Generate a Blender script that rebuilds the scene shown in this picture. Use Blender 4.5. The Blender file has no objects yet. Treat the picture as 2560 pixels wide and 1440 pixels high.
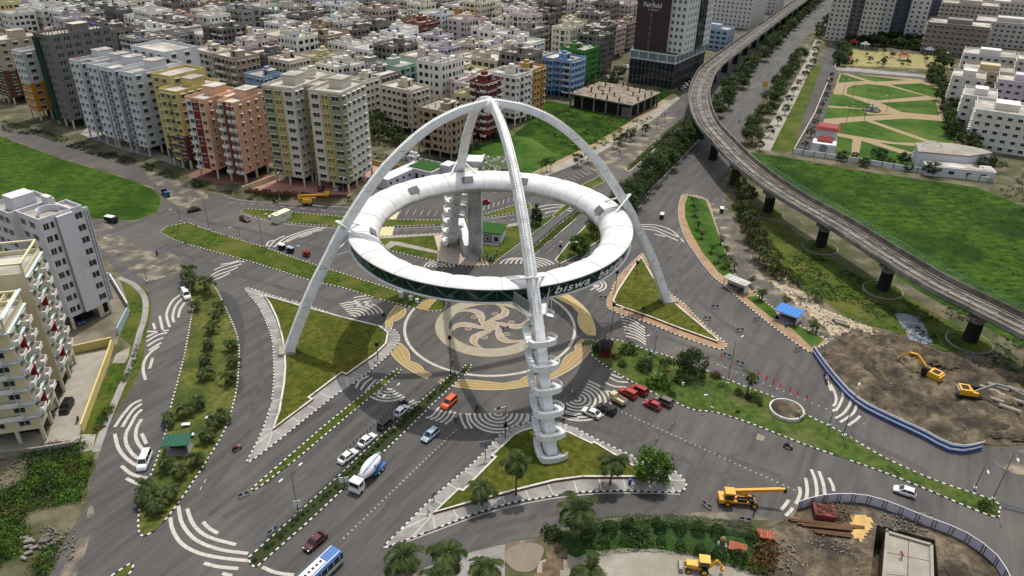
import bpy, math, random
from mathutils import Vector, Matrix, noise
from mathutils.geometry import tessellate_polygon
rad, PI = math.radians, math.pi
sin, cos = math.sin, math.cos
rng = random.Random(7)
S = bpy.context.scene
COL = S.collection
# ------------------------------------------------------------------ camera
F_PX, PITCH, ROLL = 1813.519, 0.512037, 0.0222473     # focal length for a 2560 px wide frame
EYE = Vector((5.18015, -150.4938, 95.30331))
_c, _s, _cr, _sr = cos(PITCH), sin(PITCH), cos(ROLL), sin(ROLL)
_fwd, _right, _down = Vector((0, _c, -_s)), Vector((1, 0, 0)), Vector((0, -_s, -_c))
_X = _right * _cr - _down * _sr
_D = _right * _sr + _down * _cr
cam_data = bpy.data.cameras.new('camera'); cam = bpy.data.objects.new('camera', cam_data); COL.objects.link(cam)
cam.matrix_world = Matrix(((_X.x, -_D.x, -_fwd.x, EYE.x), (_X.y, -_D.y, -_fwd.y, EYE.y), (_X.z, -_D.z, -_fwd.z, EYE.z), (0, 0, 0, 1)))
cam_data.sensor_width = 36.0; cam_data.lens = F_PX / 2560 * 36; cam_data.clip_start = 1; cam_data.clip_end = 9000
S.camera = cam
# ------------------------------------------------------------------ sky, sun, exposure
SUN_EL, SUN_DIR = rad(69.3), Vector((0.31, 0.951, 0)).normalized()   # horizontal direction towards the sun
W = bpy.data.worlds.new('World'); S.world = W; W.use_nodes = True
_nt = W.node_tree; _bg = _nt.nodes['Background']
_sky = _nt.nodes.new('ShaderNodeTexSky'); _sky.sky_type = 'NISHITA'; _sky.sun_disc = False
_sky.sun_elevation = SUN_EL; _sky.sun_rotation = math.atan2(SUN_DIR.x, SUN_DIR.y)
_sky.air_density = 1.3; _sky.dust_density = 3.0
_hs = _nt.nodes.new('ShaderNodeHueSaturation'); _hs.inputs['Saturation'].default_value = 0.45      # thin cloud: a paler sky
_nt.links.new(_sky.outputs[0], _hs.inputs['Color']); _nt.links.new(_hs.outputs[0], _bg.inputs[0]); _bg.inputs[1].default_value = 0.15
_l = bpy.data.lights.new('sun', 'SUN'); _l.energy = 2.7; _l.angle = rad(0.7); _l.color = (1.0, 0.955, 0.88)
sun = bpy.data.objects.new('sun', _l); COL.objects.link(sun)
_to = Vector((SUN_DIR.x * cos(SUN_EL), SUN_DIR.y * cos(SUN_EL), sin(SUN_EL)))
sun.rotation_euler = _to.to_track_quat('Z', 'Y').to_euler(); sun.location = _to * 300
S.view_settings.view_transform = 'Standard'; S.view_settings.look = 'None'
S.view_settings.exposure = 0.26; S.view_settings.gamma = 1.0
S.render.engine = 'CYCLES'
S.cycles.max_bounces = 5; S.cycles.diffuse_bounces = 2; S.cycles.glossy_bounces = 2; S.cycles.transmission_bounces = 3
S.cycles.transparent_max_bounces = 6; S.cycles.caustics_reflective = False; S.cycles.caustics_refractive = False
S.cycles.use_adaptive_sampling = True; S.cycles.adaptive_threshold = 0.02
S.cycles.use_denoising = True

# ------------------------------------------------------------------ pixel of the photograph -> point on the plane at height z
def ray(px, py):
    a, b = px - 1280, py - 720
    U = (a * _cr + b * _sr) / F_PX; V = (-a * _sr + b * _cr) / F_PX
    return Vector((U, _c - V * _s, -_s - V * _c))
def at(px, py, z=0.0):
    d = ray(px, py); t = (z - EYE.z) / d.z
    return Vector((EYE.x + d.x * t, EYE.y + d.y * t, z))
def P(*pts): return [at(x, y) for x, y in pts]
def heading(a, b):                                   # angle on the ground from pixel a to pixel b
    d = at(*b) - at(*a); return math.atan2(d.y, d.x)
def to_px(p):
    q = Vector(p) - EYE; d = q.dot(_fwd)
    return 1280 + F_PX * q.dot(_X) / d, 720 + F_PX * q.dot(_D) / d

# ------------------------------------------------------------------ materials
def srgb(r, g, b):
    f = lambda c: (c / 255) / 12.92 if c <= 10 else ((c / 255 + 0.055) / 1.055) ** 2.4
    return (f(r), f(g), f(b))
MATS = {}
def mat(name, col, rough=0.8, var=0.12, scale=0.6, col2=None, bump=0.0, bscale=None, metal=0.0, spec=0.3, stretch=None, col3=None, scale3=0.08, lo=0.35, hi=0.65, obj=False, trans=0.0, rand=0.0, alpha=1.0, lo3=0.45, hi3=0.62, rot=None):
    if name in MATS: return MATS[name]
    m = bpy.data.materials.new(name); m.use_nodes = True; nt = m.node_tree; L = nt.links.new
    b = nt.nodes['Principled BSDF']
    b.inputs['Roughness'].default_value = rough; b.inputs['Metallic'].default_value = metal
    b.inputs['Specular IOR Level'].default_value = spec
    if var == 0 and col2 is None and not bump and not rand:
        b.inputs['Base Color'].default_value = (*col, 1)
    else:
        if obj: co = nt.nodes.new('ShaderNodeTexCoord').outputs['Object']
        else: co = nt.nodes.new('ShaderNodeNewGeometry').outputs['Position']
        if stretch:
            mp = nt.nodes.new('ShaderNodeMapping'); mp.inputs['Scale'].default_value = stretch
            if rot is not None: mp.vector_type = 'TEXTURE'; mp.inputs['Rotation'].default_value = (0, 0, rot)
            L(co, mp.inputs['Vector']); cc = mp.outputs[0]
        else: cc = co
        n = nt.nodes.new('ShaderNodeTexNoise'); n.inputs['Scale'].default_value = scale; n.inputs['Detail'].default_value = 5; n.inputs['Roughness'].default_value = 0.62
        L(cc, n.inputs['Vector'])
        mr = nt.nodes.new('ShaderNodeMapRange'); mr.inputs[1].default_value = lo; mr.inputs[2].default_value = hi; L(n.outputs['Fac'], mr.inputs[0])
        mx = nt.nodes.new('ShaderNodeMix'); mx.data_type = 'RGBA'; L(mr.outputs[0], mx.inputs['Factor'])
        A = tuple(max(0, c * (1 - var)) for c in col); B = col2 if col2 else tuple(min(1, c * (1 + var)) for c in col)
        mx.inputs[6].default_value = (*A, 1); mx.inputs[7].default_value = (*B, 1)
        out = mx.outputs[2]
        if col3:
            n3 = nt.nodes.new('ShaderNodeTexNoise'); n3.inputs['Scale'].default_value = scale3; n3.inputs['Detail'].default_value = 6; n3.inputs['Roughness'].default_value = 0.6; L(co, n3.inputs['Vector'])
            r3 = nt.nodes.new('ShaderNodeMapRange'); r3.inputs[1].default_value = lo3; r3.inputs[2].default_value = hi3; L(n3.outputs['Fac'], r3.inputs[0])
            m3 = nt.nodes.new('ShaderNodeMix'); m3.data_type = 'RGBA'; L(r3.outputs[0], m3.inputs['Factor']); L(out, m3.inputs[6]); m3.inputs[7].default_value = (*col3, 1); out = m3.outputs[2]
        if rand:
            oi = nt.nodes.new('ShaderNodeObjectInfo'); hs = nt.nodes.new('ShaderNodeHueSaturation')
            ra = nt.nodes.new('ShaderNodeMapRange'); ra.inputs[3].default_value = 1 - rand; ra.inputs[4].default_value = 1 + rand; L(oi.outputs['Random'], ra.inputs[0]); L(ra.outputs[0], hs.inputs['Value'])
            L(out, hs.inputs['Color']); out = hs.outputs[0]
        L(out, b.inputs['Base Color'])
        if bump:
            nb = nt.nodes.new('ShaderNodeTexNoise'); nb.inputs['Scale'].default_value = bscale or scale * 4; nb.inputs['Detail'].default_value = 4; L(co, nb.inputs['Vector'])
            bp = nt.nodes.new('ShaderNodeBump'); bp.inputs['Strength'].default_value = min(1, bump); bp.inputs['Distance'].default_value = max(0.05, bump * 0.3); L(nb.outputs['Fac'], bp.inputs['Height']); L(bp.outputs[0], b.inputs['Normal'])
    if trans: b.inputs['Transmission Weight'].default_value = trans
    if alpha < 1: b.inputs['Alpha'].default_value = alpha
    MATS[name] = m; return m
def leafmat(name, a, b_, rand=0.25):
    m = mat(name, a, 0.6, 0, 1.3, col2=b_, rand=rand, spec=0.25)
    nt = m.node_tree; p = nt.nodes['Principled BSDF']; p.inputs['Subsurface Weight'].default_value = 0
    tr = nt.nodes.new('ShaderNodeBsdfTranslucent'); ad = nt.nodes.new('ShaderNodeMixShader'); ad.inputs[0].default_value = 0.28
    src = p.inputs['Base Color'].links[0].from_socket; nt.links.new(src, tr.inputs[0])
    nt.links.new(p.outputs[0], ad.inputs[1]); nt.links.new(tr.outputs[0], ad.inputs[2]); nt.links.new(ad.outputs[0], nt.nodes['Material Output'].inputs[0])
    return m

# ------------------------------------------------------------------ mesh builder and object helpers
class MB:
    def __init__(s): s.v, s.f, s.m = [], [], []
    def face(s, pts, m=0):
        k = len(s.v); s.v += [tuple(p) for p in pts]; s.f.append(tuple(range(k, k + len(pts)))); s.m.append(m); return s
    def add(s, vs, fs, m=0, M=None):
        k = len(s.v); s.v += [tuple((M @ Vector(p)) if M else p) for p in vs]; s.f += [tuple(i + k for i in f) for f in fs]; s.m += [m] * len(fs); return s
    def box(s, c, d, rz=0, m=0, taper=1.0, M=None):
        x, y, z = d[0] / 2, d[1] / 2, d[2] / 2; ca, sa = cos(rz), sin(rz); vs = []
        for k, t in ((-z, 1.0), (z, taper)):
            for a, b in ((-x, -y), (x, -y), (x, y), (-x, y)):
                a *= t; b *= t; vs.append((c[0] + a * ca - b * sa, c[1] + a * sa + b * ca, c[2] + k))
        return s.add(vs, [(3, 2, 1, 0), (4, 5, 6, 7), (0, 1, 5, 4), (1, 2, 6, 5), (2, 3, 7, 6), (3, 0, 4, 7)], m, M)
    def bar(s, a, b, w, h=None, m=0, up=(0, 0, 1)):
        a, b = Vector(a), Vector(b); h = h or w; d = (b - a).normalized(); u = Vector(up)
        if abs(d.dot(u)) > 0.97: u = Vector((1, 0, 0))
        r = d.cross(u).normalized() * (w / 2); t = r.cross(d).normalized() * (h / 2); vs = []
        for p in (a, b): vs += [p - r - t, p + r - t, p + r + t, p - r + t]
        return s.add(vs, [(3, 2, 1, 0), (4, 5, 6, 7), (0, 1, 5, 4), (1, 2, 6, 5), (2, 3, 7, 6), (3, 0, 4, 7)], m)
    def tube(s, a, b, r0, r1=None, n=8, m=0, caps=True):
        a, b = Vector(a), Vector(b); r1 = r0 if r1 is None else r1; d = (b - a).normalized()
        u = Vector((0, 0, 1)) if abs(d.z) < 0.95 else Vector((1, 0, 0)); r = d.cross(u).normalized(); t = r.cross(d)
        vs = []
        for p, q in ((a, r0), (b, r1)):
            for i in range(n): w = 2 * PI * i / n; vs.append(p + (r * cos(w) + t * sin(w)) * q)
        fs = [(i, (i + 1) % n, n + (i + 1) % n, n + i) for i in range(n)]
        if caps: fs += [tuple(range(n - 1, -1, -1)), tuple(range(n, 2 * n))]
        return s.add(vs, fs, m)
    def pipe(s, pts, r, n=6, m=0):
        pts = [Vector(p) for p in pts]; rs = r if isinstance(r, (list, tuple)) else [r] * len(pts); vs = []; L = len(pts)
        for i, p in enumerate(pts):
            d = (pts[min(i + 1, L - 1)] - pts[max(i - 1, 0)]).normalized(); u = Vector((0, 0, 1)) if abs(d.z) < 0.9 else Vector((0, 1, 0))
            a = d.cross(u).normalized(); b = a.cross(d)
            for k in range(n): w = 2 * PI * k / n; vs.append(p + (a * cos(w) + b * sin(w)) * rs[i])
        fs = [(i * n + k, i * n + (k + 1) % n, (i + 1) * n + (k + 1) % n, (i + 1) * n + k) for i in range(L - 1) for k in range(n)]
        fs += [tuple(range(n - 1, -1, -1)), tuple(range((L - 1) * n, L * n))]
        return s.add(vs, fs, m)
    def lathe(s, prof, c=(0, 0, 0), n=16, m=0, M=None):
        vs = [(c[0] + r * cos(2 * PI * i / n), c[1] + r * sin(2 * PI * i / n), c[2] + z) for r, z in prof for i in range(n)]
        fs = [(j * n + i, j * n + (i + 1) % n, (j + 1) * n + (i + 1) % n, (j + 1) * n + i) for j in range(len(prof) - 1) for i in range(n)]
        fs += [tuple(range(n - 1, -1, -1)), tuple(range((len(prof) - 1) * n, len(prof) * n))]
        return s.add(vs, fs, m, M)
    def prism(s, pts, z0, z1, m=0, side=None, bottom=False):     # closed polygon (any shape) extruded from z0 to z1
        pts = [(p[0], p[1]) for p in pts]; n = len(pts)
        if sum(pts[i][0] * pts[(i + 1) % n][1] - pts[(i + 1) % n][0] * pts[i][1] for i in range(n)) < 0: pts = pts[::-1]
        s.flat(pts, z1, m)
        if z0 is not None:
            k = len(s.v); s.v += [(x, y, z0) for x, y in pts] + [(x, y, z1) for x, y in pts]
            s.f += [(k + i, k + (i + 1) % n, k + n + (i + 1) % n, k + n + i) for i in range(n)]; s.m += [m if side is None else side] * n
            if bottom: s.flat(pts[::-1], z0, m)
        return s
    def flat(s, pts, z, m=0):
        pts = [(p[0], p[1]) for p in pts]; n = len(pts)
        k = len(s.v); s.v += [(x, y, z) for x, y in pts]
        area = sum(pts[i][0] * pts[(i + 1) % n][1] - pts[(i + 1) % n][0] * pts[i][1] for i in range(n))
        for t in tessellate_polygon([[Vector((x, y, 0)) for x, y in pts]]):
            a, b, c = (Vector(pts[i]) for i in t)
            ar = (b - a).cross(c - a)
            if abs(ar) < 1e-9: continue
            if (ar < 0) : t = t[::-1]
            s.f.append(tuple(i + k for i in t)); s.m.append(m)
        return s
    def ribbon(s, pts, w, z, m=0, closed=False):                 # flat strip of width w along pts
        l, r = offset(pts, w / 2, closed), offset(pts, -w / 2, closed); n = len(pts)
        for i in range(n if closed else n - 1):
            j = (i + 1) % n; s.face([(r[i][0], r[i][1], z), (r[j][0], r[j][1], z), (l[j][0], l[j][1], z), (l[i][0], l[i][1], z)], m)
        return s
    def sphere(s, c, r, n=10, k=6, m=0, sq=(1, 1, 1), jit=0, rg=None):
        vs = []
        for j in range(k + 1):
            t = PI * j / k
            for i in range(n):
                w = 2 * PI * i / n; q = r * (1 + (rg.uniform(-jit, jit) if rg else 0))
                vs.append((c[0] + sq[0] * q * sin(t) * cos(w), c[1] + sq[1] * q * sin(t) * sin(w), c[2] + sq[2] * q * cos(t)))
        fs = [(j * n + i, (j + 1) * n + i, (j + 1) * n + (i + 1) % n, j * n + (i + 1) % n) for j in range(k) for i in range(n)]
        return s.add(vs, fs, m)
    def mesh(s, name, mats, smooth=False):
        me = bpy.data.meshes.new(name); me.from_pydata(s.v, [], s.f)
        for x in (mats if isinstance(mats, (list, tuple)) else [mats]): me.materials.append(x)
        me.polygons.foreach_set('material_index', s.m)
        if smooth: me.polygons.foreach_set('use_smooth', [True] * len(s.f))
        me.update(); return me
    def build(s, name, mats, parent=None, smooth=False, loc=(0, 0, 0), rz=0, **props):
        return put(name, s.mesh(name, mats, smooth), parent, loc, rz, **props)
def offset(pts, d, closed=True):
    n = len(pts); out = []
    for i in range(n):
        p = Vector(pts[i][:2]); a = Vector(pts[i - 1][:2]) if (closed or i > 0) else None; b = Vector(pts[(i + 1) % n][:2]) if (closed or i < n - 1) else None
        ns = []
        if a is not None and (p - a).length > 1e-6: e = (p - a).normalized(); ns.append(Vector((-e.y, e.x)))
        if b is not None and (b - p).length > 1e-6: e = (b - p).normalized(); ns.append(Vector((-e.y, e.x)))
        if not ns: out.append(p); continue
        q = sum(ns, Vector((0, 0))); L = q.length
        q = q / L if L > 1e-6 else ns[0]
        k = 1 / max(0.5, q.dot(ns[0])); out.append(p + q * d * k)
    return out
def smooth_line(pts, closed=False, sub=5):
    pts = [Vector(p[:2]) for p in pts]; n = len(pts); out = []
    for i in range(n if closed else n - 1):
        p0 = pts[i - 1] if (closed or i > 0) else pts[0]; p1 = pts[i]; p2 = pts[(i + 1) % n]; p3 = pts[(i + 2) % n] if (closed or i + 2 < n) else pts[-1]
        for k in range(sub):
            t = k / sub; out.append(0.5 * ((2 * p1) + (p2 - p0) * t + (2 * p0 - 5 * p1 + 4 * p2 - p3) * t * t + (3 * p1 - p0 - 3 * p2 + p3) * t ** 3))
    if not closed: out.append(pts[-1])
    return out
def resample(pts, step, closed=False):
    pts = [Vector(p) for p in pts]
    if closed: pts = pts + [pts[0]]
    out = [pts[0].copy()]; acc = 0.0
    for a, b in zip(pts, pts[1:]):
        L = (b - a).length; pos = step - acc
        while pos <= L + 1e-9: out.append(a + (b - a) * (pos / L)); pos += step
        acc = (acc + L) % step if L > 0 else acc
        acc = L - (pos - step)
    return out
def ccw(pts):
    n = len(pts); a = sum(pts[i][0] * pts[(i + 1) % n][1] - pts[(i + 1) % n][0] * pts[i][1] for i in range(n))
    return list(pts) if a > 0 else list(pts)[::-1]
def put(name, me, parent=None, loc=(0, 0, 0), rz=0, label=None, cat=None, group=None, kind=None, rot=None, scale=None):
    o = bpy.data.objects.new(name, me); COL.objects.link(o)
    o.location = loc; o.rotation_euler = rot if rot else (0, 0, rz)
    if scale is not None: o.scale = (scale,) * 3 if isinstance(scale, (int, float)) else scale
    if parent is not None: o.parent = parent
    return tag(o, label, cat, group, kind)
def tag(o, label=None, cat=None, group=None, kind=None):
    if label: o['label'] = label
    if cat: o['category'] = cat
    if group: o['group'] = group
    if kind: o['kind'] = kind
    return o
def thing(name, label, cat, loc=(0, 0, 0), rz=0, group=None, scale=None):
    return put(name, None, None, loc, rz, label, cat, group, scale=scale)
KIDS = {}
def dup(root, loc, rz, label, group=None, swap=None, scale=None, rot=None):      # copy a thing with its parts and sub-parts; swap: {old material: new material}
    def cp(o, par):
        c = o.copy(); COL.objects.link(c)
        if par is not None: c.parent = par
        if swap and o.data is not None and o.type == 'MESH':
            for i, sl in enumerate(c.material_slots):
                if o.data.materials[i] in swap: sl.link = 'OBJECT'; sl.material = swap[o.data.materials[i]]
        for ch in KIDS.get(o.name, []): cp(ch, c)
        return c
    if root.name not in KIDS:
        def reg(o):
            KIDS[o.name] = list(o.children)
            for ch in o.children: reg(ch)
        reg(root)
    r = cp(root, None); r.location = loc; r.rotation_euler = rot if rot else (0, 0, rz); r['label'] = label
    if group: r['group'] = group
    if scale is not None: r.scale = (scale,) * 3 if isinstance(scale, (int, float)) else scale
    return r
ORD = 'first second third fourth fifth sixth seventh eighth ninth tenth eleventh twelfth thirteenth fourteenth fifteenth sixteenth seventeenth eighteenth nineteenth twentieth'.split()
TENS = {2: 'twenty', 3: 'thirty', 4: 'forty', 5: 'fifty', 6: 'sixty', 7: 'seventy', 8: 'eighty', 9: 'ninety'}
def nth(i):                                            # 0 -> first
    if i < 20: return ORD[i]
    n = i + 1
    if n < 100: return TENS[n // 10] + ('-' + ORD[n % 10 - 1] if n % 10 else '')[0:] if n % 10 else TENS[n // 10][:-1] + 'ieth'
    return 'hundred-and-' + nth(n - 101) if n % 100 else 'hundredth'
# ------------------------------------------------------------------ figures (built first, while the scene is still small)
SKIN, HAIR, DENIM = mat('skin', srgb(132, 92, 66), .6, .05, 2), mat('hair', srgb(22, 18, 16), .7, .1, 3), mat('dark trousers', srgb(38, 42, 56), .8, .1, 3)
def person_mesh(pose, shirt):
    J = {'hip': (0, 0, .92), 'waist': (0, 0, 1.1), 'chest': (0, 0, 1.34), 'neck': (.01, 0, 1.5), 'head': (.03, 0, 1.62), 'top': (.02, 0, 1.74)}
    for s, n in ((1, 'l'), (-1, 'r')):
        st = .24 * s if pose == 'walk' else 0
        J.update({'hp' + n: (0, .1 * s, .88), 'kn' + n: (st * .7 + .04, .11 * s, .48), 'an' + n: (st - .02, .11 * s, .08), 'to' + n: (st + .18, .12 * s, .04), 'sh' + n: (0, .2 * s, 1.42), 'el' + n: (-st * .5 + .02, .27 * s, 1.14), 'wr' + n: (-st + .08, .27 * s, .9), 'ha' + n: (-st + .1, .26 * s, .8)})
        if pose == 'ride': J.update({'kn' + n: (.45, .2 * s, .86), 'an' + n: (.3, .18 * s, .42), 'to' + n: (.5, .18 * s, .38), 'el' + n: (.22, .28 * s, 1.22), 'wr' + n: (.5, .26 * s, 1.12), 'ha' + n: (.58, .25 * s, 1.1)})
        if pose == 'bend': J.update({'el' + n: (.4, .22 * s, 1.0), 'wr' + n: (.5, .18 * s, .74), 'ha' + n: (.52, .17 * s, .64)})
    if pose == 'bend': J.update({'waist': (.1, 0, 1.06), 'chest': (.3, 0, 1.22), 'neck': (.42, 0, 1.32), 'head': (.52, 0, 1.38), 'top': (.6, 0, 1.44), 'shl': (.3, .2, 1.26), 'shr': (.3, -.2, 1.26)})
    K = list(J); E = [('hip', 'waist'), ('waist', 'chest'), ('chest', 'neck'), ('neck', 'head'), ('head', 'top')] + [(a + n, b + n) if a != 'hip' and a != 'chest' else (a, b + n) for n in 'lr' for a, b in (('hip', 'hp'), ('hp', 'kn'), ('kn', 'an'), ('an', 'to'), ('chest', 'sh'), ('sh', 'el'), ('el', 'wr'), ('wr', 'ha'))]
    RAD = dict(hip=.15, waist=.135, chest=.16, neck=.06, head=.1, top=.075, hp=.1, kn=.07, an=.05, to=.045, sh=.075, el=.05, wr=.037, ha=.042)
    me = bpy.data.meshes.new('person'); me.from_pydata([J[k] for k in K], [(K.index(a), K.index(b)) for a, b in E], []); o = bpy.data.objects.new('tmp', me); COL.objects.link(o); md = o.modifiers.new('s', 'SKIN'); o.modifiers.new('d', 'SUBSURF').levels = 1
    for k, sv in zip(K, me.skin_vertices[0].data): r = RAD.get(k) or RAD[k[:-1]]; sv.radius = (r, r); sv.use_root = (k == 'hip')
    dg = bpy.context.evaluated_depsgraph_get(); dg.update(); out = bpy.data.meshes.new_from_object(o.evaluated_get(dg)); bpy.data.objects.remove(o); out.materials.clear()
    for x in (shirt, DENIM, SKIN, HAIR): out.materials.append(x)
    hx = J['head']
    for p in out.polygons:
        c = p.center; h = Vector(hx); k = 0
        if (c - h).length < .2 and c.z > J['neck'][2] - .02: k = 3 if (c.z > hx[2] + .05 or c.x < hx[0] - .04) else 2
        elif pose == 'ride' and c.x > .05 and c.z < 1.0 or c.z < .93 and abs(c.y) < .24 and not (pose == 'bend' and c.x > .3): k = 1
        if any((c - Vector(J['ha' + n])).length < .11 for n in 'lr'): k = 2
        p.material_index = k; p.use_smooth = True
    return out
SH = {n: mat('shirt ' + n, srgb(*c), .85, .1, 3) for n, c in dict(white=(206, 204, 200), red=(176, 42, 40), blue=(56, 72, 120), dark=(40, 40, 46), pink=(186, 120, 120), green=(60, 84, 56)).items()}
PM = {k: person_mesh(k[0], SH[k[1]]) for k in [('walk', 'dark'), ('walk', 'white'), ('bend', 'red')] + [('stand', n) for n in SH] + [('ride', n) for n in SH]}
def text_mesh(txt, size, shear=0.0, ext=0.02, bold=0.0, space=1.0):
    cu = bpy.data.curves.new('lettering', 'FONT'); cu.body = txt; cu.size = size; cu.shear = shear; cu.extrude = ext; cu.offset = bold; cu.space_character = space; cu.resolution_u = 3; cu.fill_mode = 'BOTH'
    ob = bpy.data.objects.new('lettering', cu); COL.objects.link(ob); dg = bpy.context.evaluated_depsgraph_get(); dg.update()
    me = bpy.data.meshes.new_from_object(ob.evaluated_get(dg)); bpy.data.objects.remove(ob); bpy.data.curves.remove(cu); return me
TXT = {k: text_mesh(*a) for k, a in dict(gate=('bıswa  bangla', 2.55, 0.32, 0.03, 0.025, 1.12), hotel=('Fairfield', 3.4, 0, .08, .02), hotel2=('BY MARRIOTT', 1.0, 0, .05, .0), mixer=('ABCON\nCEMENTS', .42, 0, .01, .012)).items()}
# ------------------------------------------------------------------ materials of the setting
M_SOIL = mat('weedy soil', srgb(82, 76, 54), 0.95, 0.2, 0.3, col2=srgb(58, 68, 34), bump=0.4, bscale=1.2, col3=srgb(104, 96, 78), scale3=0.12)
M_ASPH = mat('asphalt', srgb(65, 63, 61), 0.8, 0.1, 0.5, rot=rad(60), stretch=(9, 1, 1), lo=.34, hi=.68, col2=srgb(84, 81, 78), bump=0.05, bscale=6, col3=srgb(98, 92, 83), scale3=0.03, lo3=0.5, hi3=0.8)
M_ASPH_D = mat('fresh asphalt', srgb(62, 59, 57), 0.82, 0.07, 0.5, bump=0.05, bscale=6, col3=srgb(73, 70, 67), scale3=0.05)
M_DUST = mat('road dust', srgb(128, 118, 102), 0.95, 0.1, 0.25, col2=srgb(112, 104, 92), col3=srgb(142, 131, 112), scale3=0.15)
_t = M_DUST.node_tree; _a = _t.nodes.new('ShaderNodeTexNoise'); _a.inputs['Scale'].default_value = .22; _a.inputs['Detail'].default_value = 8; _m = _t.nodes.new('ShaderNodeMapRange'); _m.inputs[1].default_value = .42; _m.inputs[2].default_value = .62
_t.links.new(_t.nodes.new('ShaderNodeNewGeometry').outputs['Position'], _a.inputs['Vector']); _t.links.new(_a.outputs['Fac'], _m.inputs[0]); _t.links.new(_m.outputs[0], _t.nodes['Principled BSDF'].inputs['Alpha'])    # drifts with ragged edges
M_GRASS = mat('lawn', srgb(44, 62, 18), 0.95, 0.25, 0.8, col2=srgb(72, 88, 28), bump=0.5, bscale=5, spec=0.1, col3=srgb(84, 86, 38), scale3=0.11)
M_GRASS_O = mat('dry lawn', srgb(62, 70, 18), 0.95, 0.2, 0.9, col2=srgb(92, 92, 36), bump=0.6, bscale=5, spec=0.1, col3=srgb(48, 66, 14), scale3=0.09, lo3=0.48, hi3=0.7)
M_FIELD = mat('meadow', srgb(34, 60, 11), 0.95, 0.3, 0.25, col2=srgb(62, 88, 22), bump=1.0, bscale=1.6, spec=0.1, col3=srgb(28, 52, 9), scale3=0.05, stretch=(1, 1.6, 1))
M_PARK = mat('park lawn', srgb(44, 72, 22), 0.95, 0.2, 0.3, col2=srgb(58, 88, 30), bump=0.3, bscale=3, spec=0.1, col3=srgb(76, 94, 40), scale3=0.04)
M_PAVE = mat('grey paving', srgb(140, 136, 132), 0.85, 0.08, 1.2, bump=0.08, bscale=8, col3=srgb(116, 112, 108), scale3=0.2)
M_PAVE_T = mat('tan paving', srgb(150, 122, 92), 0.88, 0.1, 0.9, bump=0.08, bscale=8, col3=srgb(126, 104, 82), scale3=0.25)
M_CONC = mat('pale concrete', srgb(158, 152, 141), 0.85, 0.1, 0.5, col2=srgb(136, 130, 118), bump=0.05, bscale=6, col3=srgb(128, 122, 108), scale3=0.12)
M_PINK = mat('pink pavers', srgb(164, 120, 104), 0.88, 0.08, 1.0, col3=srgb(140, 104, 92), scale3=0.2, bump=0.06, bscale=8)
M_SAND = mat('sandy path', srgb(154, 134, 104), 0.95, 0.1, 0.7, col2=srgb(134, 116, 90), bump=0.1, bscale=4)
M_DIRT = mat('churned earth', srgb(82, 70, 54), 0.97, 0.25, 0.6, col2=srgb(118, 106, 86), bump=1.0, bscale=1.8, col3=srgb(52, 45, 37), scale3=0.16, lo3=.4, hi3=.62)
M_WHITE = mat('white road paint', srgb(188, 184, 173), 0.7, 0.1, 1.5, col2=srgb(164, 158, 147), col3=srgb(128, 122, 113), scale3=0.9, lo3=.54, hi3=.75)
M_YELLOW = mat('yellow road paint', srgb(158, 134, 76), 0.75, 0.1, 0.8, col2=srgb(138, 119, 76))
M_ORANGE = mat('worn orange paint', srgb(162, 132, 84), 0.78, 0.1, 0.7, col2=srgb(146, 122, 90))
M_CREAM = mat('cream mural paint', srgb(154, 149, 132), 0.75, 0.08, 0.6, col2=srgb(136, 128, 108))
M_PINKP = mat('pale pink mural paint', srgb(152, 139, 129), 0.75, 0.06, 0.8)
M_OCHRE = mat('ochre mural paint', srgb(142, 128, 92), 0.75, 0.08, 0.8)
M_KW = mat('white kerb paint', srgb(192, 188, 179), 0.7, 0.08, 2, col3=srgb(120, 114, 104), scale3=0.5, lo3=.5, hi3=.72)
M_KB = mat('black kerb paint', srgb(28, 28, 30), 0.6, 0.1, 2)
M_BRICKW = mat('brick red coping wall', srgb(120, 62, 44), 0.85, 0.15, 1.5)

# ------------------------------------------------------------------ ground with the excavation left open
PIT = P((2192, 1312), (2338, 1350), (2352, 1500), (2168, 1500))
g = MB(); BIG = [(-2600, -900), (2600, -900), (2600, 4200), (-2600, 4200)]
pit = sorted(PIT, key=lambda p: math.atan2(p.y - at(2260, 1400).y, p.x - at(2260, 1400).x))
for i in range(4):
    j = (i + 1) % 4; g.face([(*BIG[i], 0), (*BIG[j], 0), (pit[j].x, pit[j].y, 0), (pit[i].x, pit[i].y, 0)])
g.build('ground', M_SOIL, kind='structure')
PIT_PTS = pit

def sheet(name, pts, m, z, sm=False, kind='structure', parent=None):
    q = smooth_line(pts, True, 4) if sm else pts
    return MB().flat(q, z).build(name, m, parent, kind=kind)
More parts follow.
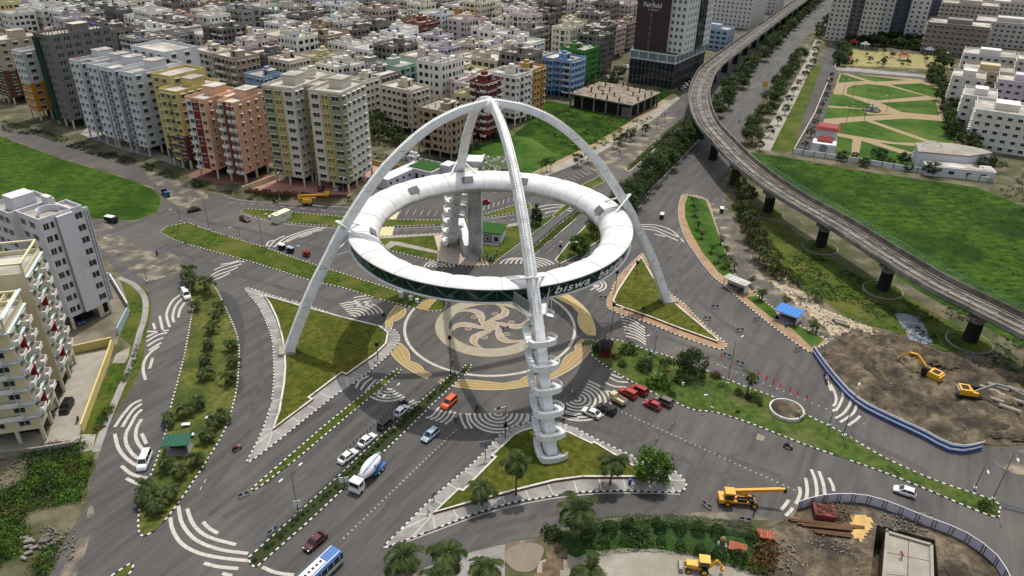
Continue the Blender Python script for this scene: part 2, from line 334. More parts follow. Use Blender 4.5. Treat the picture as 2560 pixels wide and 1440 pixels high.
# ------------------------------------------------------------------ carriageways
JUNCTION = [(-80, 280), (0, 305), (120, 345), (250, 385), (360, 420), (450, 455), (520, 480), (610, 500), (740, 508), (880, 516), (912, 470), (960, 440), (1010, 428), (1100, 440), (1240, 455), (1345, 455),
    (1440, 412), (1500, 383), (1560, 348), (1640, 296), (1700, 246), (1740, 200), (1790, 135), (1900, 40), (1960, -15), (2130, -15), (2113, 0), (2036, 67), (1975, 142), (1915, 235), (1870, 300), (1858, 372), (1818, 424), (1808, 457), (1812, 497), (1836, 558), (1866, 613),
    (1907, 692), (1955, 735), (2002, 769), (2036, 802), (2086, 856), (2030, 884), (2075, 945), (2140, 1012), (2235, 1062), (2300, 1092), (2385, 1132), (2470, 1122), (2700, 1108), (2760, 1440), (2760, 1640), (2560, 1640), (2505, 1440), (2470, 1394), (2400, 1345), (2300, 1305), (2200, 1266), (2130, 1253),
    (2050, 1255), (1992, 1272), (1960, 1300), (1800, 1298), (1620, 1305), (1500, 1315), (1400, 1330), (1300, 1350), (1180, 1378), (1060, 1420), (1000, 1440), (900, 1640), (60, 1640), (127, 1440), (170, 1340), (215, 1262), (235, 1178), (269, 1071), (302, 1010), (342, 960), (356, 917), (363, 850), (380, 772), (369, 722), (322, 698), (295, 681),
    (235, 614), (215, 547), (270, 552), (340, 554), (397, 531), (407, 495), (382, 468), (300, 438), (150, 393), (0, 337), (-80, 308)]
road = sheet('road', P(*JUNCTION), M_ASPH, 0.03)
sheet('road', P((1985, 378), (2035, 378), (2060, 300), (2082, 220), (2103, 150), (2112, 108), (2070, 108), (2052, 165), (2028, 235), (2003, 310)), M_ASPH_D, 0.02)
sheet('road', P((2060, 172), (2085, 178), (2350, 208), (2356, 200), (2090, 163), (2058, 160)), M_ASPH, 0.024)
sheet('service_road', P((1345, 1405), (1420, 1378), (1520, 1368), (1640, 1372), (1760, 1395), (1900, 1440), (2050, 1500), (2050, 1640), (1320, 1640)), M_CONC, 0.024)
sheet('dusty_lane', P((1767, 500), (1784, 547), (1807, 614), (1834, 681), (1858, 708), (1888, 735), (1935, 772), (2002, 816), (2076, 853), (2086, 848), (2036, 798), (2002, 766), (1955, 732), (1905, 690), (1865, 612), (1834, 557), (1810, 497)), M_DUST, 0.036)
# dust blown over the asphalt along its edges
for q in ([(232, 606), (300, 655), (360, 700), (420, 690), (470, 668), (440, 640), (380, 620), (320, 600), (270, 560), (225, 560)], [(150, 1440), (205, 1330), (222, 1270), (236, 1275), (225, 1340), (190, 1440)],
          [(1960, 1300), (1992, 1275), (2010, 1265), (1975, 1255), (1930, 1290), (1800, 1280), (1620, 1290), (1480, 1300), (1380, 1322), (1400, 1330), (1500, 1315), (1620, 1305), (1800, 1300)], [(2480, 1140), (2620, 1125), (2640, 1180), (2540, 1185)],
          [(1640, 300), (1560, 352), (1440, 415), (1500, 440), (1560, 425), (1610, 385), (1660, 325), (1690, 290)], [(1000, 1440), (1060, 1422), (1180, 1380), (1300, 1352), (1350, 1350), (1250, 1385), (1120, 1425), (1090, 1440)], [(345, 415), (420, 440), (500, 470), (520, 500), (470, 520), (420, 500), (400, 470)]):
    sheet('road_dust', P(*q), M_DUST, 0.042 + 0.0005 * len(q), True, parent=road)
# ------------------------------------------------------------------ green areas beyond the kerbs
sheet('meadow', P((-80, 312), (0, 341), (150, 397), (300, 442), (379, 472), (403, 497), (393, 528), (340, 550), (270, 548), (190, 543), (60, 620), (-120, 640)), mat('left meadow', srgb(42, 68, 15), 0.95, 0.25, 0.3, col2=srgb(68, 92, 26), bump=.7, bscale=2, spec=.1, col3=srgb(36, 60, 12), scale3=.07, stretch=(1, 2, 1)), .036)
sheet('meadow', P((1850, 378), (1960, 392), (2100, 420), (2440, 468), (2570, 520), (2760, 570), (2760, 930), (2560, 870), (2300, 730), (2100, 590), (1960, 480), (1880, 410)), M_FIELD, 0.012)
sheet('lawn', P((1190, 366), (1283, 338), (1330, 345), (1372, 375), (1440, 405), (1340, 446), (1240, 448), (1140, 436), (1130, 400)), M_PARK, 0.012)
sheet('meadow', P((1283, 337), (1440, 404), (1560, 345), (1660, 275), (1700, 235), (1650, 225), (1600, 300), (1570, 300), (1424, 262), (1350, 250), (1300, 262), (1330, 300)), M_FIELD, 0.008)
# ------------------------------------------------------------------ kerbed islands
def kerb(pts, parent, step=0.62, w=0.28, z=0.17, closed=True, plain=False):
    pts = [Vector(p[:2]) for p in pts]; q = resample(pts, step, closed); m = MB(); n = len(q)
    for i in range(n if closed else n - 1):
        a, b = q[i], q[(i + 1) % n]
        if (b - a).length < 0.05 or noise.noise((a.x * .35, a.y * .35, 2)) > .52 or (b - a).length > step * 2.2: continue
        m.bar((a.x, a.y, z / 2), (b.x, b.y, z / 2), w, z, 0 if plain else i % 2)
    return m.build('kerb', [M_KW, M_KB], parent, kind='stuff')
def island(outer, fill, inner=None, infill=None, sm=True, wall=False, joints=0, plain=False, zt=0.14, step=0.62):
    o = smooth_line(P(*outer), True, 4) if sm else [p.to_2d() for p in P(*outer)]
    o = ccw(o)
    root = MB().prism(o, 0.0, zt).build('traffic_island', fill, kind='structure')
    kerb(o, root, plain=plain, step=step)
    if inner:
        q = ccw([p.to_2d() for p in P(*inner)])
        if wall:
            m = MB(); l, r = offset(q, 0.0), offset(q, 0.38); n = len(q); zt2 = 0.62
            for i in range(n):
                j = (i + 1) % n
                A, B, C, D = q[i], q[j], r[j], r[i]
                m.face([(A.x, A.y, 0.1), (B.x, B.y, 0.1), (B.x, B.y, zt2 - .12), (A.x, A.y, zt2 - .12)], 1)
                m.face([(C.x, C.y, 0.1), (D.x, D.y, 0.1), (D.x, D.y, zt2), (C.x, C.y, zt2)], 0)
                m.face([(A.x, A.y, zt2 - .12), (B.x, B.y, zt2 - .12), (B.x, B.y, zt2), (A.x, A.y, zt2)], 0)
                m.face([(A.x, A.y, zt2), (B.x, B.y, zt2), (C.x, C.y, zt2), (D.x, D.y, zt2)], 0)
            m.build('low_wall', [M_KW, M_BRICKW], root)
            MB().prism(offset(q, 0.3), zt, 0.45).build('lawn', infill, root)
        else: MB().prism(q, zt, zt + 0.06).build('lawn', infill, root)
        if joints:      # pale bands that divide the paving into bays
            m = MB(); ro = resample(o, joints, True); qq = resample(q, 0.4, True)
            for p in ro:
                c = min(qq, key=lambda t: (t - p).length)
                if 1.0 < (c - p).length < 7: m.bar((p.x, p.y, zt + .004), (p.x + (c.x - p.x) * .97, p.y + (c.y - p.y) * .97, zt + .004), 0.22, 0.012)
            m.build('paving_band', M_WHITE, root, kind='stuff')
    return root
I_LEFT = island([(613, 720), (690, 742), (773, 765), (850, 792), (941, 816), (984, 824), (999, 843), (995, 860), (973, 886), (910, 941), (843, 986), (770, 1043), (707, 1094), (640, 1145), (617, 1157), (630, 1130), (658, 1071), (678, 1010), (684, 960), (685, 933), (682, 860), (668, 812), (645, 765)], M_PAVE,
    [(660, 742), (760, 770), (860, 797), (951, 819), (972, 836), (967, 863), (940, 890), (866, 942), (855, 937), (775, 998), (785, 1002), (682, 1079), (697, 1033), (709, 962), (712, 921), (710, 882), (705, 849), (692, 802), (675, 765)], M_GRASS_O, wall=True, joints=4.6)
I_FRONT = island([(961, 1367), (1020, 1307), (1085, 1242), (1186, 1155), (1263, 1077), (1300, 1064), (1327, 1057), (1404, 1062), (1431, 1067), (1482, 1094), (1580, 1140), (1683, 1178), (1710, 1200), (1716, 1215), (1705, 1228), (1667, 1232), (1579, 1228), (1502, 1229), (1426, 1234), (1350, 1247), (1287, 1256), (1186, 1286), (1045, 1340), (991, 1360)], M_PAVE,
    [(1082, 1288), (1146, 1225), (1157, 1229), (1236, 1148), (1226, 1145), (1283, 1091), (1303, 1081), (1334, 1072), (1387, 1076), (1421, 1084), (1478, 1111), (1485, 1108), (1579, 1165), (1676, 1200), (1676, 1207), (1589, 1198), (1455, 1198), (1387, 1207), (1287, 1232), (1186, 1259)], M_GRASS_O, wall=True, joints=4.4)
I_RIGHT = island([(1600, 638), (1610, 641), (1640, 690), (1670, 729), (1710, 760), (1760, 812), (1814, 858), (1811, 869), (1794, 873), (1700, 841), (1622, 809), (1530, 778), (1517, 755), (1525, 735), (1545, 695)], M_PAVE_T,
    [(1602, 646), (1634, 698), (1668, 742), (1700, 773), (1796, 853), (1793, 859), (1700, 826), (1620, 795), (1537, 766), (1531, 755), (1543, 729), (1582, 670)], M_GRASS_O, wall=True)
island([(400, 582), (416, 567), (470, 557), (524, 577), (658, 618), (773, 658), (850, 682), (984, 725), (1065, 745), (1040, 772), (951, 749), (860, 721), (773, 701), (638, 658), (504, 621), (440, 602)], M_GRASS, sm=False)
_yc = MB().prism(P((1065, 745), (1093, 747), (1068, 777), (1041, 772)), 0, .1).build('island_crossing', M_YELLOW, road)
island([(1094, 748), (1112, 752), (1116, 764), (1106, 776), (1070, 777)], M_GRASS, step=.5)
I_UP = island([(601, 529), (612, 523), (680, 526), (732, 531), (852, 542), (960, 549), (1110, 551), (1200, 540), (1290, 512), (1322, 508), (1330, 520), (1296, 532), (1200, 545), (1113, 562), (950, 568), (852, 567), (732, 559), (680, 550), (629, 540)], M_GRASS, sm=False)
I_PLAZA = island([(944, 591), (1030, 588), (1113, 583), (1190, 575), (1255, 565), (1302, 559), (1324, 554), (1377, 540), (1386, 540), (1380, 548), (1327, 589), (1245, 650), (1229, 664), (1184, 667), (1134, 662), (1050, 645), (975, 627), (958, 614)], M_GRASS, sm=False)
MED_THIN = island([(995, 922), (1004, 926), (958, 968), (900, 1015), (820, 1082), (735, 1154), (637, 1227), (627, 1225), (713, 1150), (810, 1066), (886, 1004), (945, 958)], M_GRASS, sm=False, plain=False)
MED_MAIN = island([(1136, 930), (1067, 990), (980, 1066), (896, 1142), (853, 1185), (740, 1288), (622, 1395), (626, 1412), (640, 1420), (760, 1315), (860, 1222), (932, 1156), (1010, 1082), (1080, 1012), (1150, 948)], mat('planted strip', srgb(58, 62, 30), 0.95, 0.3, 0.8, col2=srgb(36, 52, 20), bump=0.6, bscale=3), sm=False)
island([(1146, 932), (1168, 910), (1177, 912), (1178, 918), (1160, 940)], M_GRASS, sm=False, step=.5)
I_PALM = island([(497, 694), (517, 702), (540, 722), (568, 779), (590, 830), (598, 866), (597, 920), (591, 977), (571, 1054), (537, 1121), (453, 1249), (396, 1319), (363, 1340), (349, 1333), (347, 1290), (360, 1230), (385, 1170), (403, 1118), (417, 1071), (430, 1007), (443, 960), (464, 876), (477, 802), (483, 765), (473, 730), (480, 705)], mat('palm lawn', srgb(66, 76, 24), 0.95, 0.25, 0.7, col2=srgb(96, 96, 40), bump=0.5, bscale=4, col3=srgb(48, 64, 18), scale3=0.12))
I_GARDEN = island([(1481, 889), (1531, 927), (1623, 978), (1684, 1004), (1732, 1025), (1785, 1031), (1867, 1056), (1960, 1092), (2036, 1121), (2237, 1192), (2469, 1288), (2496, 1282), (2483, 1252), (2338, 1202), (2204, 1141), (2103, 1081), (2022, 1041), (1935, 994), (1870, 970), (1826, 952), (1740, 917), (1663, 889), (1613, 874), (1550, 852), (1501, 850), (1487, 864)], mat('garden lawn', srgb(44, 66, 16), 0.95, 0.25, 0.6, col2=srgb(72, 88, 26), bump=0.5, bscale=4, col3=srgb(92, 88, 50), scale3=0.09, lo3=.52, hi3=.7))
I_STRIP = island([(1706, 488), (1722, 487), (1767, 499), (1784, 547), (1807, 614), (1834, 681), (1858, 708), (1888, 735), (1935, 772), (2002, 816), (2070, 852), (2036, 873), (2022, 880), (1935, 819), (1861, 759), (1807, 712), (1775, 684), (1734, 629), (1710, 589), (1697, 546), (1697, 514)], M_PAVE_T,
    [(1720, 490), (1764, 501), (1782, 549), (1805, 615), (1829, 678), (1848, 706), (1832, 710), (1795, 680), (1755, 630), (1729, 585), (1713, 545), (1712, 512)], M_PARK)
for q in ([(1866, 745), (1890, 740), (1934, 774), (1950, 800), (1930, 796)], [(1968, 812), (2000, 818), (2060, 850), (2040, 868), (2028, 868)]):
    MB().prism(P(*q), .14, .2).build('lawn', M_PARK, I_STRIP)
# round median strips of the avenue
MED_HEDGE = island([(1563, 425), (1600, 388), (1650, 345), (1720, 290), (1724, 296), (1660, 352), (1606, 402), (1572, 430)], M_GRASS, sm=False, plain=True)
MED_INNER = island([(1313, 640), (1350, 605), (1400, 560), (1440, 530), (1452, 524), (1456, 532), (1420, 565), (1360, 615), (1325, 648)], M_GRASS, sm=False, plain=True)
MED_TREE = island([(1388, 652), (1420, 610), (1470, 560), (1520, 505), (1548, 478), (1620, 425), (1700, 372), (1740, 330), (1752, 345), (1700, 400), (1660, 442), (1600, 500), (1540, 560), (1500, 600), (1440, 640), (1400, 660)], M_GRASS, sm=False, plain=True)
island([(1440, 470), (1500, 440), (1512, 455), (1460, 480), (1440, 490), (1380, 540), (1392, 545), (1448, 500)], M_GRASS, sm=False)
island([(280, 1440), (310, 1420), (325, 1410), (334, 1412), (330, 1428), (300, 1460), (230, 1500), (200, 1520), (240, 1470)], M_GRASS, sm=False)
island([(1486, 862), (1452, 866), (1458, 854), (1476, 850), (1486, 854)], M_GRASS, step=.4)
# ------------------------------------------------------------------ painted mural under the gate
ZM = 0.062
def ringm(m, r0, r1, z, a0=0, a1=2 * PI, n=96, c=(0, 0), k=0):
    for i in range(n):
        a, b = a0 + (a1 - a0) * i / n, a0 + (a1 - a0) * (i + 1) / n
        m.face([(c[0] + r0 * cos(a), c[1] + r0 * sin(a), z), (c[0] + r1 * cos(a), c[1] + r1 * sin(a), z), (c[0] + r1 * cos(b), c[1] + r1 * sin(b), z), (c[0] + r0 * cos(b), c[1] + r0 * sin(b), z)], k)
    return m
def disc(m, c, r, z, k=0, n=24): m.face([(c[0] + r * cos(2 * PI * i / n), c[1] + r * sin(2 * PI * i / n), z) for i in range(n)], k); return m
ringm(MB(), 20.4, 21.1, ZM).build('mural_circle', M_WHITE, road)
m = MB(); ringm(m, 10.2, 13.2, ZM); m.build('mural_band', M_CREAM, road)
m = MB(); ringm(m, 13.2, 13.45, ZM); ringm(m, 10.05, 10.25, ZM + .002); m.build('mural_band_edge', M_OCHRE, road)
m = MB()                                             # scalloped flowers on the pale band
for i in range(16):
    a = 2 * PI * i / 16 + .1; c = (11.9 * cos(a), 11.9 * sin(a))
    pts = [(c[0] + (1.15 * cos(t) * -sin(a) + (0.75 * sin(t) + .25 * cos(3 * t)) * cos(a)), c[1] + (1.15 * cos(t) * cos(a) + (0.75 * sin(t) + .25 * cos(3 * t)) * sin(a))) for t in [2 * PI * k / 18 for k in range(18)]]
    m.flat(pts, ZM + .004)
m.build('mural_flower', mat('worn mural ochre', srgb(146, 136, 112), 0.8, 0.1, 1), road, kind='stuff')
arm, core = MB(), MB()
ARMP = [(0, 96), (.14, 81), (.28, 62), (.5, 57), (.69, 63), (.83, 75), (.92, 85), (1, 89)]
def ARM(t): return next(rad(a[1] + (b[1] - a[1]) * (t - a[0]) / (b[0] - a[0])) for a, b in zip(ARMP, ARMP[1:]) if t <= b[0] + 1e-6)
for i in range(6):                                   # six curling arms of the star
    a0 = 2 * PI * i / 6; c1 = []; n = 22
    for k in range(n + 1):
        t = k / n; r = 1.3 + 9.9 * t; a = a0 + ARM(t)
        c1.append(Vector((r * cos(a), r * sin(a))))
    wd = [(0.62 + 0.42 * math.sin(PI * k / n) ** 2) * min(1, (n - k) / n * 3.2) + .03 for k in range(n + 1)]
    for M_, f, z in ((arm, 1.0, ZM + .006), (core, 0.42, ZM + .010)):
        L, R = [], []
        for k in range(n + 1):
            d = (c1[min(n, k + 1)] - c1[max(0, k - 1)]).normalized(); nn = Vector((-d.y, d.x)); w = wd[k] * f * (0.15 if f < 1 and (0.28 < k / n < 0.45) else 1)
            if f < 1 and k / n > 0.9: w *= 0.2
            L.append(c1[k] + nn * w); R.append(c1[k] - nn * w)
        for k in range(n): M_.face([(*R[k], z), (*R[k + 1], z), (*L[k + 1], z), (*L[k], z)])
arm.build('mural_arm', M_PINKP, road, kind='stuff'); core.build('mural_arm_core', M_OCHRE, road, kind='stuff')
m = MB(); disc(m, (0, 0), 2.3, ZM + .012, 1, 40); disc(m, (0, 0), 1.75, ZM + .016, 2, 40); disc(m, (0, 0), 1.1, ZM + .020, 0, 40); disc(m, (0, 0), .15, ZM + .024, 3)
for i in range(6):
    a = rad(18) + 2 * PI * i / 6; c = (5.5 * cos(a), 5.5 * sin(a))
    ringm(m, .62, .88, ZM + .002, c=c, n=24); ringm(m, .28, .44, ZM + .002, c=c, n=20, k=2); disc(m, c, .1, ZM + .002, 0, 10)
m.build('mural_disc', [M_CREAM, M_PINKP, M_OCHRE, M_KB], road, kind='stuff')
# yellow wave borders between the circle and the outer line
def wave(a0, a1, prof, mtl, rin=21.9, rout=25.7):
    n = 40; m = MB(); root = None; pts = []
    for k in range(n + 1): a = a0 + (a1 - a0) * k / n; pts.append((rout * cos(a), rout * sin(a)))
    q = []
    for k in range(n + 1):
        t = 1 - k / n; a = a0 + (a1 - a0) * t; r = rout - (rout - rin) * prof(t); q.append((r * cos(a), r * sin(a)))
    m.flat(pts + q, ZM); o = m.build('mural_wave', mtl, road)
    e = MB(); e.ribbon(pts, .35, ZM + .006); e.ribbon(q, .22, ZM + .006)
    for s in (.33, .62):
        e.ribbon([(p[0] * (1 - s) + w[0] * s, p[1] * (1 - s) + w[1] * s) for p, w in zip(pts, q[::-1])][3:-3], .14, ZM + .007)
    e.build('mural_wave_line', mat('pale mural line', srgb(166, 156, 126), .75, .05), road, kind='stuff')
bumps = lambda *b: (lambda t: max([0.06] + [h * math.sqrt(max(0, 1 - ((t - c) / w) ** 2)) for c, w, h in b]))
wave(rad(197), rad(240), bumps((.3, .32, 1), (.72, .2, .72), (.93, .16, .5)), M_YELLOW)
wave(rad(246), rad(300), bumps((.33, .36, .8), (.72, .2, .62), (.95, .22, .95)), M_YELLOW)
wave(rad(300), rad(347), bumps((.2, .35, .8), (.55, .25, 1), (.85, .22, 1)), M_ORANGE)
wave(rad(352), rad(425), bumps((.18, .2, 1), (.42, .16, .7), (.68, .28, .95)), mat('faded yellow paint', srgb(176, 152, 92), .78, .12, .6))
wave(rad(160), rad(186), bumps((.35, .4, 1), (.85, .25, .5)), M_YELLOW)
# ------------------------------------------------------------------ crossings: fans of curved stripes
def stripes(c, dirpx, radii, a0, a1, w=0.5, name='crossing_stripe', n=14):
    C = at(*c); m = MB()
    for r in radii:
        pts = [(C.x + r * cos(a0 + (a1 - a0) * k / n), C.y + r * sin(a0 + (a1 - a0) * k / n)) for k in range(n + 1)]
        m.ribbon(pts, w, 0.058)
    m.build('zebra_crossing', M_WHITE, road, kind='stuff')
def pxline(lines, w=0.45, name='zebra_crossing'):
    m = MB()
    for L in lines: m.ribbon(smooth_line(P(*L), False, 5) if len(L) > 2 else P(*L), w, 0.058)
    return m.build(name, M_WHITE, road, kind='stuff')
def fan(cpx, rs, edge_a, edge_b, w=.52):          # concentric arcs about cpx, from the bearing of edge_a to that of edge_b
    C = at(*cpx); a = math.atan2(at(*edge_a).y - C.y, at(*edge_a).x - C.x); b = math.atan2(at(*edge_b).y - C.y, at(*edge_b).x - C.x)
    if b < a: b += 2 * PI
    m = MB()
    for r in rs: m.ribbon([(C.x + r * cos(a + (b - a) * k / 18), C.y + r * sin(a + (b - a) * k / 18)) for k in range(19)], w, .058)
    m.build('zebra_crossing', M_WHITE, road, kind='stuff')
# under the front leg: fans of concentric arcs
fan((1246, 1034), [.7, 1.75, 2.8, 3.85, 4.9, 5.9], (1180, 1034), (1330, 1034))
pxline([[(1064 + i * 12, 1045 + i * 4), (1080 + i * 12, 1040 + i * 2), (1098 + i * 10, 1018 + i * 3)] for i in range(5)])
pxline([[(1150 + i * 16, 1034), (1156 + i * 14, 1055), (1166 + i * 14, 1072)] for i in range(2)] + [[(1322, 1036), (1320, 1050), (1312, 1064)], [(1336, 1034), (1336, 1048), (1330, 1062)]])
fan((1443, 998), [.7, 1.75, 2.8, 3.85, 4.9, 5.95, 7.0], (1360, 1028), (1470, 955))
pxline([[(1500, 968), (1520, 978), (1560, 986)], [(1512, 956), (1535, 966), (1566, 968)], [(1524, 944), (1545, 954), (1570, 956)], [(1528, 936), (1548, 944), (1556, 944)]])
pxline([[(1388 + i * 4, 1020 + i * 6), (1412 + i * 5, 1030 + i * 5), (1440 + i * 3, 1040 + i * 4)] for i in range(3)])
# left carriageway crossing
fan((975, 968), [.8, 1.8, 2.8, 3.8, 4.8], (935, 990), (1012, 992))
pxline([[(890 + i * 12, 970 + i * 5), (900 + i * 13, 952 + i * 6), (922 + i * 9, 940 + i * 5)] for i in range(5)])
pxline([[(1000 + i * 9, 1016 + i * 5), (1020 + i * 8, 1008 + i * 4), (1036 + i * 8, 1000 + i * 5)] for i in range(4)])
# between island and long median
fan((880, 793), [.9, 2.0, 3.1, 4.2, 5.3, 6.4, 7.5], (905, 790), (858, 770))
pxline([[(884 + i * 0, 745 + i * 7), (905, 741 + i * 7), (930, 738 + i * 7)] for i in range(4)])
# right island crossing
pxline([[(1552 + i * 2, 792 + i * 8), (1580 + i * 2, 800 + i * 8), (1612 + i * 0.5, 820 + i * 7)] for i in range(7)])
pxline([[(1560, 795), (1574, 793)], [(1566, 786), (1578, 786)]])
fan((1478, 712), [1, 2.0, 3.0, 4.0], (1500, 735), (1500, 700))
pxline([[(1450 + i * 13, 712 + i * 7), (1470 + i * 9, 706 + i * 6), (1482 + i * 7, 700 + i * 5)] for i in range(3)])
# in front of the plaza
fan((1098, 668), [.9, 2.0, 3.1, 4.2], (1130, 668), (1070, 668))
fan((1330, 672), [1, 2.2, 3.4, 4.6, 5.8, 7], (1390, 660), (1325, 640))
pxline([[(1250 + i * 13, 660), (1262 + i * 11, 650), (1284 + i * 10, 645)] for i in range(5)])
# far left swooshes
pxline([[(666, 616), (672, 605), (690, 600)], [(672, 618), (690, 600), (712, 590)], [(685, 618), (712, 596), (760, 578), (800, 569)], [(698, 614), (730, 594), (770, 580), (816, 569)], [(716, 606), (745, 592), (775, 582), (806, 575)], [(750, 594), (780, 584)]], .55)
pxline([[(552, 661), (575, 658), (598, 651)], [(536, 675), (560, 665), (596, 655), (612, 655)], [(528, 689), (548, 678), (582, 667), (604, 660)], [(526, 697), (548, 686), (578, 676), (594, 668)], [(530, 702), (556, 692), (575, 682)]], .5)
pxline([[(1598, 567), (1630, 568), (1665, 580), (1705, 597)], [(1600, 562), (1640, 563), (1680, 577), (1710, 606)], [(1604, 572), (1640, 577), (1668, 590), (1694, 602)], [(1636, 585), (1664, 592)]], .5)
pxline([[(1350, 525), (1395, 518), (1428, 522)], [(1362, 533), (1400, 526), (1430, 528)], [(1340, 519), (1380, 512), (1420, 515)]], .5)
# left lane swooshes
pxline([[(456, 735), (432, 752), (417, 782), (420, 806), (425, 818)], [(458, 745), (440, 764), (432, 790), (435, 806)], [(462, 757), (450, 775), (446, 794)], [(399, 790), (403, 808), (407, 826)], [(383, 808), (388, 824)], [(368, 829), (395, 829), (422, 826)]], .62)
pxline([[(366, 843), (390, 832), (408, 826)], [(366, 854), (394, 838), (418, 832)], [(368, 866), (390, 852), (408, 845)], [(372, 877), (388, 866), (404, 857)], [(398, 866), (376, 882), (362, 902), (358, 925), (364, 950)], [(382, 895), (376, 915), (374, 922)]], .62)
pxline([[(354, 1000), (330, 1012), (306, 1040), (287, 1068)], [(354, 1010), (334, 1025), (316, 1050), (306, 1068)], [(355, 1024), (340, 1038), (327, 1062), (315, 1085), (316, 1110), (332, 1136), (352, 1150)], [(354, 1048), (342, 1070), (340, 1095), (352, 1118), (366, 1132)], [(287, 1085), (297, 1122), (320, 1150), (348, 1168)], [(304, 1165), (330, 1186), (370, 1196)], [(316, 1196), (340, 1208), (366, 1212)], [(354, 1084), (360, 1096), (366, 1110)]], .66)
pxline([[(426, 1294), (432, 1325), (455, 1360), (500, 1384), (560, 1396), (622, 1402)], [(446, 1265), (456, 1310), (490, 1350), (550, 1374), (620, 1384)], [(468, 1272), (484, 1312), (520, 1342), (590, 1362)], [(508, 1305), (522, 1320), (545, 1334)], [(510, 1408), (545, 1417), (596, 1422)], [(656, 1418), (690, 1432), (735, 1438)], [(556, 1434), (580, 1440)]], .62)
# right side swooshes
pxline([[(2076, 960), (2088, 985), (2090, 1004), (2083, 1016)], [(2106, 972), (2106, 994), (2098, 1014), (2088, 1028)], [(2130, 988), (2124, 1012), (2108, 1034), (2088, 1046)], [(2142, 1012), (2132, 1034), (2100, 1056)], [(2150, 1040), (2140, 1050), (2120, 1064)], [(2068, 952), (2074, 968), (2078, 978)]], .55)
pxline([[(2028, 1174), (2038, 1200), (2042, 1230), (2040, 1252)], [(2047, 1178), (2058, 1210), (2064, 1252)], [(2014, 1195), (2018, 1225), (2014, 1256)], [(1998, 1218), (2000, 1235), (1990, 1260)], [(2072, 1195), (2082, 1215), (2084, 1228)], [(1972, 1250), (1962, 1264), (1952, 1276)], [(1982, 1270), (1974, 1280), (1964, 1290)]], .6)
# lane lines made of white studs and dashes
def dots(a, b, n, r=.17):
    A, B = at(*a), at(*b); m = MB()
    for i in range(n): p = A.lerp(B, i / (n - 1)); m.box((p.x, p.y, .05), (r * 1.7, r * 1.7, .05), taper=.6)
    m.build('road_stud', M_WHITE, road, kind='stuff')
dots((1140, 1075), (860, 1345), 34); dots((1555, 1030), (1985, 1225), 36); dots((1765, 900), (2160, 1060), 24); dots((1690, 870), (1840, 930), 14)
for a, b, n in (((574, 506), (880, 532), 12), ((985, 577), (1105, 572), 5), ((1202, 560), (1300, 547), 4), ((1560, 560), (1790, 300), 18), ((1900, 290), (2085, 10), 22), ((1366, 635), (1390, 612), 4), ((500, 1225), (520, 1190), 2), ((1960, 210), (1990, 160), 3)):
    m = MB(); A, B = at(*a), at(*b)
    for i in range(n):
        p, q = A.lerp(B, i / n), A.lerp(B, (i + .5) / n); m.ribbon([p, q], .16, .056)
    m.build('lane_dash', M_WHITE, road, kind='stuff')
# long edge lines
for L in ([(601, 533), (640, 546), (700, 558), (760, 565), (860, 572), (940, 571)], [(1000, 1361), (1100, 1324), (1200, 1288), (1300, 1262), (1400, 1244), (1500, 1234), (1600, 1233), (1700, 1236)], [(966, 573), (1113, 566)], [(1200, 549), (1300, 536)], [(560, 489), (610, 502), (740, 511), (880, 519)]):
    MB().ribbon(smooth_line(P(*L), False, 4), .18, .056).build('edge_line', M_WHITE, road)
# parking bays
def bays(a, b, n, dx, dy):
    m = MB()
    for i in range(n):
        x, y = a[0] + (b[0] - a[0]) * i / (n - 1), a[1] + (b[1] - a[1]) * i / (n - 1); m.ribbon(P((x, y), (x + dx, y + dy)), .15, .056)
    m.build('parking_line', M_WHITE, road, kind='stuff')
bays((1004, 524), (1112, 527), 7, -8, 13); bays((1211, 515), (1285, 490), 7, -3, 12); bays((1388, 455), (1475, 420), 9, 18, 10)
sheet('visitor_parking', P((1000, 524), (1120, 526), (1200, 510), (1290, 485), (1325, 478), (1340, 490), (1200, 538), (1110, 549), (990, 548)), M_ASPH_D, .036, parent=road)
sheet('roadside_parking', P((1376, 462), (1480, 415), (1512, 438), (1420, 478)), M_ASPH_D, .036, parent=road)
# ------------------------------------------------------------------ the arched gate with its raised ring
M_GATEW = mat('white painted steel', srgb(224, 224, 222), 0.5, 0.05, 0.4, spec=0.4, col3=srgb(186, 184, 177), scale3=0.5, lo3=.5, hi3=.75)
M_STEELG = mat('grey steel', srgb(122, 122, 120), 0.45, 0.08, 0.8, spec=0.4)
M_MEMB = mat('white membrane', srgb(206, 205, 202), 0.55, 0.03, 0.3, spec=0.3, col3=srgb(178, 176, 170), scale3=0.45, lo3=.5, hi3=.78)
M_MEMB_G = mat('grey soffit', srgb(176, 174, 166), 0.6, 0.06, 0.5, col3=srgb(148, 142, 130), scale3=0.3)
M_GGLASS = mat('green glass', srgb(22, 62, 52), 0.06, 0.12, 0.5, spec=0.7, alpha=0.5)
M_TRUSS = mat('green steel truss', srgb(128, 196, 172), 0.5, 0.05, 0.6)
M_DECKD = mat('dark deck', srgb(24, 40, 36), 0.6, 0.1, 0.7)
LEG = [(0, 55), (3.9, 54.2), (7.5, 53.2), (13, 50.6), (18.5, 46.5), (24.3, 40.8), (29.6, 33.9), (33.4, 28.2), (36.4, 23.0), (40.6, 15.6), (44.2, 8), (47.7, 0)]
AZ = 0.283481
gate = thing('arch_gate', 'giant white four-legged arch gate carrying a raised ring gallery over the painted circle', 'gate')
def leg_line():
    pts = [Vector((r, z)) for r, z in LEG]; return smooth_line(pts, False, 5)
LP = leg_line()
def leg_r(z):
    for a, b in zip(LP, LP[1:]):
        if b.y <= z <= a.y: return a.x + (b.x - a.x) * (a.y - z) / max(1e-6, a.y - b.y)
    return LP[-1].x
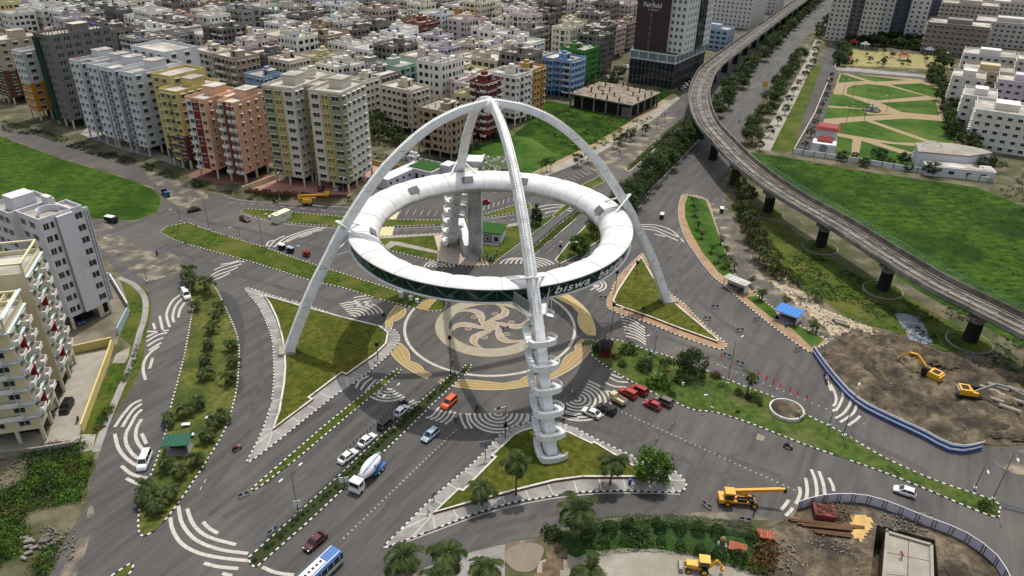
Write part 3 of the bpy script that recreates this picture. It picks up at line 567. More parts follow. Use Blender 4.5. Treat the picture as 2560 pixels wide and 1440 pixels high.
def leg_width(t): return 1.5 + 1.25 * t, 1.35 + 0.75 * t
for k in range(4):
    az = AZ + k * PI / 2; ca, sa = cos(az), sin(az); m = MB(); n = len(LP); vs = []
    for i, p in enumerate(LP):
        d = (LP[min(i + 1, n - 1)] - LP[max(i - 1, 0)]).normalized(); nr = Vector((-d.y, d.x)); w, h = leg_width(i / (n - 1))
        if nr.y < 0: nr = -nr
        for sw, sh in ((-1, -1), (1, -1), (1, -.25), (.72, 1), (-.72, 1), (-1, -.25)):
            q = p + nr * (sh * h / 2); vs.append((q.x * ca - sw * w / 2 * sa, q.x * sa + sw * w / 2 * ca, q.y))
    c = 6; fs = [(i * c + j, i * c + (j + 1) % c, (i + 1) * c + (j + 1) % c, (i + 1) * c + j) for i in range(n - 1) for j in range(c)]
    m.add(vs, fs + [tuple(range(c))[::-1], tuple(range((n - 1) * c, n * c))])
    leg = m.build('arch_leg', M_GATEW, gate)
    st = MB()                                      # rungs along the top of the leg
    rs = resample(LP, 0.55)
    for i, p in enumerate(rs[2:-50]):
        j = i + 2; d = (rs[j + 1] - rs[j - 1]).normalized(); nr = Vector((-d.y, d.x)); nr = nr if nr.y > 0 else -nr; w, h = leg_width((55 - p.y) / 55)
        q = p + nr * (h / 2 + .12)
        for sd in (-.42, .42):
            st.box((q.x * ca - sd * sa, q.x * sa + sd * ca, q.y), (.13, .16, .34), az)
    st.build('cable_stud', M_GATEW, leg, kind='stuff')
    jt = MB()
    for zz in (12, 21, 30, 38, 46):                # bolted joints
        r = leg_r(zz); i = min(range(n), key=lambda q: abs(LP[q].y - zz)); d = (LP[min(i + 1, n - 1)] - LP[i - 1]).normalized(); w, h = leg_width(i / n)
        for s in (-1, 1): jt.box((r * ca - s * (w / 2 + .01) * sa, r * sa + s * (w / 2 + .01) * ca, zz), (h * .9, .03, .09), az)
    jt.build('splice_joint', M_STEELG, leg, kind='stuff')
    b = MB(); r = 47.9
    b.box((r * ca, r * sa, .45), (4.2, 4.0, .9), az, taper=.86); b.build('leg_footing', M_CONC, gate)
    br = MB()                                       # braces from the leg down to the ring
    for s in (-1, 1):
        a2 = az + s * .12
        br.tube((34 * ca, 34 * sa, 31.4), (29.0 * cos(a2), 29.0 * sin(a2), 28.6), .22, n=8)
        br.tube((36.2 * ca, 36.2 * sa, 23.2), (31.5 * cos(az + s * .09), 31.5 * sin(az + s * .09), 25.4), .2, n=8)
    br.build('brace', M_GATEW, gate, kind='stuff')
cp = MB(); cp.lathe([(0.1, 1.4), (.9, 1.2), (1.5, .6), (1.7, -.2), (1.6, -1.2), (1.0, -1.5)], (0, 0, 54.3), 20); cp.build('apex_hub', M_GATEW, gate, True)
# ring: membrane roof in bulging bays, glazed outer wall with a zigzag truss, soffit, rims
NB = 36
ROOF = [(32.0, 28.05), (31.6, 28.25), (30.4, 28.4), (29.0, 28.42), (27.6, 28.25), (26.5, 27.85), (25.6, 27.05), (25.15, 26.0)]
roof_root = MB().add(*(lambda v, f: (v, f))([(r * cos(2 * PI * i / 144), r * sin(2 * PI * i / 144), z) for r, z in ((32.06, 28.0), (32.06, 28.16), (31.95, 28.16))for i in range(144)],
    [(j * 144 + i, j * 144 + (i + 1) % 144, (j + 1) * 144 + (i + 1) % 144, (j + 1) * 144 + i) for j in range(2) for i in range(144)])).build('ring_roof', M_STEELG, gate)
q = 8
vs, fs = [], []
def nrm(j):
    a, b = Vector(ROOF[max(0, j - 1)]), Vector(ROOF[min(len(ROOF) - 1, j + 1)]); d = (b - a).normalized(); return Vector((d.y, -d.x)) if d.y * 0 + (-d.x) > 0 else Vector((-d.y, d.x))
for i in range(q + 1):
    t = i / q; a = (t - .5) * (2 * PI / NB) * .994; lift = .22 * (1 - (2 * t - 1) ** 2) ** .7
    for j, (r, z) in enumerate(ROOF):
        e = math.sin(PI * j / (len(ROOF) - 1)) ** .5 if 0 < j < len(ROOF) - 1 else 0; nv = nrm(j); rr, zz = r + nv.x * lift * e, z + abs(nv.y) * lift * e
        if nv.x < 0 and j > 4: rr = r - abs(nv.x) * lift * e
        vs.append((rr * cos(a), rr * sin(a), zz))
k = len(ROOF); fs = [(i * k + j, (i + 1) * k + j, (i + 1) * k + j + 1, i * k + j + 1) for i in range(q) for j in range(k - 1)]
panel = MB().add(vs, fs).mesh('roof_panel', M_MEMB, True)
seam = MB()
for a in (-1,):
    aa = a * PI / NB
    for (r0, z0), (r1, z1) in zip(ROOF, ROOF[1:]): seam.bar((r0 * cos(aa), r0 * sin(aa), z0 + .03), (r1 * cos(aa), r1 * sin(aa), z1 + .03), .07, .05)
seam = seam.mesh('roof_seam', M_STEELG)
vent = MB()
for t0, t1 in ((0.12, .88),):
    for j in range(5):
        a = -.055 + .11 * j / 4
        vent.bar((26.95 * cos(a), 26.95 * sin(a), 28.75), (25.6 * cos(a), 25.6 * sin(a), 27.55), .08, .1)
    vent.add([(26.9 * cos(a), 26.9 * sin(a), 28.72) for a in (-.055, .055)] + [(25.62 * cos(a), 25.62 * sin(a), 27.52) for a in (.055, -.055)], [(0, 1, 2, 3)], 1)
    for j in range(4): r = 25.7 + j * .38; z = 27.6 + j * .32; vent.bar((r * cos(-.055), r * sin(-.055), z), (r * cos(.055), r * sin(.055), z), .09, .09)
vent = vent.mesh('roof_hatch', [M_STEELG, mat('hatch mesh', srgb(104, 104, 102), .6, .1, 2)])
for i in range(NB):
    a = AZ + (i + .5) * 2 * PI / NB
    put('roof_panel', panel, roof_root, rz=a)
    if i % 2 == 0: put('roof_seam', seam, roof_root, rz=a)
for a in (AZ + PI / 2 - .02, AZ + PI / 2 - .56, AZ + PI / 2 + .56, AZ + PI, AZ, AZ - .95): put('roof_hatch', vent, roof_root, rz=a)
def surf(prof, m, n=144, k=0):
    vs = [(r * cos(2 * PI * i / n), r * sin(2 * PI * i / n), z) for r, z in prof for i in range(n)]
    return m.add(vs, [(j * n + i, j * n + (i + 1) % n, (j + 1) * n + (i + 1) % n, (j + 1) * n + i) for j in range(len(prof) - 1) for i in range(n)], k)
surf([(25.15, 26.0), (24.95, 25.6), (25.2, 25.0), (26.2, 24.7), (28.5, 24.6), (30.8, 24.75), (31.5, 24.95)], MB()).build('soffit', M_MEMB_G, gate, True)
surf([(31.42, 24.9), (31.75, 24.95), (31.78, 25.2), (31.45, 25.22)], MB()).build('lower_rim', M_GATEW, gate, True)
surf([(25.3, 25.45), (31.3, 25.45)], MB()).build('gallery_floor', M_DECKD, gate)
surf([(27.2, 25.45), (27.2, 28.0)], MB()).build('inner_partition', M_DECKD, gate)
glass_root = MB()
tr = MB(); NT = 30
for i in range(NT):
    a0, a1, a2 = (2 * PI * (i + t) / NT + AZ for t in (0, .5, 1))
    A, B, C_ = [(31.05 * cos(a), 31.05 * sin(a)) for a in (a0, a1, a2)]
    tr.bar((*A, 25.3), (*B, 27.9), .2, .2); tr.bar((*B, 27.9), (*C_, 25.3), .2, .2); tr.bar((*B, 25.3), (*B, 27.9), .08, .08)
tr.build('zigzag_truss', M_TRUSS, gate, kind='stuff')
gl = MB(); h = 2 * PI / 120
for j in range(2):
    a, b = (j - 1 + .5) * 0 + (-h / 2 * .985 if j == 0 else 0), (0 if j == 0 else h / 2 * .985)
    gl.face([(31.42 * cos(a), 31.42 * sin(a), 25.2), (31.42 * cos(b), 31.42 * sin(b), 25.2), (31.62 * cos(b), 31.62 * sin(b), 28.0), (31.62 * cos(a), 31.62 * sin(a), 28.0)])
gl = gl.mesh('glass_pane', M_GGLASS); gw = MB()
surf([(31.3, 25.18), (31.46, 25.18)], gw); gw = gw.build('glass_wall', M_STEELG, gate)
for i in range(120): put('glass_pane', gl, gw, rz=AZ + i * h)
# lettering on the glass
tm = TXT['gate']
xs = [v.co.x for v in tm.vertices]; x0, x1 = min(xs), max(xs); A0, A1 = rad(-65.0), rad(-27.5)
for v in tm.vertices:
    a = A0 + (A1 - A0) * (v.co.x - x0) / (x1 - x0); r = 31.74 + v.co.z; z = 25.78 + v.co.y * .92; v.co = (r * cos(a), r * sin(a), z)
tm.materials.clear(); tm.materials.append(M_GATEW); put('lettering', tm, gate)
# spiral stairs wound round the front and the back leg
def spiral(az, turns, a_start, root_name, z0=1.0, z1=24.6, rin=1.75, rout=3.0):
    ca, sa = cos(az), sin(az); n = int(turns * 20); tread, skirt, rail = MB(), MB(), MB(); prev = None; root = None
    for i in range(n + 1):
        t = i / n; w = t * turns; u = w % 1; land = u < .34 or t == 1; z = z0 + (z1 - z0) * (int(w) + max(0, u - .34) / .66) / turns; a = a_start - 2 * PI * w; cr = leg_r(z); c = Vector((cr * ca, cr * sa, 0))   # each turn: a level landing in front, then a flight
        k = max(abs(cos(a - az)), abs(sin(a - az))) ** -.55
        p0, p1 = c + Vector((cos(a) * rin * k, sin(a) * rin * k, z)), c + Vector((cos(a) * rout * k, sin(a) * rout * k, z))
        if prev:
            q0, q1, pz = prev; tread.face([q0 + Vector((0, 0, z - pz)), q1 + Vector((0, 0, z - pz)), p1, p0]); tread.face([q0, q1, q1 + Vector((0, 0, z - pz)), q0 + Vector((0, 0, z - pz))], 0)
            tread.face([q0 - Vector((0, 0, .22)), p0 - Vector((0, 0, .22)), p1 - Vector((0, 0, .22)), q1 - Vector((0, 0, .22))], 1)
            lo, hi = (.5, .75) if land else (.3, .06)
            skirt.face([q1 - Vector((0, 0, lo)), p1 - Vector((0, 0, lo)), p1 + Vector((0, 0, hi)), q1 + Vector((0, 0, hi))])
            skirt.face([q0 - Vector((0, 0, .25)), p0 - Vector((0, 0, .25)), p0 + Vector((0, 0, .2)), q0 + Vector((0, 0, .2))])
            for hh in (1.1, .72): rail.bar(q1 + Vector((0, 0, hh)), p1 + Vector((0, 0, hh)), .06, .06)
        rail.bar(p1, p1 + Vector((0, 0, 1.1)), .05, .05)
        prev = (p0, p1, z)
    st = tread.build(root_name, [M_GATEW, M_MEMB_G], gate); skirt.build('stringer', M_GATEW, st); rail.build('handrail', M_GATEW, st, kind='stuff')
    sp = MB()
    for k in range(int(turns)):
        z = z0 + (z1 - z0) * (k + .5) / turns; cr = leg_r(z); sp.bar((cr * ca - 1.8 * sa, cr * sa + 1.8 * ca, z), (cr * ca + 1.8 * sa, cr * sa - 1.8 * ca, z), .2, .3)
    sp.build('stair_bracket', M_STEELG, st, kind='stuff')
spiral(AZ - PI / 2, 6, rad(-25), 'spiral_stair')
spiral(AZ + PI / 2, 6, rad(250), 'spiral_stair')
# landing between the front stair and the ring
ca, sa = cos(AZ - PI / 2), sin(AZ - PI / 2); tx = Vector((-sa, ca, 0)); rx = Vector((ca, sa, 0))
l = MB(); P0 = rx * 36.6
l.add([tuple(rx * 31.6 + tx * s * 3.6 + Vector((0, 0, 25.0))) for s in (-1, 1)] + [tuple(rx * 36.2 + tx * s * 1.7 + Vector((0, 0, 24.7))) for s in (1, -1)] + [tuple(rx * 31.6 + tx * s * 3.6 + Vector((0, 0, 24.7))) for s in (-1, 1)] + [tuple(rx * 36.2 + tx * s * 1.7 + Vector((0, 0, 24.4))) for s in (1, -1)], [(0, 1, 2, 3), (7, 6, 5, 4), (0, 4, 5, 1), (1, 5, 6, 2), (2, 6, 7, 3), (3, 7, 4, 0)])
lo = l.build('stair_landing', M_GATEW, gate)
for s in (-1, 1):
    w = MB(); A, B = rx * 31.9 + tx * s * 3.6, rx * 36.0 + tx * s * 1.7
    w.bar(A + Vector((0, 0, 26.6)), B + Vector((0, 0, 26.4)), .06, 2.4, 1); w.bar(A + Vector((0, 0, 25.5)), B + Vector((0, 0, 25.3)), .12, .12)
    w.build('screen_panel', [M_GATEW, M_STEELG], lo)
    w = MB(); C0, C1 = rx * 31.9 + tx * s * 3.9, rx * 35.2 + tx * s * 3.0
    for hh in (25.0, 25.4, 25.8, 26.1): w.bar(C0 + Vector((0, 0, hh)), C1 + Vector((0, 0, hh - .2)), .06, .06)
    w.build('railing', M_STEELG, lo, kind='stuff')
# lift tower behind the ring, with its footbridge
lt = at(1190, 650); lb = MB(); la = rad(-4)
lift = put('lift_tower', None, gate, (lt.x - .2, lt.y + 2.4, 0), la)
MB().box((0, 0, 14.7), (3.6, 4.2, 29.4)).build('shaft', mat('grey cladding', srgb(172, 171, 170), .6, .06, .5, stretch=(1, 1, .15), col3=srgb(128, 126, 124), scale3=.2), lift)
MB().box((0, 0, 29.55), (4.4, 5.0, .3), taper=.96).build('cap_roof', M_GATEW, lift)
s_ = MB()
for z in range(3, 29, 3): s_.box((0, -2.13, z), (3.64, .05, .06)); s_.box((1.83, 0, z), (.05, 4.2, .06))
s_.build('cladding_joint', M_STEELG, lift, kind='stuff')
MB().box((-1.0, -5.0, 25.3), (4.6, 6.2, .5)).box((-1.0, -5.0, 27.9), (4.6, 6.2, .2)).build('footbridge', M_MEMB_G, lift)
# covered ramp wall of the plaza that leans on the lift tower
rm = MB(); A, B = at(1150, 592), at(1172, 640); d = (B - A).normalized(); n_ = Vector((-d.y, d.x, 0))
rm.add([tuple(A + n_ * 1.2 + Vector((0, 0, 6.5))), tuple(B + n_ * 1.2 + Vector((0, 0, 3.4))), tuple(B - n_ * 1.2 + Vector((0, 0, 3.4))), tuple(A - n_ * 1.2 + Vector((0, 0, 6.5))), tuple(A + n_ * 1.2), tuple(B + n_ * 1.2), tuple(B - n_ * 1.2), tuple(A - n_ * 1.2)], [(3, 2, 1, 0), (4, 5, 1, 0), (5, 6, 2, 1), (6, 7, 3, 2), (7, 4, 0, 3)])
rm.build('entrance_canopy', M_MEMB, gate)
# ------------------------------------------------------------------ building kit
M_GLASS = mat('window glass', srgb(34, 40, 42), 0.12, 0, 1, spec=0.6, rand=0.35, col2=srgb(52, 60, 62))
M_GLASSJ = mat('window panes', srgb(20, 23, 25), 0.15, 0.35, 0.45, spec=0.5, col2=srgb(44, 49, 51), lo=.45, hi=.75)
M_FRAME = mat('window frame', srgb(200, 198, 190), 0.6, 0.05, 2)
M_SHADE = mat('concrete sunshade', srgb(214, 211, 204), 0.75, 0.08, 1)
M_ROOF = mat('roof terrace', srgb(158, 152, 142), 0.9, 0.15, 0.25, col2=srgb(132, 126, 117), col3=srgb(184, 178, 166), scale3=0.1)
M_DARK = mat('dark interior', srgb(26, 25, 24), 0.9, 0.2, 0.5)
M_BARE = mat('bare concrete', srgb(146, 140, 133), 0.9, 0.14, 0.3, col2=srgb(120, 115, 108), stretch=(1, 1, .25), col3=srgb(98, 94, 89), scale3=0.15)
M_TANKB = mat('black water tank', srgb(24, 26, 30), 0.5, 0.1, 1)
M_TANKU = mat('blue water tank', srgb(40, 70, 150), 0.5, 0.1, 1)
WALLS = {}
def wallmat(rgb):
    if rgb not in WALLS:
        r, g_, b = rgb; a = srgb(*rgb); dirt = tuple(c * .62 for c in a)
        WALLS[rgb] = mat('wall %d %d %d' % rgb, a, 0.85, 0.05, 0.5, col2=tuple(c * .93 for c in a), stretch=(1, 1, .12), col3=dirt, scale3=0.22, lo3=.56, hi3=.9)
    return WALLS[rgb]
def facade(W, wins, O, u, n, width, z0, nf, fh, cols, mi=0, depth=.24, bands=(), skip=None):
    """wall with recessed openings; cols: (centre, width, sill, height[, material]); appends (pos, rz, w, h, floor, col) per opening"""
    O = Vector(O); Z = Vector((0, 0, 1)); x = 0.0; H = nf * fh; rz = math.atan2(n.y, n.x) + PI / 2
    def mid(u_): return next((q[2] for q in bands if q[0] <= u_ <= q[1]), mi)
    def quad(a, b, c, d, k=None):
        if k is None and bands:
            cuts = sorted({a, b} | {q for e in bands for q in e[:2] if a < q < b})
            for p, q in zip(cuts, cuts[1:]): quad(p, q, c, d, mid((p + q) / 2))
            return
        k = mi if k is None else k; W.face([O + u * a + Z * (z0 + c), O + u * b + Z * (z0 + c), O + u * b + Z * (z0 + d), O + u * a + Z * (z0 + d)], k)
    for ci, cc in enumerate(sorted(cols)):
        uc, ww, sill, hh = cc[:4]; k = cc[4] if len(cc) > 4 else mid(uc); a, b = uc - ww / 2, uc + ww / 2
        if a > x + 1e-4: quad(x, a, 0, H)
        for f in range(nf):
            if skip and skip(ci, f): quad(a, b, f * fh, (f + 1) * fh, k); continue
            zl, zh = f * fh + sill, f * fh + sill + hh
            quad(a, b, f * fh, zl, k); quad(a, b, zh, (f + 1) * fh, k)
            A, B = O + u * a, O + u * b; I = -n * depth
            for p, q in (((A, zl), (B, zl)), ((B, zl), (B, zh)), ((B, zh), (A, zh)), ((A, zh), (A, zl))):
                p_, q_ = p[0] + Z * (z0 + p[1]), q[0] + Z * (z0 + q[1]); W.face([p_, q_, q_ + I, p_ + I], k)
            wins.append((O + u * uc - n * depth + Z * (z0 + zl), rz, ww, hh, f, ci))
        x = b
    if x < width - 1e-4: quad(x, width, 0, H)
WINMESH = {}
def win_mesh(w, h, shade=True, style=0):
    key = (round(w, 2), round(h, 2), shade, style)
    if key not in WINMESH:
        m = MB(); m.face([(-w / 2, .02, 0), (w / 2, .02, 0), (w / 2, .02, h), (-w / 2, .02, h)], 0)
        t = .07
        for x in (-w / 2 + t / 2, w / 2 - t / 2) + ((0,) if w > 1 else ()): m.box((x, 0, h / 2), (t, .06, h), m=1)
        for z in (t / 2, h - t / 2): m.box((0, 0, z), (w, .06, t), m=1)
        if shade: m.box((0, -.48, h + .1), (w + .4, .52, .09), m=2); m.box((0, -.28, -.05), (w + .16, .14, .08), m=2)
        WINMESH[key] = m.mesh('window', [M_GLASS, M_FRAME, M_SHADE])
    return WINMESH[key]
def win_add(m, pos, rz, w, h, shade=True):
    ca, sa = cos(rz), sin(rz)
    def L(x, y, z): return (pos.x + x * ca - y * sa, pos.y + x * sa + y * ca, pos.z + z)
    m.face([L(-w / 2, .01, 0), L(w / 2, .01, 0), L(w / 2, .01, h), L(-w / 2, .01, h)], 0)
    if w > .9: m.face([L(-.04, -.02, 0), L(.04, -.02, 0), L(.04, -.02, h), L(-.04, -.02, h)], 1)
    if shade:
        y0, y1, z0, z1 = -.24, -.72, h + .05, h + .15; a = w / 2 + .2
        m.face([L(-a, y0, z1), L(-a, y1, z1), L(a, y1, z1), L(a, y0, z1)], 2); m.face([L(-a, y1, z0), L(a, y1, z0), L(a, y1, z1), L(-a, y1, z1)], 2); m.face([L(a, y0, z0), L(-a, y0, z0), L(-a, y1, z0), L(a, y1, z0)], 2)
def roof_bits(R_, x0, x1, y0, y1, H, rg, k=0, tank=True, room=True, par=.9):
    for a, b in (((x0, y0), (x1, y0)), ((x1, y0), (x1, y1)), ((x1, y1), (x0, y1)), ((x0, y1), (x0, y0))):
        dx, dy = (b[0] - a[0]), (b[1] - a[1]); L = math.hypot(dx, dy); ix, iy = -dy / L * .1, dx / L * .1
        R_.box(((a[0] + b[0]) / 2 + ix, (a[1] + b[1]) / 2 + iy, H + par / 2), (abs(dx) + .0 if abs(dx) > .01 else .2, abs(dy) - .4 if abs(dy) > .01 else .2, par), m=k)
def copy_obj(o, parent):
    c = o.copy(); COL.objects.link(c); c.parent = parent; return c

# ------------------------------------------------------------------ apartment towers of the near row
def tower(label, corner, rz, wings, cols_m, floors, fh=3.05, stilt=3.2, shade=True, name='apartment_tower', roof_extra=None, cat='building', group='apartment towers along the left road', bal=(), parapet_m=None, heads=True):
    """wings: (x0, x1, y0, y1, material index, [front cols], [side cols], extra height); origin = near corner, local x runs left (negative), y runs back"""
    root = thing(name, label, cat, corner, rz, group)
    rg = random.Random(hash(label) % 1000 + len(label)); back = MB(); cnt = 0; wins = []
    for wi, wg in enumerate(wings):
        (x0, x1, y0, y1, mi, fc, sc, dh) = wg[:8]; fb = wg[8] if len(wg) > 8 else (); sb = wg[9] if len(wg) > 9 else ()
        W = MB(); fw, bw = [], []; n = floors + dh; H = stilt + n * fh
        X, Y = Vector((1, 0, 0)), Vector((0, 1, 0))
        facade(W, fw, (x0, y0, 0), X, -Y, x1 - x0, stilt, n, fh, fc, mi, bands=fb)
        facade(W, fw, (x1, y0, 0), Y, X, y1 - y0, stilt, n, fh, sc, mi, bands=sb)
        facade(W, bw, (x1, y1, 0), -X, Y, x1 - x0, stilt, n, fh, [(x1 - x0 - c[0],) + tuple(c[1:]) for c in fc], mi)
        facade(W, bw, (x0, y1, 0), -Y, -X, y1 - y0, stilt, n, fh, [(y1 - y0 - c[0],) + tuple(c[1:]) for c in sc], mi)
        W.face([(x0, y0, stilt), (x0, y1, stilt), (x1, y1, stilt), (x1, y0, stilt)], 0)
        W.build('wall', cols_m, root)
        R_ = MB(); R_.face([(x0, y0, H), (x1, y0, H), (x1, y1, H), (x0, y1, H)], 0); roof_bits(R_, x0, x1, y0, y1, H, rg, 1)
        rf = R_.build('roof', [M_ROOF, parapet_m or cols_m[0]], root)
        if wi % 2 == 0 and heads:
            w, d = min(5, x1 - x0 - 1), min(6, y1 - y0 - 2)
            hb = MB(); hb.box(((x0 + x1) / 2, y0 + (y1 - y0) * .6, H + 1.5), (w, d, 3)); hb.box(((x0 + x1) / 2, y0 + (y1 - y0) * .6, H + 3.1), (w + .6, d + .6, .2), m=1); hb.build('stair_house', [cols_m[0], M_ROOF], rf)
            tk = MB(); tk.lathe([(.7, 0), (.75, .2), (.75, 1.2), (.5, 1.5), (.1, 1.55)], (x0 + 1.4, y1 - 1.6, H), 10); tk.build('water_tank', rg.choice([M_TANKB, M_TANKB, M_TANKU, M_SHADE]), rf)
        for p, a, w, h, f, c in fw:
            put('window', win_mesh(w, h, shade and h < 1.8), root, p, a)
        for q in bw: win_add(back, *q[:4], shade)
        c_ = MB()
        nx, ny = max(2, int((x1 - x0) / 4.5) + 1), max(2, int((y1 - y0) / 5) + 1)
        for i in range(nx):
            for j in range(ny):
                if i in (0, nx - 1) or j in (0, ny - 1): put('pillar', PILLAR, root, (x0 + .3 + (x1 - x0 - .6) * i / (nx - 1), y0 + .3 + (y1 - y0 - .6) * j / (ny - 1), 0), scale=(1, 1, stilt))
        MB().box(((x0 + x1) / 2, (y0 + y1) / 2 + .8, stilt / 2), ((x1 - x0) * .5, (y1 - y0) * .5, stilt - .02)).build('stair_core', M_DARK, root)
    back.build('rear_window', [M_GLASSJ, M_FRAME, M_SHADE], root, kind='stuff')
    for (x, y, w, d, nface, f0, f1, mi) in bal:            # balconies: slab and parapet, one part for each
        for f in range(f0, f1):
            z = stilt + f * fh; key = (w, d, nface)
            if key not in BALC:
                b = MB(); b.box((0, -d / 2, .07), (w, d, .14)); b.box((0, -d + .05, .55), (w, .1, .86)); b.box((-w / 2 + .05, -d / 2, .55), (.1, d, .86)); b.box((w / 2 - .05, -d / 2, .55), (.1, d, .86)); BALC[key] = b.mesh('balcony', M_SHADE)
            o = put('balcony', BALC[key], root, (x, y, z), 0 if nface == 'f' else PI / 2)
            if mi is not None: o.material_slots[0].link = 'OBJECT'; o.material_slots[0].material = mi
    return root
BALC = {}
PILLAR = MB().box((0, 0, .5), (.55, .55, 1)).mesh('pillar', mat('pillar plaster', srgb(190, 180, 160), .85, .08, 1))
w3 = lambda *u, w=1.75, s=.9, h=1.5, m=None: [(c, w * (1.2 if w > 1 else 1), s, h * (1.07 if h > 1 else 1)) if m is None else (c, w, s, h, m) for c in u]
cream, olive, sage = wallmat((200, 192, 176)), wallmat((176, 158, 98)), wallmat((136, 142, 104))
# cream, olive and sage tower with two projecting wings
A18 = rad(-18.5)
t1 = tower('cream tower with olive and sage stripes on its two projecting wings beside the pink forecourt', at(874, 483), A18,
    [(-12, 0, 0, 17, 0, w3(2.2, w=2.1) + w3(5.4, w=.6) + w3(6.6, w=.6) + w3(9.9, w=2.2), w3(1.8, 5.0, w=1.3) + w3(8.4, 11.4, 14.6, w=1.6), 0, ((4.2, 7.9, 1), (7.9, 12, 2)), ((0, 3.4, 2),)),
     (-17, -12, 5.5, 15, 1, w3(1.4, 3.6, w=1.3, h=1.0), [], 0),
     (-29, -17, -1.0, 15, 0, w3(2.0, w=2.2) + w3(5.2, w=.6) + w3(6.4, w=.6) + w3(9.8, w=2.1), w3(1.9, 4.6, w=1.3), 0, ((0, 4.0, 2), (4.0, 7.7, 1)))], [cream, olive, sage], 10)
salmon, brick = wallmat((214, 168, 136)), wallmat((118, 44, 32))
pw = wallmat((214, 204, 196))
t2 = tower('salmon tower with brick-red vertical bands and white balcony fronts', at(617, 459), rad(-22),
    [(-7, 0, 0, 18, 0, w3(1.2, w=1.5) + w3(4.6, w=1.2) + w3(6.3, w=.8), w3(3, 7, 11, 15, w=1.0), 0, ((0, 2.4, 2), (2.4, 3.8, 1))),
     (-11.5, -7, 5, 17, 0, w3(2.0, w=1.2), [], 0),
     (-20, -11.5, -1, 16, 0, w3(1.4, w=1.5) + w3(4.2, w=1.2) + w3(7.0, w=1.4), w3(2.5, w=1.0), 0, ((0, 2.6, 2), (2.6, 5.6, 1)))], [salmon, brick, pw], 8, stilt=3.4,
    bal=((-5.8, 0, 2.4, 1.2, 'f', 0, 8, None), (-2.4, 0, 1.6, .7, 'f', 0, 8, None), (-.7, 0, 1.2, .7, 'f', 0, 8, None), (-18.4, -1, 2.6, 1.2, 'f', 0, 5, None)))
b_ = MB()
for x, w in ((-3.9, 1.3), (-1.55, .45)): b_.box((x, -.12, 3.4 + 12.2), (w, .2, 24.4 + 1.0))
b_.build('brick_band', brick, t2, kind='stuff')
b_ = MB()
for f in range(0, 8, 2): b_.box((-15.8, -1.1, 3.4 + f * 3.05 + 1.6), (2.4, .2, 3.0))
b_.build('brick_panel', brick, t2, kind='stuff')
yel, brn = wallmat((196, 178, 112)), wallmat((92, 56, 44))
def two_tone(root, x0, x1, y0, y1, z0, z1, m):     # a painted lower storey band as thin cladding is part of the wall colour: separate lower tower
    pass
t3 = tower('yellow tower with dark brown lower floors and a flat terrace roof', at(480, 424), rad(-26),
    [(-9, 0, 0, 20, 0, w3(1.8, 4.6, 7.2, w=1.6), w3(2.5, 6.2, 10, 14, 17.5, w=1.4), 0), (-19, -9, 6, 22, 0, w3(2.5, 6.5, w=1.6), w3(3, 8), 1), (-32, -19, 12, 26, 0, w3(3, 7, 10.5, w=1.6), w3(3, 8), 0)], [yel, brn], 8, stilt=3.4,
    bal=((-4.6, 0, 2.8, 1.1, 'f', 0, 8, yel),))
white, blueish = wallmat((198, 200, 203)), wallmat((168, 184, 190))
t4 = tower('bluish white tower with narrow recessed balcony bays and a broad plain end wall', at(376, 391), rad(-30),
    [(-8, 0, 0, 22, 0, w3(1.6, 4.4, w=1.5) + w3(6.8, w=1.4, m=1), w3(2.6, 7, 12, 17, 20.4, w=1.6), 0), (-12, -8, 3.5, 20, 1, w3(2.0, w=1.6), [], 0), (-20, -12, 0.5, 20, 0, w3(1.4, w=1.2) + w3(3.6, w=1.4, m=1) + w3(6.2, w=1.4), w3(1.6, w=1), 0)], [white, blueish], 9, stilt=3.2,
    bal=((-6.8, 0, 2.0, 1.0, 'f', 0, 9, M_STEELG), (-16.4, .5, 2.0, 1.0, 'f', 0, 9, M_STEELG)))
t5 = tower('plain white tower with twin projecting bays and red roof hatches', at(292, 366), rad(-32),
    [(-6.5, 0, 0, 20, 0, w3(1.5, 4.8, w=1.4), w3(3, 8, 13, 17, w=1.4), 0), (-12, -6.5, 4, 20, 1, w3(1.5, 4.0, w=1.4), [], 0), (-18.5, -12, 0, 20, 0, w3(1.5, 4.8, w=1.4), w3(1.8, w=1), 0), (-10, 12, 21, 36, 0, w3(3, 8, 13, 18, w=1.8), w3(4, 10), 1)], [white, wallmat((158, 156, 152))], 9, stilt=3.2)
for x, y in ((-8.5, 2), (-17, 3), (4, 22)): MB().box((x, y, 3.2 + 9 * 3.05 + 1.4), (1.6, 1.4, .2)).build('roof_hatch', brick, t5)
t7 = tower('white tower with ochre painted lower half beside the netted shell', at(104, 303), rad(-32), [(-7.5, 0, 0, 20, 0, w3(1.5, 4.2, 6.4, w=1.2), w3(3, 8, 13, 17, w=1.8), 0)], [wallmat((196, 198, 198)), wallmat((190, 132, 52))], 8, stilt=4.0)
t8 = tower('cream and maroon tower cut off by the photo edge', at(38, 262), rad(-32), [(-16, 0, 0, 22, 0, w3(2.5, 6, 9.5, 13, w=1.8), w3(3, 8, 13, w=1.6), 0)], [wallmat((172, 156, 134)), brn], 8, stilt=3.2)
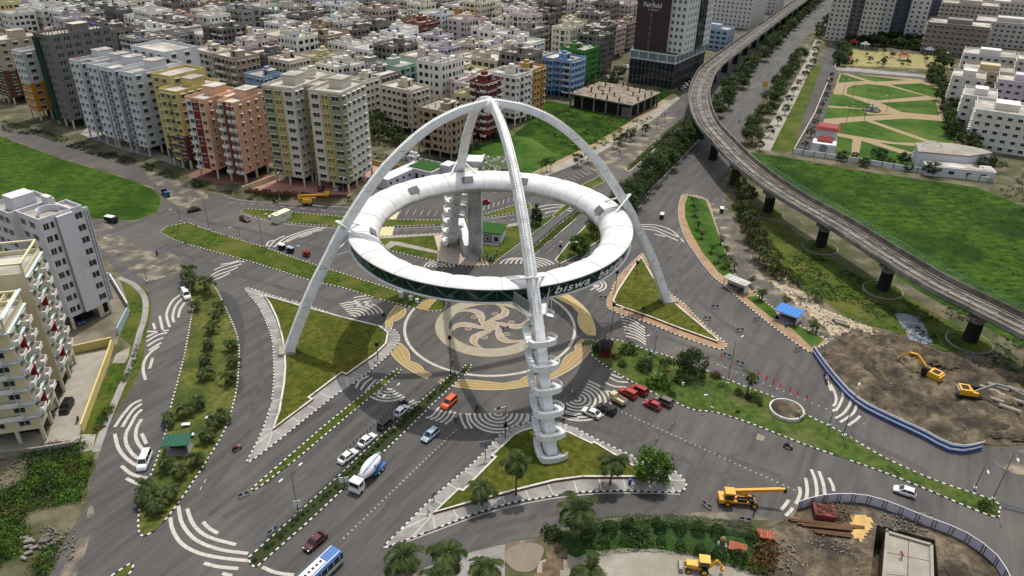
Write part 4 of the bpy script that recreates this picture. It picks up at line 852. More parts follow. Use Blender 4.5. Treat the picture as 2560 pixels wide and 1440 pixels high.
def lower_band(root, wings, floors, fh, stilt, m, nm='painted_storey'):   # differently painted lower storeys: projecting piers and spandrels in the second colour
    b = MB()
    for (x0, x1, y0, y1, mi, fc, sc, dh) in wings:
        for f in range(floors):
            z = stilt + f * fh
            for (z0, h) in ((z, .9), (z + 2.34, .7)):
                b.box(((x0 + x1) / 2, y0 - .03, z0 + h / 2), (x1 - x0 + .12, .06, h)); b.box((x1 + .03, (y0 + y1) / 2, z0 + h / 2), (.06, y1 - y0, h))
            def piers(cols, L, place):
                e = 0
                for c in sorted(cols) + [(L + 5, 10, 0, 0)]:
                    a = min(L, c[0] - c[1] / 2)
                    if a > e + .05: place((a + e) / 2, a - e, z)
                    e = c[0] + c[1] / 2
            piers(fc, x1 - x0, lambda u, w, z: b.box((x0 + u, y0 - .03, z + 1.62), (w, .06, 1.44)))
            piers(sc, y1 - y0, lambda u, w, z: b.box((x1 + .03, y0 + u, z + 1.62), (.06, w, 1.44)))
    b.build(nm, m, root, kind='stuff')
lower_band(t3, [(-9, 0, 0, 20, 0, w3(1.8, 4.6, 7.2, w=1.6), w3(2.5, 6.2, 10, 14, 17.5, w=1.4), 0)], 3, 3.05, 3.4, brn)
lower_band(t7, [(-7.5, 0, 0, 20, 0, w3(1.5, 4.2, 6.4, w=1.2), w3(3, 8, 13, 17, w=1.8), 0)], 4, 3.05, 4.0, wallmat((190, 132, 52)))
lower_band(t8, [(-16, 0, 0, 22, 0, w3(2.5, 6, 9.5, 13, w=1.8), w3(3, 8, 13, w=1.6), 0)], 4, 3.05, 3.2, brn)
# bare concrete shell with green netting
t6 = tower('tall unfinished grey concrete tower draped with green safety netting', at(186, 322), rad(-32),
    [(-12, 0, 0, 26, 0, w3(2, 5, 8.5, w=1.7), w3(3, 7, 11, 15.5, 20, 24, w=2.0, h=1.6), 0), (-20, -12, 5, 24, 0, w3(2, 5.5, w=1.7), [], -1)], [wallmat((112, 108, 105))], 11, stilt=3.5, shade=False)
nt_ = MB(); rg = random.Random(4)
for j in range(14):
    for i in range(4):
        q = lambda a, b: (-12.1 + a * 1.05, -.45 - .35 * abs(math.sin(a * 2.1 + b)), 2 + b * 2.45)
        nt_.face([q(i, j), q(i + 1, j), q(i + 1, j + 1), q(i, j + 1)])
nt_.build('safety_net', mat('green net', srgb(26, 72, 62), .9, .3, .8, col2=srgb(18, 44, 40)), t6)
cl = MB()
for i in range(5):
    for j in range(5): cl.box((-11 + i * 2.6, 2 + j * 5, 37.6 + rg.random()), (.3, .3, 2.2))
cl.build('starter_column', M_BARE, t6, kind='stuff')
# ------------------------------------------------------------------ city blocks: shared building forms, each copy painted its own colour
M_WSLOT, M_TSLOT = wallmat((200, 196, 186)), M_SHADE
def proto(seed, w, d, nf, style):
    rg = random.Random(seed); W, wins, B, R_ = MB(), [], MB(), MB(); fh = 3.05; st = 2.6 if style != 'low' else 0
    X, Y = Vector((1, 0, 0)), Vector((0, 1, 0)); H = st + nf * fh
    if rg.random() < .55 and w > 11: notch = (rg.uniform(.3, .5) * w, rg.uniform(1.5, 3.0))       # stepped plan
    else: notch = None
    boxes = [(-w / 2, w / 2, -d / 2, d / 2)]
    if notch:
        nx, nd = notch
        boxes = [(-w / 2, -w / 2 + nx, -d / 2, d / 2), (-w / 2 + nx, w / 2, -d / 2 + nd, d / 2)] if rg.random() < .5 else [(-w / 2, -w / 2 + nx, -d / 2 + nd, d / 2), (-w / 2 + nx, w / 2, -d / 2, d / 2)]
    def cols(L):
        out, x = [], rg.uniform(.9, 1.6)
        while x < L - .9:
            ww = rg.choice([1.3, 1.7, 1.7, 2.0, .9, 2.5]); ww = min(ww, L - x - .4)
            if x + ww > L - .3 or ww < .5: break
            out.append((x + ww / 2, ww, 0.15 if ww > 2 else .85, 2.1 if ww > 2 else 1.55)); x += ww + rg.uniform(.8, 1.5)
        return out
    for (x0, x1, y0, y1) in boxes:
        cf, cs = cols(x1 - x0), cols(y1 - y0)
        facade(W, wins, (x0, y0, 0), X, -Y, x1 - x0, st, nf, fh, cf, 0); facade(W, wins, (x1, y0, 0), Y, X, y1 - y0, st, nf, fh, cs, 0)
        facade(W, wins, (x1, y1, 0), -X, Y, x1 - x0, st, nf, fh, cols(x1 - x0), 0); facade(W, wins, (x0, y1, 0), -Y, -X, y1 - y0, st, nf, fh, cols(y1 - y0), 0)
        R_.face([(x0, y0, H), (x1, y0, H), (x1, y1, H), (x0, y1, H)], 0); roof_bits(R_, x0, x1, y0, y1, H, rg, 1, par=.85)
        W.face([(x0, y0, st), (x0, y1, st), (x1, y1, st), (x1, y0, st)], 0)
        for c, cc in enumerate(cf):                       # balconies in front of the tall openings
            if cc[3] > 2 or rg.random() < .15:
                for f in range(nf):
                    z = st + f * fh; bx = x0 + cc[0]; bw = cc[1] + 1.0
                    B.box((bx, y0 - .55, z + .06), (bw, 1.1, .12)); B.box((bx, y0 - 1.06, z + .5), (bw, .08, .8)); B.box((bx - bw / 2 + .04, y0 - .55, z + .5), (.08, 1.0, .8)); B.box((bx + bw / 2 - .04, y0 - .55, z + .5), (.08, 1.0, .8))
        for c, cc in enumerate(cs):
            if cc[3] > 2 or rg.random() < .12:
                for f in range(nf):
                    z = st + f * fh; by = y0 + cc[0]; bw = cc[1] + 1.0
                    B.box((x1 + .55, by, z + .06), (1.1, bw, .12)); B.box((x1 + 1.06, by, z + .5), (.08, bw, .8)); B.box((x1 + .55, by - bw / 2 + .04, z + .5), (1.0, .08, .8)); B.box((x1 + .55, by + bw / 2 - .04, z + .5), (1.0, .08, .8))
        if st:
            for i in range(4):
                for j in range(4): W.box((x0 + .25 + (x1 - x0 - .5) * i / 3, y0 + .25 + (y1 - y0 - .5) * j / 3, st / 2), (.45, .45, st), m=0)
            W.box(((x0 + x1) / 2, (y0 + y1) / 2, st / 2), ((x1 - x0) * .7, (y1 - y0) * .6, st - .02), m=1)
    for f in range(1, nf + 1):                            # floor slab lines
        if style == 'slab':
            for (x0, x1, y0, y1) in boxes: B.box(((x0 + x1) / 2, y0 - .1, st + f * fh - .08), (x1 - x0 + .2, .2, .16)); B.box((x1 + .1, (y0 + y1) / 2, st + f * fh - .08), (.2, y1 - y0, .16))
    G_ = MB()
    for q in wins: win_add(G_, *q[:4], shade=(style != 'bare' and q[3] < 1.8 and style != 'plain'))
    hx, hy = rg.uniform(-w / 5, w / 5), rg.uniform(-d / 6, d / 4)
    T = MB(); T.box((hx, hy, H + 1.25), (rg.uniform(3, 4.5), rg.uniform(4, 6), 2.5), m=0); T.box((hx, hy, H + 2.58), (4.6, 6.2, .16), m=1); T.box((hx + .4, hy - 1.2, H + 3.26), (2.2, 2.0, 1.3), m=0)
    T.face([(hx + 2.27, hy - .5, H + .1), (hx + 2.27, hy + .5, H + .1), (hx + 2.27, hy + .5, H + 2.1), (hx + 2.27, hy - .5, H + 2.1)], 2)
    for k in range(rg.randint(0, 3)):
        x, y = rg.uniform(-w / 2 + 1.2, w / 2 - 1.2), rg.uniform(-d / 2 + 1.2, d / 2 - 1.2); T.box((x, y, H + .3 + .3 * k), (rg.uniform(.8, 2), rg.uniform(.8, 2), .6 + .6 * k), m=rg.choice((0, 1, 1)))
    C_ = MB()
    if style == 'bare':
        for i in range(4):
            for j in range(4):
                if rg.random() < .8: C_.box((-w / 2 + .3 + (w - .6) * i / 3, -d / 2 + .3 + (d - .6) * j / 3, H + .9), (.28, .28, 1.8))
    return dict(w=w, d=d, H=H, nf=nf, style=style, wall=W.mesh('wall', [M_WSLOT, M_DARK]), win=G_.mesh('window', [M_DARK if style == 'bare' else M_GLASSJ, M_DARK if style == 'bare' else M_FRAME, M_SHADE]), roof=R_.mesh('roof', [M_ROOF, M_WSLOT]),
                bal=B.mesh('balcony', M_TSLOT) if B.f else None, head=T.mesh('stair_house', [M_WSLOT, M_ROOF, M_DARK]), col=C_.mesh('starter_column', M_BARE) if C_.f else None)
PR = []
_r = random.Random(11)
for s, st in enumerate(['plain', 'shade', 'shade', 'slab', 'bare', 'shade', 'slab', 'bare', 'plain', 'shade', 'slab', 'shade', 'bare', 'shade', 'slab', 'plain', 'shade', 'bare', 'shade', 'slab', 'low', 'shade']):
    PR.append(proto(100 + s, _r.uniform(11.5, 17.5), _r.uniform(13, 19), _r.choice([4, 5, 5, 5, 6, 6]), st))
TANKM = MB().lathe([(.65, 0), (.7, .15), (.7, 1.1), (.5, 1.35), (.12, 1.42)], (0, 0, 0), 10).mesh('water_tank', M_TANKB)
M_PINKTRIM = wallmat((186, 168, 150))
TINT = [('white', (230, 229, 226), 15), ('off-white', (220, 216, 208), 12), ('cream', (220, 212, 190), 8), ('grey cement', (146, 142, 137), 12), ('dark cement', (112, 109, 106), 6), ('beige', (200, 187, 168), 6), ('pale pink', (214, 194, 190), 5), ('lavender', (200, 192, 200), 3),
        ('dusty pink', (186, 160, 152), 1), ('lemon', (204, 194, 140), 2), ('ochre', (184, 144, 80), 1), ('brick red', (138, 82, 66), 1), ('pale green', (168, 184, 148), 1), ('mint', (150, 186, 168), 1), ('tan', (158, 138, 116), 3), ('sky blue', (140, 164, 190), 1), ('salmon', (204, 158, 134), 1)]
TINTD = {n: c for n, c, _ in TINT}; TINTD.update(green=(72, 134, 58), turquoise=(88, 178, 166), orange=(206, 126, 50), maroon=(112, 48, 40), blue=(112, 148, 190))
POOL = [t for t in TINT for _ in range(t[2])]
CITY_SPOT = []
STOREY = {3: 'three', 4: 'four', 5: 'five', 6: 'six', 7: 'seven', 8: 'eight', 9: 'nine'}
def block(pr, loc, rz, tint, tank=None, trim=None, scale=None):
    root = thing('apartment_block', '', 'building', loc, rz, 'city apartment blocks', scale=scale)
    wm = M_BARE if (pr['style'] == 'bare' and tint in ('grey cement', 'dark cement')) else wallmat(TINTD[tint])
    def p(nm, key):
        if pr[key] is None: return None
        o = put(nm, pr[key], root)
        for sl, mm in zip(o.material_slots, pr[key].materials):
            if mm == M_WSLOT: sl.link = 'OBJECT'; sl.material = wm
            elif mm == M_TSLOT and key == 'bal': sl.link = 'OBJECT'; sl.material = trim or wm
        return o
    p('wall', 'wall'); tag(p('window', 'win'), kind='stuff'); r = p('roof', 'roof'); h = tag(p('stair_house', 'head'), kind='stuff'); h.parent = r
    b = p('balcony', 'bal')
    if b: tag(b, kind='stuff')
    c = p('starter_column', 'col')
    if c: tag(c, kind='stuff')
    if tank: o = put('water_tank', TANKM, r, (tank[0] * pr['w'] / 2, tank[1] * pr['d'] / 2, pr['H'])); o.material_slots[0].link = 'OBJECT'; o.material_slots[0].material = (M_TANKB, M_SHADE, M_TANKU, M_TANKB)[len(CITY_SPOT) % 4]
    CITY_SPOT.append((root, tint, pr, Vector(loc)))
    return root
e1, e2 = Vector((cos(rad(-33)), sin(rad(-33)), 0)), Vector((cos(rad(57)), sin(rad(57)), 0))
taken = []
def free(p, r):
    return all((p - q).length > r + s for q, s in taken)
for t in (t1, t2, t3, t4, t5, t6, t7, t8):
    for f, g_ in ((-8, 8), (-22, 10), (-8, 22)): 
        a = t.rotation_euler.z; taken.append((Vector((t.location.x + f * cos(a) - g_ * sin(a), t.location.y + f * sin(a) + g_ * cos(a), 0)), 7.5))
def corner_block(px, py, pi, tint, rz=-33, floors=None, trim=None, tank=None, w=None, d=None, style=None, seed=0):
    if pi is None: pr = proto(500 + seed, w, d, floors, style); 
    else: pr = PR[pi]
    a = rad(rz); c = at(px, py); o = c - Vector((cos(a), sin(a), 0)) * pr['w'] / 2 + Vector((-sin(a), cos(a), 0)) * pr['d'] / 2
    taken.append((o, max(pr['w'], pr['d']) * .5)); return block(pr, o, a, tint, tank, trim)
TW = M_SHADE
for k, a in enumerate([(1129, 401, 'tan', -30, 16, 15, 5, 'bare'), (1031, 337, 'beige', -33, 17, 12, 5, 'shade'), (957, 294, 'grey cement', -33, 16, 14, 5, 'slab'), (1098, 270, 'white', -33, 13, 14, 4, 'shade'), (1214, 357, 'maroon', -33, 8, 11, 7, 'slab'), (1178, 350, 'lemon', -33, 9, 10, 5, 'slab'),
                       (1287, 313, 'off-white', -33, 15, 14, 6, 'shade'), (1321, 297, 'ochre', -33, 11, 14, 6, 'slab'), (1417, 249, 'blue', -36, 17, 16, 5, 'slab'), (1456, 216, 'green', -36, 15, 15, 5, 'plain'), (1322, 197, 'white', -33, 15, 16, 5, 'shade'), (1190, 224, 'beige', -33, 16, 15, 4, 'shade'),
                       (1150, 249, 'off-white', -33, 18, 16, 4, 'slab'), (1219, 156, 'pale pink', -33, 14, 16, 5, 'slab'), (1100, 162, 'lavender', -33, 16, 14, 4, 'shade'), (1098, 128, 'white', -33, 16, 16, 6, 'plain'), (1048, 128, 'tan', -33, 14, 14, 5, 'slab'), (905, 312, 'cream', -33, 9, 14, 5, 'shade'),
                       (1500, 165, 'dark cement', -33, 15, 18, 6, 'bare'), (1530, 150, 'dusty pink', -33, 9, 16, 5, 'slab'), (1560, 132, 'tan', -33, 9, 16, 5, 'slab'), (1410, 150, 'brick red', -33, 14, 15, 4, 'bare'), (1440, 120, 'lemon', -33, 16, 14, 4, 'shade'), (1060, 225, 'cream', -33, 14, 12, 4, 'shade')]):
    x, y, tint, rz, w, d, nf, stl = a; corner_block(x, y, None, tint, rz, nf, TW if tint in ('blue', 'white', 'maroon', 'off-white') else None, (.5, .5) if k % 3 == 0 else None, w, d, stl, k)
# the rest of the quarter: plots along streets that follow the avenue's direction
REGION = [(-140, 180), (0, 232), (150, 262), (420, 310), (560, 330), (660, 320), (900, 300), (1020, 330), (1180, 330), (1320, 262), (1420, 232), (1540, 200), (1570, 150), (1585, 60), (1640, 6), (1700, -60), (-400, -60)]
def inside(p, poly):
    c = False; n = len(poly)
    for i in range(n):
        (x1, y1), (x2, y2) = poly[i], poly[i - 1]
        if (y1 > p[1]) != (y2 > p[1]) and p[0] < (x2 - x1) * (p[1] - y1) / (y2 - y1) + x1: c = not c
    return c
rc = random.Random(23); cand = []
for i in range(-60, 62):
    for j in range(2, 62):
        gx = i * 16.6 + (i // 7) * 9; gy = 60 + j * 17.2 + (j // 2) * 5.0
        p = e1 * gx + e2 * gy + e1 * rc.uniform(-1.6, 1.6) + e2 * rc.uniform(-1, 1)
        q = to_px(p)
        if not (-160 < q[0] < 1760 and -45 < q[1] < 420) or not inside(q, REGION): continue
        cand.append((p, (p - EYE).length))
GREEN_GAPS = [(at(650, 20), 26), (at(1040, 20), 30), (at(960, 30), 20), (at(1390, 30), 14), (at(960, 105), 11), (at(1130, 140), 8), (at(940, 300), 16), (at(985, 335), 18)]
cand = [c for c in cand if free(c[0], 7.2) and all((c[0] - g_[0]).length > g_[1] for g_ in GREEN_GAPS)]
cand.sort(key=lambda c: c[1]); far = MB(); nfar = 0
for k, (p, dist) in enumerate(cand):
    if rc.random() < .045: continue
    pr = rc.choice(PR); t = rc.choice(POOL)[0]
    if pr['style'] == 'bare': t = rc.choice(['grey cement', 'grey cement', 'grey cement', 'dark cement', 'off-white', 'beige', 'pale pink'])
    a = rad(-33 + rc.uniform(-1.5, 1.5)) + rc.choice([0, 0, PI / 2, PI, -PI / 2])
    trim = rc.choice([None, TW, TW, M_PINKTRIM]); tank = (rc.uniform(-.7, .7), rc.uniform(-.7, .7)) if rc.random() < .75 else None
    sc = (rc.uniform(.92, 1.04), rc.uniform(.9, 1.02), rc.uniform(.95, 1.15))
    if len(CITY_SPOT) < 300: block(pr, p, a, t, tank, trim, sc)
    else: FAR = globals().setdefault('FAR', []); FAR.append((pr, p, a, t))
def city_labels():
    # every block's label: colour, storeys and finish, then the landmark it stands by, and its order from the left where still shared
    def look(t, pr): return '%s %s-storey %s' % (t, STOREY[pr['nf']], {'bare': 'unfinished block', 'slab': 'banded block', 'low': 'stilt-less block', 'plain': 'plain block', 'shade': 'hooded block'}[pr['style']])
    def zone(p):
        x, y = to_px(p); row = 'at the top edge' if y < 30 else 'far back' if y < 90 else 'midway back' if y < 180 else 'up front'
        side = 'behind the netted tower' if x < 260 else 'behind the white towers' if x < 520 else 'behind the salmon tower' if x < 800 else 'left of the arch top' if x < 1080 else 'behind the arch top' if x < 1300 else 'left of the dark hotel'
        return row + ' ' + side
    groups = {}
    for root, t, pr, p in CITY_SPOT: groups.setdefault((look(t, pr), zone(p)), []).append((to_px(p)[0], root))
    for (lk, zn), L in groups.items():
        L.sort(key=lambda a: a[0])
        for i, (x, root) in enumerate(L): root['label'] = (lk + ' ' + zn) if len(L) == 1 else '%s from left, %s %s' % (nth(i), lk, zn)
city_labels()
if 'FAR' in globals():                                # beyond the first 300 the quarter reads as one mass
    fm = MB(); slots = [wallmat(TINTD[t]) for t in ('white', 'cream', 'grey cement', 'beige', 'pale pink', 'dark cement')] + [M_GLASSJ, M_ROOF]
    for pr, p, a, t in FAR:
        k = rc.randrange(6); w, d, H = pr['w'], pr['d'], pr['H'] * rc.uniform(.9, 1.15); Mx = Matrix.Translation(p) @ Matrix.Rotation(a, 4, 'Z')
        fm.box((0, 0, H / 2), (w, d, H), m=k, M=Mx); fm.box((0, 0, H + .05), (w - .5, d - .5, .1), m=7, M=Mx); fm.box((rc.uniform(-2, 2), rc.uniform(-3, 3), H + 1.4), (4, 5, 2.7), m=k, M=Mx)
        for f in range(int(H / 3)):
            for sx in range(int(w / 3)):
                for sy in (-1, 1): fm.box((-w / 2 + 1.7 + sx * 3, sy * d / 2, 1.6 + f * 3.05), (1.4, .06, 1.3), m=6, M=Mx)
            for sx in range(int(d / 3)):
                for sy in (-1, 1): fm.box((sy * w / 2, -d / 2 + 1.7 + sx * 3, 1.6 + f * 3.05), (.06, 1.4, 1.3), m=6, M=Mx)
    fm.build('distant_city', slots, label='mass of small pale city blocks fading out at the top of the view', cat='city', kind='stuff')
# ------------------------------------------------------------------ generic block with windows as one part (far away)
def slab_tower(label, corner, rz, wings, mats_, floors, fh=3.1, base=0.0, z0=0.0, name='residential_tower', group=None, single=False, shade=False, cat='building', roofs=True, glass=None):
    root = thing(name, label, cat, (corner.x, corner.y, z0), rz, group); wm = MB(); X, Y = Vector((1, 0, 0)), Vector((0, 1, 0))
    for (x0, x1, y0, y1, mi, fc, sc, dh) in wings:
        W, ws = MB(), []; n = floors + dh; H = base + n * fh
        facade(W, ws, (x0, y0, 0), X, -Y, x1 - x0, base, n, fh, fc, mi); facade(W, ws, (x1, y0, 0), Y, X, y1 - y0, base, n, fh, sc, mi)
        facade(W, ws, (x1, y1, 0), -X, Y, x1 - x0, base, n, fh, [(x1 - x0 - c[0],) + tuple(c[1:]) for c in fc], mi); facade(W, ws, (x0, y1, 0), -Y, -X, y1 - y0, base, n, fh, [(y1 - y0 - c[0],) + tuple(c[1:]) for c in sc], mi)
        W.face([(x0, y0, H), (x1, y0, H), (x1, y1, H), (x0, y1, H)], mi)
        if base: W.box(((x0 + x1) / 2, (y0 + y1) / 2, base / 2), (x1 - x0 - .02, y1 - y0 - .02, base), m=mi)
        W.build('wall', mats_, root)
        R_ = MB(); roof_bits(R_, x0, x1, y0, y1, H, rng, 0); R_.face([(x0 + .2, y0 + .2, H + .02), (x1 - .2, y0 + .2, H + .02), (x1 - .2, y1 - .2, H + .02), (x0 + .2, y1 - .2, H + .02)], 1)
        R_.box(((x0 + x1) / 2, (y0 + y1) / 2, H + 1.4), ((x1 - x0) * .4, (y1 - y0) * .35, 2.8), m=0); R_.build('roof', [mats_[0], M_ROOF], root)
        for p, a, w, h, f, c in ws:
            if single and (abs(math.sin(a / 2)) < .1 or abs(math.sin(a / 2 - PI / 4)) < .1): put('window', win_mesh(w, h, shade), root, p, a)
            else: win_add(wm, p, a, w, h, shade)
    wm.build('window', [glass or M_GLASSJ, M_FRAME, M_SHADE], root, kind='stuff')
    return root
# ------------------------------------------------------------------ hotel tower on its podium
M_MAROON = mat('maroon cladding', srgb(52, 36, 36), 0.5, 0.08, 0.3, spec=0.4)
M_BLACKG = mat('black glass', srgb(24, 28, 34), 0.08, 0.2, 0.3, spec=0.7, col2=srgb(40, 46, 54))
M_HWHITE = mat('white panel', srgb(196, 196, 194), 0.6, 0.04, 0.5)
hc = at(1680, 223); ha = rad(-33)
hotel = thing('hotel', 'dark maroon and white hotel tower on a black glass podium', 'building', hc, ha)
pod = MB(); pod.box((-13, 22, 6.5), (26, 44, 13)); pod.build('podium', M_BLACKG, hotel)
pb = MB()
for x in (-26, -21, -15.5, -10, -4.8, -.1): pb.box((x, -.12, 15.2), (.5, .3, 3.4))
pb.box((-13, -.12, 13.2), (26.3, .4, .6)); pb.box((-13, -.12, 17.2), (26.3, .4, .7)); pb.box((.12, 20, 17.2), (.4, 42, .7)); pb.box((.12, 20, 13.2), (.4, 42, .6))
for y in range(5, 42, 6): pb.box((.12, y, 15.2), (.3, .6, 3.4))
pb.build('podium_frame', M_HWHITE, hotel); MB().box((-13, 22, 15.1), (25.6, 43.6, 4.4)).build('podium_glazing', mat('pale blue glazing', srgb(110, 124, 130), .15, .1, .4, spec=.6), hotel); MB().box((-12.5, 18, 17.7), (24, 36, .5)).build('terrace_garden', M_PARK, hotel)
fin = MB()
for i in range(12): fin.box((-25.5 + i * 2.3, -.1, 6.5), (.14, .2, 12.6))
for i in range(18): fin.box((.1, 1 + i * 2.4, 6.5), (.2, .14, 12.6))
for z in (4.4, 8.7): fin.box((-13, -.1, z), (26, .16, .12)); fin.box((.1, 22, z), (.16, 44, .12))
fin.build('mullion', M_STEELG, hotel, kind='stuff')
fl = 15
def hwall(x0, x1, y0, y1, m, fc, sc):
    W, ws = MB(), []; X, Y = Vector((1, 0, 0)), Vector((0, 1, 0))
    facade(W, ws, (x0, y0, 17.6), X, -Y, x1 - x0, 0, fl, 3.4, fc, 0); facade(W, ws, (x1, y0, 17.6), Y, X, y1 - y0, 0, fl, 3.4, sc, 0)
    facade(W, ws, (x1, y1, 17.6), -X, Y, x1 - x0, 0, fl, 3.4, [], 0); facade(W, ws, (x0, y1, 17.6), -Y, -X, y1 - y0, 0, fl, 3.4, [], 0)
    W.face([(x0, y0, 17.6 + fl * 3.4), (x1, y0, 17.6 + fl * 3.4), (x1, y1, 17.6 + fl * 3.4), (x0, y1, 17.6 + fl * 3.4)]); W.build('tower_wall', m, hotel)
    for p, a, w, h, f, c in ws: put('window', win_mesh(w, h, False), hotel, p, a)
hwall(-25, -7, 1, 20, M_MAROON, [(8.5, 1.3, .6, 2.2)], [])
hwall(-7, 2.0, 3, 20, M_HWHITE, [(1.6, 1.4, .8, 1.8), (4.4, 1.4, .8, 1.8), (7.2, 1.4, .8, 1.8)], [(3, 1.6, .8, 1.8), (7, 1.6, .8, 1.8), (11, 1.6, .8, 1.8), (14.6, 1.6, .8, 1.8)])
hwall(-2, 2.6, 20, 30, M_BLACKG, [], [(3, 2, .4, 2.6), (7, 2, .4, 2.6)])
hwall(-2, 2.0, 30, 42, M_HWHITE, [], [(2.5, 1.5, .8, 1.8), (5.5, 1.5, .8, 1.8), (9, 1.5, .8, 1.8)])
tm = TXT['hotel']
for v in tm.vertices: v.co = (-21.6 + v.co.x * .95, .9 - v.co.z, 39.4 + v.co.y)
tm.materials.clear(); tm.materials.append(M_HWHITE); put('sign_lettering', tm, hotel)
tm = TXT['hotel2']
for v in tm.vertices: v.co = (-18.6 + v.co.x * .95, .9 - v.co.z, 37.8 + v.co.y)
tm.materials.clear(); tm.materials.append(M_HWHITE); put('sign_lettering', tm, hotel, kind='stuff')
# parked cars and walls around it are added with the vehicles
# ------------------------------------------------------------------ other tall buildings
gcol = lambda L, n, w=1.3, h=1.4: [(L * (i + .5) / n, w, .9, h) for i in range(n)]
greyc, greyb = wallmat((186, 182, 172)), wallmat((150, 150, 150))
slab_tower('pale blue and white low block with a slate end wall beside the elevated track', at(1812, 128), rad(-33), [(-24, 0, 0, 14, 0, gcol(24, 6, 2.6), gcol(14, 2), 0)], [wallmat((150, 168, 188)), greyb], 4, name='office_block')
slab_tower('tall white slab block with fine vertical ribs behind the hotel', at(1872, 72), rad(-30), [(-30, 0, 0, 46, 0, gcol(30, 9, 1.2), gcol(46, 14, 1.0), 0)], [wallmat((206, 202, 194))], 13, name='residential_slab')
slab_tower('narrow white slab block at the top edge beside the elevated track', at(1935, 34), rad(-30), [(-24, 0, 0, 34, 0, gcol(24, 7, 1.2), gcol(34, 10, 1.1), 0)], [wallmat((196, 194, 190))], 12, name='residential_slab')
slab_tower('grey cream high-rise with dark central recess, left of the pair over the gardens', at(2185, 112), rad(-25), [(-12, 0, 0, 26, 0, gcol(12, 4, 1.3), gcol(26, 6, 1.3), 0), (-20, -12, 5, 22, 1, gcol(8, 2, 1.6), [], 0), (-33, -20, 0, 24, 0, gcol(13, 4, 1.3), gcol(24, 5), 0)], [greyc, wallmat((112, 110, 108))], 24)
slab_tower('white high-rise with slate blue recess, right of the pair over the gardens', at(2300, 108), rad(-22), [(-12, 0, 0, 24, 0, gcol(12, 3, 1.5), gcol(24, 5), 0), (-22, -12, 6, 22, 1, gcol(10, 2, 1.6), [], 0), (-34, -22, 0, 24, 0, gcol(12, 3, 1.5), gcol(24, 5), 0)], [wallmat((204, 202, 198)), wallmat((86, 92, 108))], 26)
slab_tower('dark slate high-rise row at the top edge right of the white pair', at(2420, 46), rad(-20), [(-52, 0, 0, 18, 0, gcol(52, 14, 1.6), gcol(18, 5), 0)], [wallmat((104, 104, 116))], 20)
slab_tower('blue grey glass tower at the top right photo corner', at(2590, 18), rad(-20), [(-22, 0, 0, 20, 0, gcol(22, 8, 1.9, 2.2), gcol(20, 6, 1.9, 2.2), 0)], [wallmat((96, 120, 140))], 14)
slab_tower('blue black glass office slab behind the city at the top edge', at(1345, 22), rad(-33), [(-44, 0, 0, 24, 0, gcol(44, 14, 2.4, 2.4), gcol(24, 7, 2.2, 2.4), 0)], [wallmat((54, 64, 76))], 8)
slab_tower('pale grey twin high-rise at the top left photo corner', at(72, 92), rad(-33), [(-9, 0, 0, 20, 0, gcol(9, 3), gcol(20, 5), 0), (-13, -9, 4, 18, 1, gcol(4, 1), [], 0), (-24, -13, 0, 20, 0, gcol(11, 4), gcol(20, 5), 0)], [wallmat((186, 190, 188)), wallmat((120, 124, 128))], 20)
slab_tower('mauve grey high-rise at the top left beside the pale twin', at(150, 60), rad(-33), [(-20, 0, 0, 20, 0, gcol(20, 6), gcol(20, 5), 0)], [wallmat((150, 140, 146))], 15)
slab_tower('lilac brick high-rise, third along the top left edge', at(232, 40), rad(-33), [(-22, 0, 0, 20, 0, gcol(22, 7), gcol(20, 5), 0)], [wallmat((142, 112, 116))], 13)
# right-hand housing
for x, y, c, w, d, nf, lab in ((2452, 148, (128, 118, 112), 36, 26, 6, 'brown grey long block with open balconies behind the far garden'), (2590, 128, (186, 178, 172), 40, 30, 5, 'pale pinkish block along the far right photo edge'), (2480, 72, (172, 160, 150), 40, 30, 5, 'beige block behind the brown long block'), (2600, 66, (196, 188, 180), 36, 28, 5, 'off-white block at the top right under the glass tower'),
                               (2520, 205, (202, 200, 196), 26, 22, 4, 'white block with parapet terrace right of the far garden'), (2508, 268, (190, 172, 136), 22, 20, 5, 'tan block with pink upper floor right of the lawns'), (2600, 300, (196, 180, 190), 22, 20, 5, 'pinkish white block behind the cream corner block'), (2560, 392, (206, 204, 194), 22, 24, 5, 'cream block with regular windows at the right photo edge near the white hall'), (2462, 338, (210, 208, 203), 13, 20, 5, 'white narrow block left of the cream corner block'), (2436, 282, (204, 198, 190), 14, 18, 5, 'off-white narrow block right of the park trees'), (2660, 240, (200, 190, 176), 26, 20, 5, 'pale block half cut off by the right photo edge')):
    slab_tower(lab, at(x, y), rad(-30), [(-w, 0, 0, d, 0, gcol(w, max(3, int(w / 3.6)), 1.6), gcol(d, max(3, int(d / 4)), 1.5), 0)], [wallmat(c)], nf, shade=True, name='housing_block', group='housing blocks on the right')
# ------------------------------------------------------------------ unfinished frame building on the waste ground
fc_ = at(1576, 297); fr = thing('concrete_frame_building', 'low unfinished concrete frame with rusty column stubs on its littered roof', 'building', fc_, rad(-35))
for i in range(6):
    for j in range(5): MB().box((-.4 - i * 6.5, .4 + j * 7, 3.0), (.7, .7, 6.0)).build('frame_column', M_BARE, fr)
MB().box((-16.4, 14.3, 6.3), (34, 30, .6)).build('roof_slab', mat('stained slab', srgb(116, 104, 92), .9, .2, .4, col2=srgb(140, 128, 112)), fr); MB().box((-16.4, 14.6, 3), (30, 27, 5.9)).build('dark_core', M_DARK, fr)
rs_ = mat('rusty steel', srgb(84, 50, 34), .8, .2, 1)
for i in range(6):
    for j in range(5):
        if (i * 3 + j) % 4: MB().box((-.6 - i * 6.3, .6 + j * 6.9, 7.5), (.5, .5, 1.9 + .5 * ((i + j) % 3))).build('column_stub', rs_, fr)
